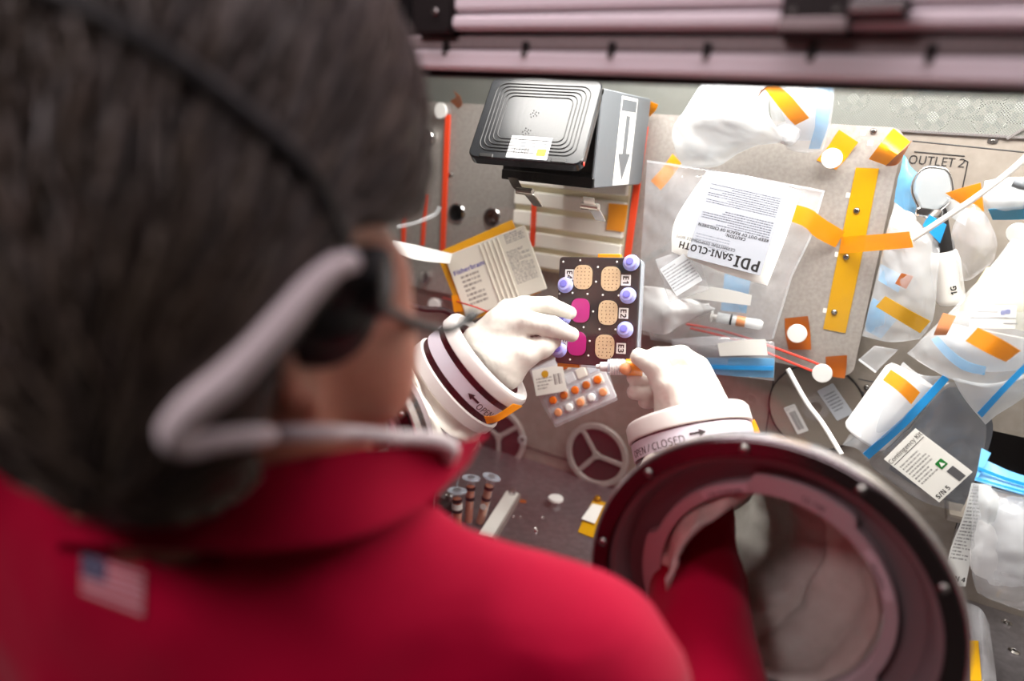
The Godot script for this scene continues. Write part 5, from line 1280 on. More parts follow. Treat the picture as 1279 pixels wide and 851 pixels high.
	part("paper", sheet([[Vector3(-0.008, 0.054, 0), Vector3(0.012, 0.056, 0)], [Vector3(-0.010, 0.018, 0.003), Vector3(0.012, 0.02, 0.002)], [Vector3(-0.0125, -0.02, 0.0), Vector3(0.010, -0.02, 0)], [Vector3(-0.011, -0.058, 0.002), Vector3(0.010, -0.054, 0.002)]], 4, 14, 0.0005), print_sheet("strip_print", 64, 300, Color(0.86, 0.87, 0.86), [[0.1, 0.05, 0.7, 0.7, 22, Color(0.35, 0.35, 0.36)]], 95), ts)
	write("SN 4", 0.005, ts, xf(Vector3(0, -0.047, 0.0035)), M.ink, true)
	# small fittings at the foot of the wall past the ring
	single("bay_edge", rod(Vector3(0.0995, 0.045, 0.002), Vector3(0.0995, 0.225, 0.002), 0.0008, 6), M.rim_bright, "bright edge strip of the open bay behind the zipped bag", "edge strip")
	single("floor_bracket", slab(0.09, 0.05, 0.012, 0.004, 0.002), M.wall_steel, "low steel bracket between the port ring and the zipped bag", "bracket", xf(Vector3(0.1205, 0.1342, 0.0300), Vector3(-60, 10, 0)))
	for q in [[Vector3(0.1705, 0.0000, 0.0271), "shiny screw on the floor nearest the zipped bag"], [Vector3(0.1741, 0.0000, 0.0854), "shiny screw on the floor nearest the port ring"]]:
		var sc := thing("floor_screw", q[1], "screw", xf(q[0]))
		part("head", turned([[0, 0.0035], [0.002, 0.0032], [0.0025, 0.0018], [0.0035, 0.0030], [0.006, 0.0018], [0.0062, 0]], 18), M.chrome, sc)
	pouch("clear_bag", "flat clear bag lying on the floor under the sky blue zipped bag", "bag", [[Vector3(0.1225, 0.0200, 0.0445), Vector3(0.1363, 0.0300, 0.0659), Vector3(0.1468, 0.0200, 0.0774)], [Vector3(0.1267, 0.0200, 0.1251), Vector3(0.1362, 0.0300, 0.1412), Vector3(0.1476, 0.0200, 0.1337)], [Vector3(0.1278, 0.0150, 0.1913), Vector3(0.1381, 0.0200, 0.1909), Vector3(0.1503, 0.0150, 0.1783)]], M.clear_film, 0.004, 0.003, 97, 36.0)
	single("yellow_tape_scrap", sheet([[Vector3(0.1234, 0.0300, 0.1425), Vector3(0.1313, 0.0320, 0.1399)], [Vector3(0.1232, 0.0280, 0.2124), Vector3(0.1326, 0.0300, 0.2086)]], 4, 8, 0.0004, 0.0008, 50, 98), M.tape_gold, "yellow tape scrap showing past the lower edge of the port ring", "tape")
	# ---- white sticks
	var s1 := Mesher.new()
	tube(s1, smooth_path([Vector3(-0.1206, 0.2672, 0.0700), Vector3(-0.0910, 0.2358, 0.0850), Vector3(-0.0665, 0.2180, 0.1000), Vector3(-0.0393, 0.1940, 0.1200)], 6), 0.0030, 10)
	single("white_stick", s1.mesh(), M.white_plastic, "thin white stick leaning from the panel bottom to the port ring", "stick")
	var s2 := Mesher.new()
	tube(s2, smooth_path([Vector3(-0.0172, 0.4454, 0.1000), Vector3(0.0044, 0.4680, 0.1050), Vector3(0.0294, 0.4946, 0.1100), Vector3(0.0528, 0.5228, 0.1150), Vector3(0.0753, 0.5572, 0.1200)], 6), 0.0030, 10)
	single("white_stick", s2.mesh(), M.white_plastic, "thin white cane running from the crossing orange tape up past the teal zipped pouch", "stick")


func ring_tube(o: PackedVector2Array, r: float) -> ArrayMesh:
	var ps := PackedVector3Array()
	for v in o:
		ps.append(Vector3(v.x, v.y, 0))
	ps.append(ps[0])
	var m := Mesher.new()
	tube(m, ps, r, 8)
	return m.mesh()


func held_things() -> void:
	# ---- culture plate with six wells
	var q: Array = [Transform3D(Vector3(0.9842, 0.1209, -0.1291), Vector3(-0.1441, 0.9715, -0.1884), Vector3(0.1027, 0.2040, 0.9736), Vector3(-0.3030, 0.3406, 0.2606)), 0.0927, 0.1204]
	var w: float = q[1]
	var h: float = q[2]
	var t := thing("culture_plate", "black six well cell culture plate with violet port caps held by the gloves", "culture plate", q[0])
	part("clear_base", slab(w * 1.035, h * 1.02, 0.012, 0.006, 0.0015), M.tube_plastic, t, xf(Vector3(0, -0.002, -0.0165)))
	part("cover", slab(w, h, 0.0045, 0.004, 0.0008), M.plate_black, t, xf(Vector3(0, 0, -0.0045)))
	for s in [[0.03, h * 0.5 + 0.0012], [-0.012, -h * 0.5 - 0.0012]]:
		part("amber_tab", slab(0.026, 0.006, 0.008, 0.001, 0.0006), M.tape, t, xf(Vector3(s[0] - 0.02, s[1], -0.012)))
	var k := 0
	# places on the plate as shares of its width and height, from the upper left corner
	var wells := [[0.31, 0.185, false], [0.655, 0.195, false], [0.295, 0.495, true], [0.64, 0.505, false], [0.27, 0.805, true], [0.62, 0.82, false]]
	for c in wells:
		var at := Vector3((c[0] - 0.5) * w, (0.5 - c[1]) * h, 0.0)
		part("well_rim", ring_tube(rounded(w * 0.245, h * 0.232, w * 0.095, 6), 0.0006), M.black_plastic, t, xf(at))
		var gel := part("well_gel" if c[2] else "well_sponge", slab(w * 0.24, h * 0.228, 0.0012, w * 0.095, 0.0004), M.well_pink if c[2] else M.well_tan, t, xf(at + Vector3(0, 0, -0.0006)), "magenta gel" if c[2] else "speckled tan sponge")
		if not c[2]:
			var r := RandomNumberGenerator.new()
			r.seed = k + 5
			var pm := Mesher.new()
			for i in 4:
				for j in 6:
					pm.xf = xf(Vector3((i - 1.5) * w * 0.048 + r.randf_range(-0.0006, 0.0006), (j - 2.5) * h * 0.033, 0.00115), Vector3(90, 0, 0))
					lathe(pm, [[0, 0.00025], [0.0006, 0.0002], [0.0007, 0]], 6)
			var pits := part("pit", pm.mesh(), M.pit_brown, gel)
			pits.set_meta("kind", "stuff")
		k += 1
	for c in [["E4", 0.14, 0.165], ["E1", 0.84, 0.205], ["E2", 0.83, 0.505], ["E3", 0.82, 0.825], ["E6", 0.095, 0.80]]:
		var lb := part("tag", slab(w * 0.115, h * 0.098, 0.0003, 0.0004, 0.0001), M.white_paper, t, xf(Vector3((c[1] - 0.5) * w, (0.5 - c[2]) * h, 0.0002)))
		write(c[0], 0.0066, lb, Transform3D(Basis(Vector3(0, -1, 0), Vector3(1, 0, 0), Vector3(0, 0, 1)), Vector3(-0.0002, 0, 0.0003)), M.ink, true)
	for c in [[0.895, 0.05], [0.875, 0.345], [0.86, 0.655], [0.095, 0.265], [0.085, 0.575], [0.05, 0.875]]:
		var cp := part("port_cap", turned([[0, 0], [0.0090, 0.0], [0.0092, 0.0018], [0.0082, 0.0026], [0.0076, 0.0042], [0.0073, 0.0068], [0.0064, 0.0082], [0.0042, 0.0086], [0.0034, 0.0077], [0, 0.0075]], 24), M.cap_violet, t, Transform3D(Basis(Vector3(1, 0, 0), Vector3(0, 0.18, 1).normalized(), Vector3(0, -1, 0.18).normalized()), Vector3((c[0] - 0.5) * w, (0.5 - c[1]) * h, 0.0)))
		part("core", turned([[0.0022, 0.0075], [0.0036, 0.0088], [0.0040, 0.0093], [0.0026, 0.0097], [0, 0.0092]], 16), M.cap_core, cp)
	for c in [[0.05, 0.045], [0.265, 0.03], [0.72, 0.04], [0.49, 0.09], [0.475, 0.225], [0.02, 0.345], [0.185, 0.335], [0.375, 0.34], [0.565, 0.345], [0.455, 0.50], [0.545, 0.66], [0.345, 0.65], [0.43, 0.775], [0.42, 0.91], [0.19, 0.96], [0.74, 0.655], [0.76, 0.345]]:
		part("screw", turned([[0, 0.0007], [0.0009, 0.0006], [0.0012, 0.0]], 10), M.white_plastic, t, xf(Vector3((c[0] - 0.5) * w, (0.5 - c[1]) * h, 0.0), Vector3(90, 0, 0)))
	# ---- syringe pinched by the right glove
	var a: Vector3 = Vector3(-0.2789, 0.2929, 0.3049)
	var b: Vector3 = Vector3(-0.2107, 0.3004, 0.2794)
	var sy := thing("sample_syringe", "short clear ribbed syringe with an orange band pinched between glove thumb and finger", "syringe", aim(a, b - a))
	part("tip", turned([[0, 0], [0.0022, 0.0005], [0.0026, 0.004], [0.0050, 0.005], [0.0054, 0.013], [0, 0.013]], 20), M.white_plastic, sy)
	part("barrel", turned([[0, 0.012], [0.0078, 0.0125], [0.0082, 0.014], [0.0082, 0.070], [0, 0.070]], 24), M.tube_plastic, sy)
	for i in 9:
		part("rib", turned([[0.0080, 0.0152 + i * 0.0017], [0.0087, 0.0156 + i * 0.0017], [0.0087, 0.0162 + i * 0.0017], [0.0080, 0.0166 + i * 0.0017]], 24), M.white_plastic, sy)
	part("band", turned([[0.0082, 0.0315], [0.0088, 0.0317], [0.0088, 0.0488], [0.0082, 0.049]], 24), M.tape, sy)
	part("stopper", turned([[0, 0.0106], [0.0030, 0.0102], [0.0056, 0.0085], [0.0064, 0.0055], [0.0064, 0.001], [0.0058, 0.0]], 22), M.peach_fluid, sy, sy.transform.affine_inverse() * Transform3D(aim(Vector3(-0.2471, 0.2967, 0.3012), (Vector3(-0.2300, 0.3126, 0.3484) - Vector3(-0.2471, 0.2967, 0.3012)))))
	# ---- blister bag behind the plate
	var bq: Array = [Transform3D(Vector3(0.7891, 0.5490, -0.2755), Vector3(-0.5982, 0.7887, -0.1417), Vector3(0.1395, 0.2767, 0.9508), Vector3(-0.3588, 0.2195, 0.1771)), 0.0895, 0.0775]
	var bt := thing("sample_tray", "clear bagged tray of small brown and white samples behind the culture plate", "tray", bq[0])
	part("bag_film", bag([[Vector3(-bq[1] * 0.52, bq[2] * 0.52, 0.006), Vector3(bq[1] * 0.52, bq[2] * 0.52, 0.006)], [Vector3(-bq[1] * 0.55, 0, 0.008), Vector3(bq[1] * 0.55, 0, 0.008)], [Vector3(-bq[1] * 0.5, -bq[2] * 0.55, 0.006), Vector3(bq[1] * 0.5, -bq[2] * 0.55, 0.006)]], 22, 22, 0.004, 0.002, 50, 111), M.clear_film, bt)
	part("tray", slab(bq[1], bq[2], 0.004, 0.003, 0.001), M.frosted_film, bt)
	for i in 5:
		for j in 4:
			var cell := part("cell", slab(bq[1] * 0.15, bq[2] * 0.17, 0.005, 0.002, 0.001), [M.tube_plastic, M.frosted_film, M.cream_board][(i + j) % 3], bt, xf(Vector3(bq[1] * (-0.36 + 0.18 * i), bq[2] * (-0.34 + 0.22 * j), 0.003)))
			if (i * 3 + j * 2) % 3 != 1:
				part("sample", turned([[0, 0.0], [0.005, 0.0], [0.0055, 0.002], [0.004, 0.004], [0, 0.0045]], 14), [M.peach_fluid, M.amber_fluid, M.white_plastic, M.tape_dark][(i * 2 + j) % 4], cell, xf(Vector3(0, 0, 0.005), Vector3(90, 0, 0)))
	var lb2 := part("paper_label", slab(0.042, 0.034, 0.0005, 0.001, 0.0001), print_sheet("tray_print", 128, 100, Color(0.88, 0.88, 0.85), [[0.1, 0.35, 0.5, 0.5, 4, Color(0.4, 0.4, 0.38)], [0.66, 0.3, 0.24, 0.4, -1, Color(0.3, 0.3, 0.3)]], 113), bt, xf(Vector3(-bq[1] * 0.28, bq[2] * 0.20, 0.0135), Vector3(0, 0, -14)))
	part("yellow_dot", turned([[0, 0.0003], [0.0048, 0.0003], [0.0048, 0]], 18), M.tape_gold, lb2, xf(Vector3(-0.004, 0.009, 0.0005), Vector3(90, 0, 0)))
	single("small_tag", slab(0.016, 0.022, 0.0006, 0.0015, 0.0002), print_sheet("tag_print", 48, 64, Color(0.78, 0.78, 0.76), [[0.2, 0.3, 0.6, 0.5, 3, Color(0.4, 0.4, 0.4)]], 114), "small pale tag at the edge of the bagged sample tray", "tag", face(Vector3(-0.3198, 0.2178, 0.1677), Vector3(0.2, 0.2, 1), Vector3(0.9, 0.35, 0)))


func sample_tube(base: Vector3, top: Vector3, r: float, fluid: Material, label: String) -> Node3D:
	var t := thing("sample_tube", label, "tube", aim(base, top - base), "sample tubes on the floor")
	var l := (top - base).length()
	part("barrel", turned([[0, 0.0], [r, 0.0], [r, l - 0.004], [r * 1.02, l - 0.003], [r * 0.93, l - 0.003], [r * 0.93, 0.002], [0, 0.002]], 24), M.tube_clear, t)
	part("fluid", turned([[0, 0.003], [r * 0.88, 0.003], [r * 0.88, l * 0.80], [0, l * 0.81]], 20), fluid, t)
	for y in [l * 0.52, l * 0.74]:
		part("black_band", turned([[r * 1.005, y], [r * 1.04, y], [r * 1.04, y + 0.005], [r * 1.005, y + 0.005]], 24), M.black_plastic, t)
	var fm := Mesher.new()
	var o := PackedVector2Array()
	for i in 28:
		var a := TAU * i / 28
		o.append(Vector2(cos(a) * r * 2.0, sin(a) * r * 1.45))
	fm.xf = Transform3D(Basis(Vector3(1, 0, 0), Vector3(0, 0, -1), Vector3(0, 1, 0)), Vector3(0, l - 0.003, 0))
	prism(fm, o, 0.0028, 0.0006)
	part("flange", fm.mesh(), M.tube_plastic, t)
	part("flange_hole", turned([[0, l + 0.0002], [r * 0.8, l + 0.0002], [r * 0.8, l - 0.0005]], 20), M.case_side, t)
	return t


func up_from(base: Vector3, px_top: Vector3) -> Vector3:
	return base + Vector3(0, (px_top - base).length(), 0)


func floor_things() -> void:
	var t1 := sample_tube(Vector3(-0.4685, 0.0000, 0.2642), Vector3(-0.4685, 0.0000, 0.2642) + Vector3(-0.004, 0.066, 0.0), 0.0068, M.amber_fluid, "sample tube with a rod standing in it, closest to the collar")
	part("white_band", turned([[0.0069, 0.039], [0.0072, 0.039], [0.0072, 0.047], [0.0069, 0.047]], 24), M.white_paper, t1)
	single("steel_rod", rod(Vector3(-0.4754, 0.0000, 0.2543) + Vector3(-0.004, 0.058, 0), Vector3(-0.4754, 0.0000, 0.2543) + Vector3(-0.002, 0.118, 0.0), 0.0017, 10), M.chrome, "thin steel rod rising from the sample tube closest to the collar", "rod")
	sample_tube(Vector3(-0.4725, 0.0000, 0.2313), Vector3(-0.4725, 0.0000, 0.2313) + Vector3(-0.001, 0.070, -0.002), 0.0064, M.amber_fluid, "sample tube of darkest amber fluid between the other two tubes")
	var t3 := sample_tube(Vector3(-0.4589, 0.0000, 0.2236), Vector3(-0.4589, 0.0000, 0.2236) + Vector3(0.012, 0.076, -0.004), 0.0064, M.peach_fluid, "leaning sample tube of peach fluid beside the white block")
	part("round_sticker", turned([[0, 0.0004], [0.0045, 0.0004], [0.0045, 0]], 16), M.white_paper, t3, Transform3D(Basis(Vector3(1, 0, 0), Vector3(0, 0, 1), Vector3(0, -1, 0)), Vector3(0.0, 0.032, 0.0068)))
	var cp := thing("chrome_post", "short chrome stepped post behind the tubes by the collar", "post", xf(Vector3(-0.5111, 0.0000, 0.2228)))
	part("post", turned([[0, 0], [0.007, 0], [0.007, 0.010], [0.0055, 0.011], [0.0055, 0.018], [0.0068, 0.019], [0.0068, 0.028], [0.005, 0.030], [0, 0.0305]], 22), M.chrome, cp)
	single("black_block", slab(0.030, 0.020, 0.022, 0.003, 0.001), M.black_rubber, "small black block behind the sample tubes at the collar", "block", xf(Vector3(-0.5193, 0.0000, 0.2347) + Vector3(0, 0.010, -0.01)))
	single("clear_post", rod(Vector3(-0.5195, 0.0000, 0.2513), Vector3(-0.5195, 0.0000, 0.2513) + Vector3(0, 0.040, 0), 0.0016, 8), M.frosted_film, "thin clear upright post at the edge of the red collar", "post")
	# white block
	var wa: Vector3 = Vector3(-0.4563, 0.0120, 0.1399)
	var wb: Vector3 = Vector3(-0.4266, 0.0120, 0.2569)
	var d := (wb - wa).normalized()
	var side := Vector3.UP.cross(d).normalized()
	var bl := thing("white_block", "long white topped steel block with a knob lying on the floor beside the tubes", "block", Transform3D(Basis(side, Vector3.UP, side.cross(Vector3.UP)), (wa + wb) / 2 - Vector3(0, 0.012, 0)))
	var ln := (wb - wa).length() + 0.012
	var bm := Mesher.new()
	bm.xf = xf(Vector3(0, 0, 0), Vector3(-90, 0, 0))
	prism(bm, rounded(0.023, ln, 0.001), 0.0115, 0.0008)
	part("body", bm.mesh(), M.panel_steel, bl)
	var tm := Mesher.new()
	tm.xf = xf(Vector3(-0.0012, 0.0115, 0), Vector3(-90, 0, 0))
	prism(tm, rounded(0.019, ln - 0.002, 0.001), 0.0008, 0.0002)
	part("white_top", tm.mesh(), M.white_paper, bl)
	part("knob", turned([[0, 0.0], [0.0052, 0.0], [0.0052, 0.007], [0.0042, 0.0085], [0, 0.009]], 20), M.chrome, bl, xf(Vector3(0, 0.0115, ln * 0.44 * (1.0 if side.cross(Vector3.UP).dot(wa - wb) > 0 else -1.0))))
	stud(Vector3(-0.3962, 0.0000, 0.1169), 0.0112, Vector3.UP, "white stud standing alone on the dark floor")
	for s in [[Vector3(-0.4313, 0.0000, 0.1782), "small floor screw nearest the white block"], [Vector3(-0.4226, 0.0000, 0.1728), "small floor screw second from the white block"], [Vector3(-0.3963, 0.0000, 0.1541), "small floor screw below the standing stud"], [Vector3(-0.3881, 0.0000, 0.1905), "larger round floor screw in front of the standing stud"]]:
		var r := 0.0048 if "larger" in s[1] else 0.0025
		single("floor_screw", turned([[0, r * 0.55], [r * 0.4, r * 0.5], [r * 0.5, r * 0.3], [r * 0.8, r * 0.5], [r, 0.0]], 18), M.chrome, s[1], "screw", xf(s[0]))
	single("amber_chip", slab(0.010, 0.007, 0.0015, 0.001, 0.0004), M.tape_dark, "small amber chip on the floor beside the white block", "chip", xf(Vector3(-0.4417, 0.0005, 0.1325), Vector3(-90, 20, 0)))
	var tb := thing("taped_label", "white label stuck down with yellow tape beside the port ring", "label", Transform3D(Basis(), Vector3(-0.3454, 0.0000, 0.1009)))
	part("tape", sheet([[Vector3(-0.3584, 0.0030, 0.0643) - tb.position, Vector3(-0.3378, 0.0030, 0.0605) - tb.position], [Vector3(-0.3451, 0.0030, 0.1295) - tb.position, Vector3(-0.3221, 0.0030, 0.1254) - tb.position], [Vector3(-0.3383, 0.0020, 0.1594) - tb.position, Vector3(-0.3134, 0.0020, 0.1608) - tb.position]], 6, 12, 0.0005, 0.0012, 60, 121), M.tape_gold, tb)
	part("paper", sheet([[Vector3(-0.3523, 0.0060, 0.0815) - tb.position, Vector3(-0.3359, 0.0060, 0.0777) - tb.position], [Vector3(-0.3465, 0.0065, 0.1326) - tb.position, Vector3(-0.3254, 0.0065, 0.1326) - tb.position]], 6, 8, 0.0006, 0.0004, 60, 122), M.white_paper, tb)
	part("foil_knob", turned([[0, 0], [0.006, 0], [0.0055, 0.004], [0.003, 0.007], [0, 0.0075]], 16), mat("gold_foil", Color(0.75, 0.55, 0.12), 0.25, 0.8), tb, xf(Vector3(-0.3518, 0.0040, 0.0646) - tb.position))
	single("floor_edge_strip", sheet([[Vector3(-0.4173, 0.0020, 0.3044), Vector3(-0.3855, 0.0020, 0.2583), Vector3(-0.3264, 0.0020, 0.2367)], [Vector3(-0.4134, 0.0020, 0.3102), Vector3(-0.3818, 0.0020, 0.2646), Vector3(-0.3216, 0.0020, 0.2462)]], 8, 2, 0.001), M.rim_bright, "bright metal strip on the floor along the shoulder", "strip")


# ring with a radius that changes with the angle: profile [[radius, z], ...], bump(angle) added to the outer radii
func lugged_ring(r0: float, r1: float, z0: float, z1: float, bump: Callable, n := 160) -> ArrayMesh:
	var m := Mesher.new()
	for i in n:
		var p := []
		for k in 2:
			var a: float = TAU * (i + k) / n
			var d := Vector3(cos(a), sin(a), 0)
			var ro: float = r1 + bump.call(fposmod(rad_to_deg(a), 360.0))
			var b := 0.0008
			p.append([d * r0 + Vector3(0, 0, z0), d * r0 + Vector3(0, 0, z1 - b), d * (r0 + b) + Vector3(0, 0, z1), d * (ro - b) + Vector3(0, 0, z1), d * ro + Vector3(0, 0, z1 - b), d * ro + Vector3(0, 0, z0)])
		for j in 5:
			m.quad(p[0][j], p[0][j + 1], p[1][j + 1], p[1][j])
	return m.mesh(30.0)


func arc_plate(r0: float, r1: float, z: float, a0: float, a1: float, t := 0.0006) -> ArrayMesh:
	var m := Mesher.new()
	var n := 24
	for i in n:
		var u := deg_to_rad(lerpf(a0, a1, float(i) / n))
		var v := deg_to_rad(lerpf(a0, a1, float(i + 1) / n))
		var du := Vector3(cos(u), sin(u), 0)
		var dv := Vector3(cos(v), sin(v), 0)
		var z0 := Vector3(0, 0, z)
		var z1 := Vector3(0, 0, z + t)
		m.quad(du * r0 + z1, dv * r0 + z1, dv * r1 + z1, du * r1 + z1)
		m.quad(du * r1 + z1, dv * r1 + z1, dv * r1 + z0, du * r1 + z0)
		m.quad(du * r0 + z0, dv * r0 + z0, dv * r0 + z1, du * r0 + z1)
	return m.mesh(30.0)


func arc_letters(s: String, high: float, r: float, z: float, mid: float) -> ArrayMesh:  # tops of the letters outward
	var a := letters(s, high).get_mesh_arrays()
	var v: PackedVector3Array = a[Mesh.ARRAY_VERTEX]
	for i in v.size():
		var t := deg_to_rad(mid) - v[i].x / r
		v[i] = Vector3(cos(t) * (r + v[i].y), sin(t) * (r + v[i].y), z + v[i].z)
	a[Mesh.ARRAY_VERTEX] = v
	a[Mesh.ARRAY_NORMAL] = null
	a[Mesh.ARRAY_TANGENT] = null
	var st := SurfaceTool.new()
	st.create_from_arrays(a)
	st.generate_normals()
	return st.commit()


func port(at: Vector3, label: String) -> Node3D:
	var t := thing("port_ring", label, "glove port", xf(at), "glove ports in the window")
	var flat := Basis(Vector3(1, 0, 0), Vector3(0, 0, 1), Vector3(0, -1, 0))
	part("flange", turned([[0.1165, -0.020], [0.1290, -0.020], [0.1290, -0.001], [0.1282, 0.0], [0.1175, 0.0], [0.1165, -0.001], [0.1165, -0.020]], 120), M.ring_metal, t, Transform3D(flat, Vector3()))
	part("bright_rim", turned([[0.1290, -0.010], [0.1312, -0.010], [0.1312, -0.002], [0.1300, -0.0008], [0.1290, -0.0012]], 120), M.rim_bright, t, Transform3D(flat, Vector3()))
	part("inner_cone", turned([[0.0850, -0.034], [0.0850, -0.041], [0.1163, -0.041], [0.1163, -0.005], [0.1125, -0.006], [0.1090, -0.012], [0.1060, -0.024], [0.0980, -0.030], [0.0850, -0.034]], 120), M.ring_inner, t, Transform3D(flat, Vector3()))
	var lug := func(a: float) -> float:
		for l in [[58.0, 104.0], [168.0, 214.0], [302.0, 336.0]]:
			if a > l[0] - 2.0 and a < l[1] + 2.0:
				return 0.0062 * clampf(minf(a - l[0] + 2.0, l[1] + 2.0 - a) / 3.0, 0, 1)
		return 0.0
	part("lock_ring", lugged_ring(0.0800, 0.0892, -0.040, -0.0225, lug), M.ring_lock, t, Transform3D())
	part("bore", turned([[0.0810, -0.044], [0.0845, -0.044], [0.0845, -0.030], [0.0810, -0.030], [0.0810, -0.044]], 100), M.ring_inner, t, Transform3D(flat, Vector3()))
	for s in [[107.0, 131.0, "Life Sciences"], [20.0, 46.0, "Glovebox"]]:
		var p := part("name_strip", arc_plate(0.0815, 0.0878, -0.0225, s[0], s[1]), M.strip_grey, t)
		part("lettering", arc_letters(s[2], 0.0026, 0.0834, -0.0218, (s[0] + s[1]) / 2), M.grey_ink, p)
	part("lettering", arc_letters("12-142", 0.0042, 0.0858, -0.0224, 76.0), M.bracket_grey, t)
	part("lock_slot", slab(0.0016, 0.006, 0.0008, 0.0004, 0.0002), M.dark_hole, t, Transform3D(Basis(Vector3(0, 0, 1), deg_to_rad(-42.0)), Vector3(cos(-0.733), sin(-0.733), 0) * 0.086 + Vector3(0, 0, -0.0224)))
	for k in 10:
		var a := deg_to_rad(103.0 + 36.0 * k)
		screw_head(t, Vector3(cos(a), sin(a), 0) * 0.1225, 0.0036)
	return t


# white cuff of a glove: y runs from the hand to the arm
func cuff(t: Node3D, at: Transform3D, s: Array, words: String, word_at: float, arrow_at: float, arrow_dir: float) -> void:
	var r := 0.0605
	var y := [0.0, s[0], s[0] + s[1], s[0] + s[1] + s[2], s[0] + s[1] + s[2] + s[3], s[0] + s[1] + s[2] + s[3] + s[4]]
	var c := part("cuff_flange", turned([[r * 0.80, 0.002], [r * 0.90, -0.0025], [r * 0.99, -0.0015], [r * 1.03, 0.002], [r * 1.035, y[1] - 0.001], [r * 1.02, y[1]], [r * 0.9, y[1]]], 96), M.cuff_white, t, at)
	part("dark_band", turned([[r * 0.9, y[1]], [r * 0.985, y[1]], [r * 0.985, y[2]], [r * 0.9, y[2]]], 96), M.cuff_dark, t, at)
	var lb := part("label_band", turned([[r * 0.9, y[2]], [r * 1.0, y[2]], [r * 1.003, y[2] + 0.0004], [r * 1.003, y[3] - 0.0004], [r * 1.0, y[3]], [r * 0.9, y[3]]], 96), M.label_lilac, t, at)
	part("dark_band", turned([[r * 0.9, y[3]], [r * 0.985, y[3]], [r * 0.985, y[4]], [r * 0.9, y[4]]], 96), M.cuff_dark, t, at)
	part("rear_ring", turned([[r * 0.85, y[4]], [r * 1.0, y[4]], [r * 1.03, y[4] + 0.001], [r * 1.03, y[5] - 0.002], [r * 1.0, y[5]], [r * 0.85, y[5]]], 96), M.cuff_white, t, at)
	var ym: float = (y[2] + y[3]) / 2
	part("lettering", bent_letters(words, 0.0072, r * 1.004, word_at, ym + 0.0028, -1.0), M.ink, lb)
	var am := Mesher.new()
	prism(am, PackedVector2Array([Vector2(-0.008, -0.0012), Vector2(0.001, -0.0012), Vector2(0.001, -0.0036), Vector2(0.008, 0), Vector2(0.001, 0.0036), Vector2(0.001, 0.0012), Vector2(-0.008, 0.0012)]), 0.0005)
	part("arrow", am.mesh(), M.ink, lb, Transform3D(Basis(Vector3(0, 1, 0), arrow_at) * Basis(Vector3(0, 0, 1), 0.0 if arrow_dir > 0 else PI), Vector3(sin(arrow_at), 0, cos(arrow_at)) * r * 1.0025 + Vector3(0, ym, 0)))


# soft sleeve through rings of given centre and radius, with folds round and along
func sleeve(path: Array, radii: Array, rng: int, fold := 0.004) -> ArrayMesh:
	var ps := smooth_path(path, 12)
	var n := ps.size()
	var sides := 64
	var ns := FastNoiseLite.new()
	ns.seed = rng
	ns.frequency = 9.0
	var outer := []
	var inner := []
	var x := Vector3()
	for i in n:
		var t := (ps[mini(i + 1, n - 1)] - ps[maxi(i - 1, 0)]).normalized()
		x = (x - t * x.dot(t)) if x != Vector3() else Vector3(0, 1, 0) - t * t.y
		x = x.normalized()
		var y := t.cross(x)
		var s := float(i) / (n - 1)
		var k := mini(int(s * (radii.size() - 1)), radii.size() - 2)
		var r := lerpf(radii[k], radii[k + 1], smoothstep(0, 1, s * (radii.size() - 1) - k))
		var env := sin(PI * s)
		var a1 := PackedVector3Array()
		var a2 := PackedVector3Array()
		for j in sides + 1:
			var a := TAU * (j % sides) / sides
			var d := x * cos(a) + y * sin(a)
			var w := env * fold * (sin(s * 34.0 + 3.0 * sin(a + rng) + 2.0 * ns.get_noise_3dv(d * 0.3)) * 0.7 + 1.6 * ns.get_noise_3dv(ps[i] * 2.0 + d * 0.12))
			a1.append(ps[i] + d * (r + w))
			a2.append(ps[i] + d * (r + w - 0.0016))
		outer.append(a1)
		inner.append(a2)
	var m := Mesher.new()
	for i in n - 1:
		for j in sides:
			m.quad(outer[i][j], outer[i + 1][j], outer[i + 1][j + 1], outer[i][j + 1])
			m.quad(inner[i][j], inner[i][j + 1], inner[i + 1][j + 1], inner[i + 1][j])
	return m.mesh(70.0)


func chain(p: Vector3, c: Array) -> float:  # [[point, radius], ...]
	var d := 9.0
	for i in c.size() - 1:
		d = smin(d, cap(p, c[i][0], c[i + 1][0], c[i][1], c[i + 1][1]), 0.003)
	return d


func hand_mesh(palm: Array, fingers: Array, lo: Vector3, hi: Vector3, web := 0.010) -> ArrayMesh:
	var ns := FastNoiseLite.new()
	ns.seed = 4
	ns.frequency = 70.0
	var wr := ridge(9, 42.0)
	var f := func(p: Vector3) -> float:
		var d := 9.0
		for c in palm:
			d = smin(d, cap(p, c[0], c[1], c[2], c[3]), 0.022)
		var o := d
		for c in fingers:
			o = minf(o, smin(d, chain(p, c), web))
		return o + 0.0006 * ns.get_noise_3dv(p) + 0.0007 * wr.call(p)
	return nets(f, lo, hi, 0.0024)


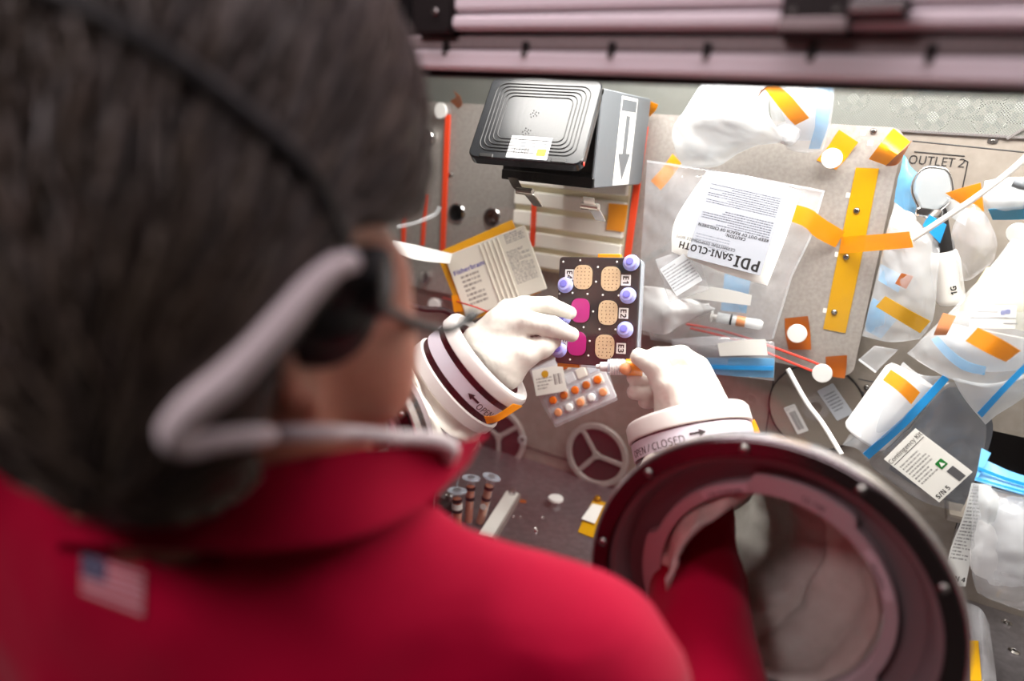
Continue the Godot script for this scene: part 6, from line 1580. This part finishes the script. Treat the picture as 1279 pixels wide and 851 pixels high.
func ports() -> void:
	var cam := Vector3(0.0000, 0.5275, 0.9839)
	port(Vector3(-0.0545, 0.2075, 0.5), "big dark glove port ring holding the arm in its open middle")
	port(Vector3(-0.4875, 0.2085, 0.5), "second glove port ring mostly hidden behind the cheek and collar")
	# ---- left hand glove, holding the plate by its edge
	var lg := thing("rubber_glove", "white rubber glove gripping the culture plate edge, its cuff reading OPEN", "glove", Transform3D(), "gloves fixed to the ports")
	var palm := [[Vector3(-0.4048, 0.3018, 0.3370), Vector3(-0.3845, 0.3286, 0.3225), 0.019, 0.013], [Vector3(-0.3896, 0.2872, 0.3393), Vector3(-0.3794, 0.3188, 0.3230), 0.027, 0.015], [Vector3(-0.3672, 0.2733, 0.3373), Vector3(-0.3571, 0.2958, 0.3300), 0.018, 0.014]]
	var idx := [[Vector3(-0.3859, 0.3262, 0.3301), 0.0125], [Vector3(-0.3587, 0.3299, 0.3219), 0.0122], [Vector3(-0.3311, 0.3278, 0.3107), 0.0108], [Vector3(-0.3145, 0.3191, 0.2958), 0.0078]]
	var mid := [[Vector3(-0.3870, 0.3373, 0.3127), 0.0105], [Vector3(-0.3718, 0.3420, 0.3025), 0.0105], [Vector3(-0.3473, 0.3444, 0.2903), 0.0098], [Vector3(-0.3240, 0.3396, 0.2847), 0.0072]]
	var rin := [[Vector3(-0.3952, 0.3301, 0.3017), 0.0100], [Vector3(-0.3818, 0.3307, 0.2701), 0.0095], [Vector3(-0.3624, 0.3231, 0.2497), 0.0090], [Vector3(-0.3464, 0.3179, 0.2472), 0.0078]]
	var lit := [[Vector3(-0.3988, 0.3193, 0.2978), 0.0092], [Vector3(-0.3908, 0.3162, 0.2633), 0.0085], [Vector3(-0.3732, 0.3059, 0.2424), 0.008], [Vector3(-0.3560, 0.3012, 0.2415), 0.007]]
	var thu := [[Vector3(-0.3691, 0.2873, 0.3360), 0.0150], [Vector3(-0.3503, 0.2969, 0.3282), 0.0135], [Vector3(-0.3377, 0.3042, 0.3163), 0.0115], [Vector3(-0.3310, 0.3074, 0.2995), 0.0060]]
	part("hand", hand_mesh(palm, [idx, mid, rin, lit, thu], Vector3(-0.3664, 0.3089, 0.3070) - Vector3(0.11, 0.11, 0.11), Vector3(-0.3664, 0.3089, 0.3070) + Vector3(0.10, 0.10, 0.10), 0.011), M.glove_rubber, lg)
	var al := Vector3(-0.6116, -0.709, 0.356).normalized()
	var fl: Vector3 = Vector3(-0.3872, 0.2887, 0.3434)
	var cl := aim(fl, al, (cam - fl).normalized())
	cuff(lg, cl, [0.0125, 0.0075, 0.0155, 0.0075, 0.0150], "OPEN", -0.72, -0.36, 1.0)
	var e := fl + al * 0.055
	part("gauntlet", sleeve([e - al * 0.004, e + al * 0.03, (e + Vector3(-0.4875, 0.2085, 0.445)) / 2 + al * 0.022, Vector3(-0.4875, 0.2085, 0.448), Vector3(-0.4875, 0.2085, 0.468)], [0.057, 0.064, 0.072, 0.077, 0.0785], 3, 0.0085), M.glove_sleeve, lg)
	part("yellow_tape", sheet([[Vector3(-0.3606, 0.2410, 0.3923), Vector3(-0.3484, 0.2449, 0.3888), Vector3(-0.3357, 0.2569, 0.3764)], [Vector3(-0.3577, 0.2329, 0.3898), Vector3(-0.3451, 0.2386, 0.3855), Vector3(-0.3289, 0.2534, 0.3678)]], 12, 4, 0.0006, 0.0012, 70, 5), M.tape, lg)
	# ---- right hand glove, pinching the syringe
	var rg := thing("rubber_glove", "white rubber glove fist pinching the syringe, its cuff reading OPEN / CLOSED", "glove", Transform3D(), "gloves fixed to the ports")
	var palm2 := [[Vector3(-0.1887, 0.2601, 0.2925), Vector3(-0.2013, 0.2829, 0.2848), 0.023, 0.018], [Vector3(-0.1658, 0.2601, 0.2616), Vector3(-0.1860, 0.2914, 0.2494), 0.024, 0.017], [Vector3(-0.1810, 0.2513, 0.2696), Vector3(-0.1982, 0.2749, 0.2534), 0.026, 0.020]]
	var thu2 := [[Vector3(-0.1939, 0.2738, 0.2956), 0.0160], [Vector3(-0.2041, 0.2917, 0.3001), 0.0140], [Vector3(-0.2156, 0.3072, 0.3002), 0.0128], [Vector3(-0.2343, 0.3125, 0.3006), 0.0088]]
	var idx2 := [[Vector3(-0.1872, 0.2988, 0.2547), 0.0150], [Vector3(-0.2026, 0.3090, 0.2600), 0.0125], [Vector3(-0.2236, 0.3068, 0.2702), 0.0110], [Vector3(-0.2437, 0.3002, 0.2766), 0.0085]]
	var mid2 := [[Vector3(-0.1957, 0.2882, 0.2391), 0.0130], [Vector3(-0.2156, 0.2860, 0.2487), 0.0105], [Vector3(-0.2313, 0.2837, 0.2751), 0.0092], [Vector3(-0.2410, 0.2839, 0.2877), 0.0078]]
	var rin2 := [[Vector3(-0.1981, 0.2761, 0.2374), 0.0125], [Vector3(-0.2173, 0.2728, 0.2493), 0.0105], [Vector3(-0.2303, 0.2682, 0.2773), 0.0092], [Vector3(-0.2387, 0.2694, 0.2889), 0.0080]]
	var lit2 := [[Vector3(-0.1976, 0.2636, 0.2389), 0.0115], [Vector3(-0.2159, 0.2597, 0.2481), 0.0095], [Vector3(-0.2276, 0.2562, 0.2655), 0.0085], [Vector3(-0.2294, 0.2570, 0.2758), 0.0075]]
	part("hand", hand_mesh(palm2, [thu2, idx2, mid2, rin2, lit2], Vector3(-0.2014, 0.2810, 0.2651) - Vector3(0.09, 0.085, 0.09), Vector3(-0.2014, 0.2810, 0.2651) + Vector3(0.09, 0.085, 0.09), 0.004), M.glove_rubber, rg)
	var ar := Vector3(0.472, -0.787, 0.393).normalized()
	var fr: Vector3 = Vector3(-0.1782, 0.2585, 0.2955)
	cuff(rg, aim(fr, ar, (cam - fr).normalized()), [0.0170, 0.0022, 0.0165, 0.0085, 0.0150], "OPEN / CLOSED", 0.66, -0.12, -1.0)
	var e2 := fr + ar * 0.054
	part("gauntlet", sleeve([e2 - ar * 0.004, e2 + ar * 0.012, Vector3(-0.088, 0.208, 0.415), Vector3(-0.058, 0.2075, 0.448), Vector3(-0.0545, 0.2075, 0.468)], [0.057, 0.062, 0.070, 0.0765, 0.0785], 8, 0.006), M.glove_sleeve, rg)
	part("yellow_tape", sheet([[Vector3(-0.1238, 0.2654, 0.2708), Vector3(-0.1162, 0.2665, 0.2734)], [Vector3(-0.1191, 0.2601, 0.2771), Vector3(-0.1111, 0.2621, 0.2791)], [Vector3(-0.1153, 0.2555, 0.2837), Vector3(-0.1073, 0.2584, 0.2830)]], 5, 8, 0.0008, 0.0010, 70, 6), M.tape, rg)


func person() -> void:
	var cam := Vector3(0.0000, 0.5275, 0.9839)
	var f := Vector3(0.13, -0.27, -0.95).normalized()
	var u := Vector3(-0.12, 1, 0.0)
	u = (u - f * u.dot(f)).normalized()
	var r := f.cross(u)
	var hb := Basis(r, u, -f)
	var ear: Vector3 = Vector3(-0.2310, 0.4197, 0.7615)
	var hc := ear - r * 0.074 + u * 0.012
	var hp := func(a: float, b: float, c: float) -> Vector3: return hc + r * a + u * b + f * c
	var nb: Vector3 = Vector3(-0.3107, 0.2893, 0.7665)
	var sr: Vector3 = Vector3(-0.1300, 0.2295, 0.6786)
	var sl: Vector3 = nb * 2.0 - sr + Vector3(0, 0.02, -0.03)
	var chest := nb + Vector3(-0.01, -0.30, -0.06)
	var elbow := Vector3(-0.02, 0.105, 0.665)
	var wrist: Vector3 = Vector3(-0.1778, 0.2446, 0.2879)
	var wrist_l: Vector3 = Vector3(-0.3935, 0.2834, 0.3427)
	var elbow_l := Vector3(-0.4875, 0.2085, 0.5) + (Vector3(-0.4875, 0.2085, 0.5) - wrist_l) * 0.6
	var mid_l: Vector3 = (Vector3(-0.3872, 0.2887, 0.3434) + Vector3(-0.6116, -0.709, 0.356) * 0.055 + Vector3(-0.4875, 0.2085, 0.445)) / 2 + Vector3(-0.6116, -0.709, 0.356) * 0.016
	var ears := []
	for i in 9:
		var a := deg_to_rad(-70.0 + 30.0 * i)
		ears.append(hp.call(0.074 + 0.010 * cos(a * 0.5), 0.004 + 0.031 * sin(a), -0.004 - 0.019 * cos(a)))
	var torso := func(p: Vector3, o: float) -> float:
		var d := cap(p, nb + Vector3(0, -0.035, -0.02), chest, 0.075 + o, 0.15 + o)
		d = smin(d, cap(p, nb + Vector3(0, -0.015, -0.02), sr, 0.058 + o, 0.060 + o), 0.07)
		d = smin(d, cap(p, nb + Vector3(0, -0.015, -0.02), sl, 0.058 + o, 0.060 + o), 0.07)
		d = smin(d, ell(p, nb + Vector3(0, -0.17, -0.03), Basis(), Vector3(0.19 + o, 0.20 + o, 0.12 + o)), 0.06)
		return d
	var arms := func(p: Vector3, o: float) -> float:
		var d := cap(p, sr, elbow, 0.055 + o, 0.043 + o)
		d = smin(d, cap(p, elbow, wrist, 0.040 + o, 0.025 + o * 0.6), 0.02)
		var g := cap(p, sl, elbow_l, 0.055 + o, 0.043 + o)
		g = smin(g, cap(p, elbow_l, mid_l, 0.040 + o, 0.034 + o), 0.02)
		g = smin(g, cap(p, mid_l, wrist_l, 0.034 + o, 0.025 + o * 0.6), 0.02)
		return minf(d, g)
	var body := func(p: Vector3) -> float:
		var d: float = torso.call(p, -0.008)
		d = smin(d, arms.call(p, -0.010), 0.04)
		d = smin(d, cap(p, nb + Vector3(0, -0.02, -0.02), hp.call(0, -0.02, -0.015), 0.062, 0.055), 0.03)
		var h: float = ell(p, hp.call(0, 0.045, -0.012), hb, Vector3(0.073, 0.093, 0.096))
		h = smin(h, ell(p, hp.call(0, -0.025, 0.040), hb, Vector3(0.059, 0.083, 0.060)), 0.03)
		h = smin(h, cap(p, hp.call(0.045, -0.045, 0.005), hp.call(0.012, -0.098, 0.078), 0.020, 0.018), 0.03)
		h = smin(h, cap(p, hp.call(-0.045, -0.045, 0.005), hp.call(-0.012, -0.098, 0.078), 0.020, 0.018), 0.03)
		h = smin(h, cap(p, hp.call(0.049, -0.004, 0.060), hp.call(0.053, -0.008, 0.035), 0.018, 0.017), 0.02)
		h = smin(h, cap(p, hp.call(0.050, 0.036, 0.056), hp.call(0.055, -0.022, 0.062), 0.019, 0.021), 0.02)
		h = smin(h, cap(p, hp.call(-0.046, -0.004, 0.062), hp.call(-0.050, -0.008, 0.035), 0.017, 0.016), 0.02)
		h = smin(h, cap(p, hp.call(0, 0.022, 0.096), hp.call(0, -0.022, 0.116), 0.007, 0.011), 0.012)
		h = smin(h, cap(p, hp.call(0.012, -0.026, 0.104), hp.call(-0.012, -0.026, 0.104), 0.008, 0.008), 0.008)
		h = smin(h, cap(p, hp.call(0.035, 0.034, 0.083), hp.call(-0.035, 0.034, 0.083), 0.012, 0.012), 0.014)
		h = smin(h, cap(p, hp.call(0.020, -0.055, 0.093), hp.call(-0.020, -0.055, 0.093), 0.006, 0.006), 0.008)
		h = smin(h, cap(p, hp.call(0.017, -0.066, 0.090), hp.call(-0.017, -0.066, 0.090), 0.007, 0.007), 0.008)
		for s in [1.0, -1.0]:
			h = maxf(h, -(p.distance_to(hp.call(0.031 * s, 0.014, 0.100)) - 0.012))
			h = minf(h, p.distance_to(hp.call(0.031 * s, 0.014, 0.083)) - 0.0125)
		var e := 9.0
		for i in ears.size() - 1:
			e = smin(e, cap(p, ears[i], ears[i + 1], 0.0060 - 0.0002 * i, 0.0060 - 0.0002 * i), 0.003)
		e = smin(e, cap(p, hp.call(0.072, -0.030, 0.004), hp.call(0.070, -0.022, 0.006), 0.0095, 0.008), 0.008)
		e = smin(e, cap(p, hp.call(0.068, 0.0, 0.0), hp.call(0.068, -0.015, -0.006), 0.012, 0.010), 0.010)
		h = smin(h, e, 0.008)
		return smin(d, h, 0.025)
	var t := thing("person", "person in a red collared shirt and headset leaning in to work through the glove ports", "person")
	part("body", nets(body, hc + Vector3(-0.42, -0.50, -0.52), hc + Vector3(0.36, 0.17, 0.24), 0.0062), M.skin, t)
	# ---- hair
	var hair := func(p: Vector3) -> float:
		var d: float = ell(p, hp.call(0, 0.082, -0.020), hb, Vector3(0.104, 0.126, 0.109))
		d = smin(d, ell(p, hp.call(0.016, 0.004, -0.058), hb, Vector3(0.086, 0.078, 0.060)), 0.05)
		d = smin(d, ell(p, hp.call(0.046, -0.030, -0.040), hb, Vector3(0.034, 0.046, 0.036)), 0.04)
		var q: Vector3 = p - hc
		var cut: float = maxf(-0.006 - q.dot(f), q.dot(u) - 0.056 - 0.25 * q.dot(f)) * 0.9
		cut = minf(cut, ell(p, hp.call(0.085, -0.022, 0.0), hb, Vector3(0.05, 0.044, 0.036)))
		d = -smin(-d, cut, 0.012)
		return d
	var clump := ridge(5, 26.0)
	var hair2 := func(p: Vector3) -> float:
		return hair.call(p) + 0.0035 * clump.call(Vector3((p - hc).dot(r), (p - hc).dot(u) * 0.25, (p - hc).dot(f)))
	var hm := part("hair", nets(hair2, hc + Vector3(-0.17, -0.19, -0.18), hc + Vector3(0.17, 0.26, 0.20), 0.0052), M.hair_brown, t)
	var rng := RandomNumberGenerator.new()
	rng.seed = 77
	var sm := Mesher.new()
	var made := 0
	while made < 5200:
		var d := Vector3(rng.randfn(), rng.randfn(), rng.randfn()).normalized()
		var p: Vector3 = hp.call(0, 0.02, -0.03) + d * 0.2
		for k in 14:
			p -= d * hair.call(p) * 0.8
		if absf(hair.call(p)) > 0.004 or (p - hc).dot(r) < -0.05:
			continue
		made += 1
		var ps := PackedVector3Array()
		var sweep := rng.randfn() * 0.25
		var lift := rng.randf_range(-0.001, 0.004)
		var broken := false
		for k in 7:
			var e := 0.003
			var n := Vector3(hair.call(p + Vector3(e, 0, 0)) - hair.call(p - Vector3(e, 0, 0)), hair.call(p + Vector3(0, e, 0)) - hair.call(p - Vector3(0, e, 0)), hair.call(p + Vector3(0, 0, e)) - hair.call(p - Vector3(0, 0, e))).normalized()
			p -= n * hair.call(p)
			ps.append(p + n * (lift + 0.0015 * sin(k * 0.9 + sweep * 9.0)))
			var q: Vector3 = p - hp.call(0, 0.10, 0.0)
			var dir := (-u * 0.8 - f * 0.45 + r * sweep + r * clampf(q.dot(r) * 6.0, -0.5, 0.5)).normalized()
			dir = (dir - n * dir.dot(n)).normalized()
			p += dir * 0.0085
		var tone := rng.randf()
		sm.tint = Color(0.035, 0.026, 0.021).lerp(Color(0.13, 0.098, 0.073), tone * tone)
		tube(sm, ps, [0.0006, 0.0013, 0.0012, 0.0004], 4)
	var st := part("hair_strands", sm.mesh(80.0, true), M.hair_strand, t)
	st.set_meta("kind", "stuff")
	# ---- shirt
	var fold := FastNoiseLite.new()
	fold.seed = 12
	fold.frequency = 9.0
	fold.fractal_octaves = 2
	var shirt := func(p: Vector3) -> float:
		var d: float = torso.call(p, 0.004)
		d = smin(d, arms.call(p, 0.008), 0.035)
		d += 0.006 * fold.get_noise_3d(p.x * 1.4 + p.y, p.y * 0.8 - p.x, p.z)
		d = maxf(d, -cap(p, nb + Vector3(0.002, -0.015, -0.028), hp.call(0, -0.02, -0.02), 0.064, 0.066))
		d = maxf(d, -(p.distance_to(wrist) - 0.02))
		return maxf(d, minf(0.495 - p.z, -0.25 - p.x))
	var sh := part("shirt", nets(shirt, hc + Vector3(-0.42, -0.50, -0.50), hc + Vector3(0.36, -0.02, 0.24), 0.0068), M.shirt_red, t)
	# collar
	var skin_or_shirt := func(p: Vector3) -> float: return minf(shirt.call(p), body.call(p))
	var collar_rows := [[Vector3(-0.3406, 0.3281, 0.8242), Vector3(-0.2745, 0.3539, 0.8082), Vector3(-0.2377, 0.3738, 0.7807), Vector3(-0.2191, 0.3733, 0.7381), Vector3(-0.2122, 0.3585, 0.6877), Vector3(-0.2025, 0.3509, 0.6429)], [Vector3(-0.3367, 0.3275, 0.8281), Vector3(-0.2666, 0.3481, 0.8140), Vector3(-0.2286, 0.3581, 0.7892), Vector3(-0.2121, 0.3585, 0.7511), Vector3(-0.2076, 0.3489, 0.7003), Vector3(-0.2042, 0.3488, 0.6471)], [Vector3(-0.3325, 0.3260, 0.8323), Vector3(-0.2630, 0.3416, 0.8189), Vector3(-0.2224, 0.3442, 0.7952), Vector3(-0.1998, 0.3428, 0.7590), Vector3(-0.1973, 0.3391, 0.7133), Vector3(-0.2055, 0.3382, 0.6561)]]
	for row in collar_rows:
		for k in row.size() - 1:
			var way: Vector3 = (cam - row[k]).normalized()
			for j in 40:
				row[k] += way * maxf(0.0, 0.0085 - skin_or_shirt.call(row[k])) * 0.7
	part("collar", sheet(collar_rows, 44, 16, 0.003, 0.0010, 18.0, 19, 70.0), M.shirt_red, t)
	part("collar", sheet([[Vector3(-0.2708, 0.3452, 0.7527), Vector3(-0.2426, 0.3495, 0.7115), Vector3(-0.2167, 0.3444, 0.6651)], [Vector3(-0.2599, 0.3170, 0.7632), Vector3(-0.2304, 0.3184, 0.7246), Vector3(-0.2088, 0.3220, 0.6861)]], 30, 8, 0.003, 0.0006, 18.0, 20, 70.0), M.shirt_red, t, Transform3D(), "inner stand of the red collar")
	# flag patch on the back of the shirt, laid on the cloth
	var fl := [Vector3(-0.2793, 0.3476, 0.8429), Vector3(-0.2529, 0.3413, 0.8301), Vector3(-0.2753, 0.3288, 0.8469), Vector3(-0.2496, 0.3211, 0.8350)]
	var out: Vector3 = (cam - Vector3(-0.2640, 0.3346, 0.8386)).normalized()
	var rows := []
	for j in 5:
		var line := []
		for i in 5:
			var p: Vector3 = fl[0].lerp(fl[1], i / 4.0).lerp(fl[2].lerp(fl[3], i / 4.0), j / 4.0) + out * 0.03
			for k in 60:
				p -= out * (shirt.call(p) - 0.0012) * 0.7
			line.append(p)
		rows.append(line)
	var fi := Image.create(190, 100, false, Image.FORMAT_RGB8)
	for k in 13:
		fi.fill_rect(Rect2i(0, int(k * 100.0 / 13), 190, 8), Color(0.62, 0.08, 0.16) if k % 2 == 0 else Color(0.78, 0.62, 0.66))
	fi.fill_rect(Rect2i(0, 0, 78, 54), Color(0.16, 0.16, 0.30))
	for j in 9:
		for i in 11:
			if (i + j) % 2 == 0:
				fi.fill_rect(Rect2i(4 + i * 6, 3 + j * 5 + (1 if j > 4 else 0), 3, 3), Color(0.72, 0.70, 0.76))
	part("flag_patch", sheet(rows, 12, 8, 0.0012), image_mat("flag_print", fi, 0.8), t, Transform3D(), "embroidered stars and stripes patch")
	# ---- headset
	var hs := thing("headset", "black headset with a thin band over the hair, round earpiece and mouth boom", "headset")
	var band := []
	for i in 15:
		var a := deg_to_rad(2.0 + 176.0 * i / 14.0)
		var p: Vector3 = hp.call(0, 0.035, 0.006) + r * cos(a) * 0.13 + (u * 0.52 - f * 0.86) * sin(a) * 0.23
		var c: Vector3 = hp.call(0, 0.04, -0.01)
		var d := (p - c).normalized()
		for k in 16:
			p -= d * (minf(hair.call(p), body.call(p)) - 0.004) * 0.8
		band.append(p)
	var ec: Vector3 = Vector3(-0.2241, 0.4502, 0.7594)
	var pod: Vector3 = Vector3(-0.2071, 0.4595, 0.7467)
	band[0] = Vector3(-0.2077, 0.4650, 0.7572)
	var bm := Mesher.new()
	tube(bm, smooth_path(band, 4), 0.0042, 10)
	part("headband", bm.mesh(), M.black_rubber, hs)
	var eo := (r * 0.95 + u * 0.1 - f * 0.25).normalized()
	part("ear_cushion", turned([[0, -0.012], [0.024, -0.012], [0.029, -0.008], [0.030, -0.002], [0.027, 0.004], [0.020, 0.006], [0, 0.006]], 36, 60.0), M.black_rubber, hs, aim(ec, eo))
	part("ear_shell", turned([[0.022, 0.004], [0.023, 0.010], [0.020, 0.016], [0.012, 0.019], [0, 0.020]], 36, 60.0), M.black_plastic, hs, aim(ec, eo))
	var ph := part("boom_pivot", turned([[0, -0.012], [0.0145, -0.012], [0.016, -0.008], [0.016, 0.005], [0.0145, 0.008], [0.010, 0.0085], [0, 0.0085]], 32), M.black_rubber, hs, aim(pod, (eo + f * 0.9).normalized()))
	part("pivot_cap", turned([[0, 0.0095], [0.005, 0.0095], [0.0065, 0.0085]], 20), M.case_side, ph)
	var am := Mesher.new()
	tube(am, smooth_path([Vector3(-0.2046, 0.4676, 0.7605), Vector3(-0.2074, 0.4599, 0.7647), Vector3(-0.2110, 0.4521, 0.7669)], 5), 0.006, 10)
	part("yoke", am.mesh(), M.black_plastic, hs)
	var bo := Mesher.new()
	tube(bo, smooth_path([Vector3(-0.1983, 0.4516, 0.7504), Vector3(-0.2109, 0.4379, 0.7202), Vector3(-0.2320, 0.4194, 0.6725), Vector3(-0.2386, 0.4092, 0.6378), Vector3(-0.2406, 0.4114, 0.6143)], 6), 0.0028, 10)
	part("mouth_boom", bo.mesh(), M.black_plastic, hs)
	part("microphone", turned([[0, -0.007], [0.0035, -0.006], [0.0045, 0.0], [0.0035, 0.006], [0, 0.007]], 16), M.black_rubber, hs, aim(Vector3(-0.2408, 0.4117, 0.6131), Vector3(-0.2433, 0.4131, 0.5973) - Vector3(-0.2399, 0.4096, 0.6205)))
	# ---- white fabric cord cover hooked round the ear
	var wm := Mesher.new()
	var cord := [Vector3(-0.2066, 0.4701, 0.7584), Vector3(-0.2104, 0.4674, 0.7662), Vector3(-0.2171, 0.4582, 0.7731), Vector3(-0.2253, 0.4442, 0.7801), Vector3(-0.2356, 0.4300, 0.7858), Vector3(-0.2489, 0.4146, 0.7913), Vector3(-0.2627, 0.4011, 0.7976), Vector3(-0.2703, 0.3891, 0.8024), Vector3(-0.2676, 0.3823, 0.7983), Vector3(-0.2581, 0.3833, 0.7855), Vector3(-0.2439, 0.3832, 0.7655), Vector3(-0.2292, 0.3786, 0.7385), Vector3(-0.2166, 0.3699, 0.7103), Vector3(-0.2101, 0.3635, 0.6909), Vector3(-0.2051, 0.3566, 0.6808), Vector3(-0.2065, 0.3480, 0.6797)]
	var laid := smooth_path(cord, 6)
	for k in laid.size():
		var way: Vector3 = (cam - laid[k]).normalized()
		for j in 40:
			laid[k] += way * maxf(0.0, 0.0105 - minf(hair.call(laid[k]), body.call(laid[k]))) * 0.7
	tube(wm, laid, [0.0042, 0.0046, 0.0050, 0.0054, 0.0054, 0.0060, 0.0058, 0.0052, 0.0046, 0.0038, 0.0036, 0.0036, 0.0040, 0.0046, 0.0050, 0.0036], 14)
	single("fabric_cord", wm.mesh(), M.white_fabric, "white fabric sleeve cord hooked over the earpiece and bent forward along the jaw", "cord")
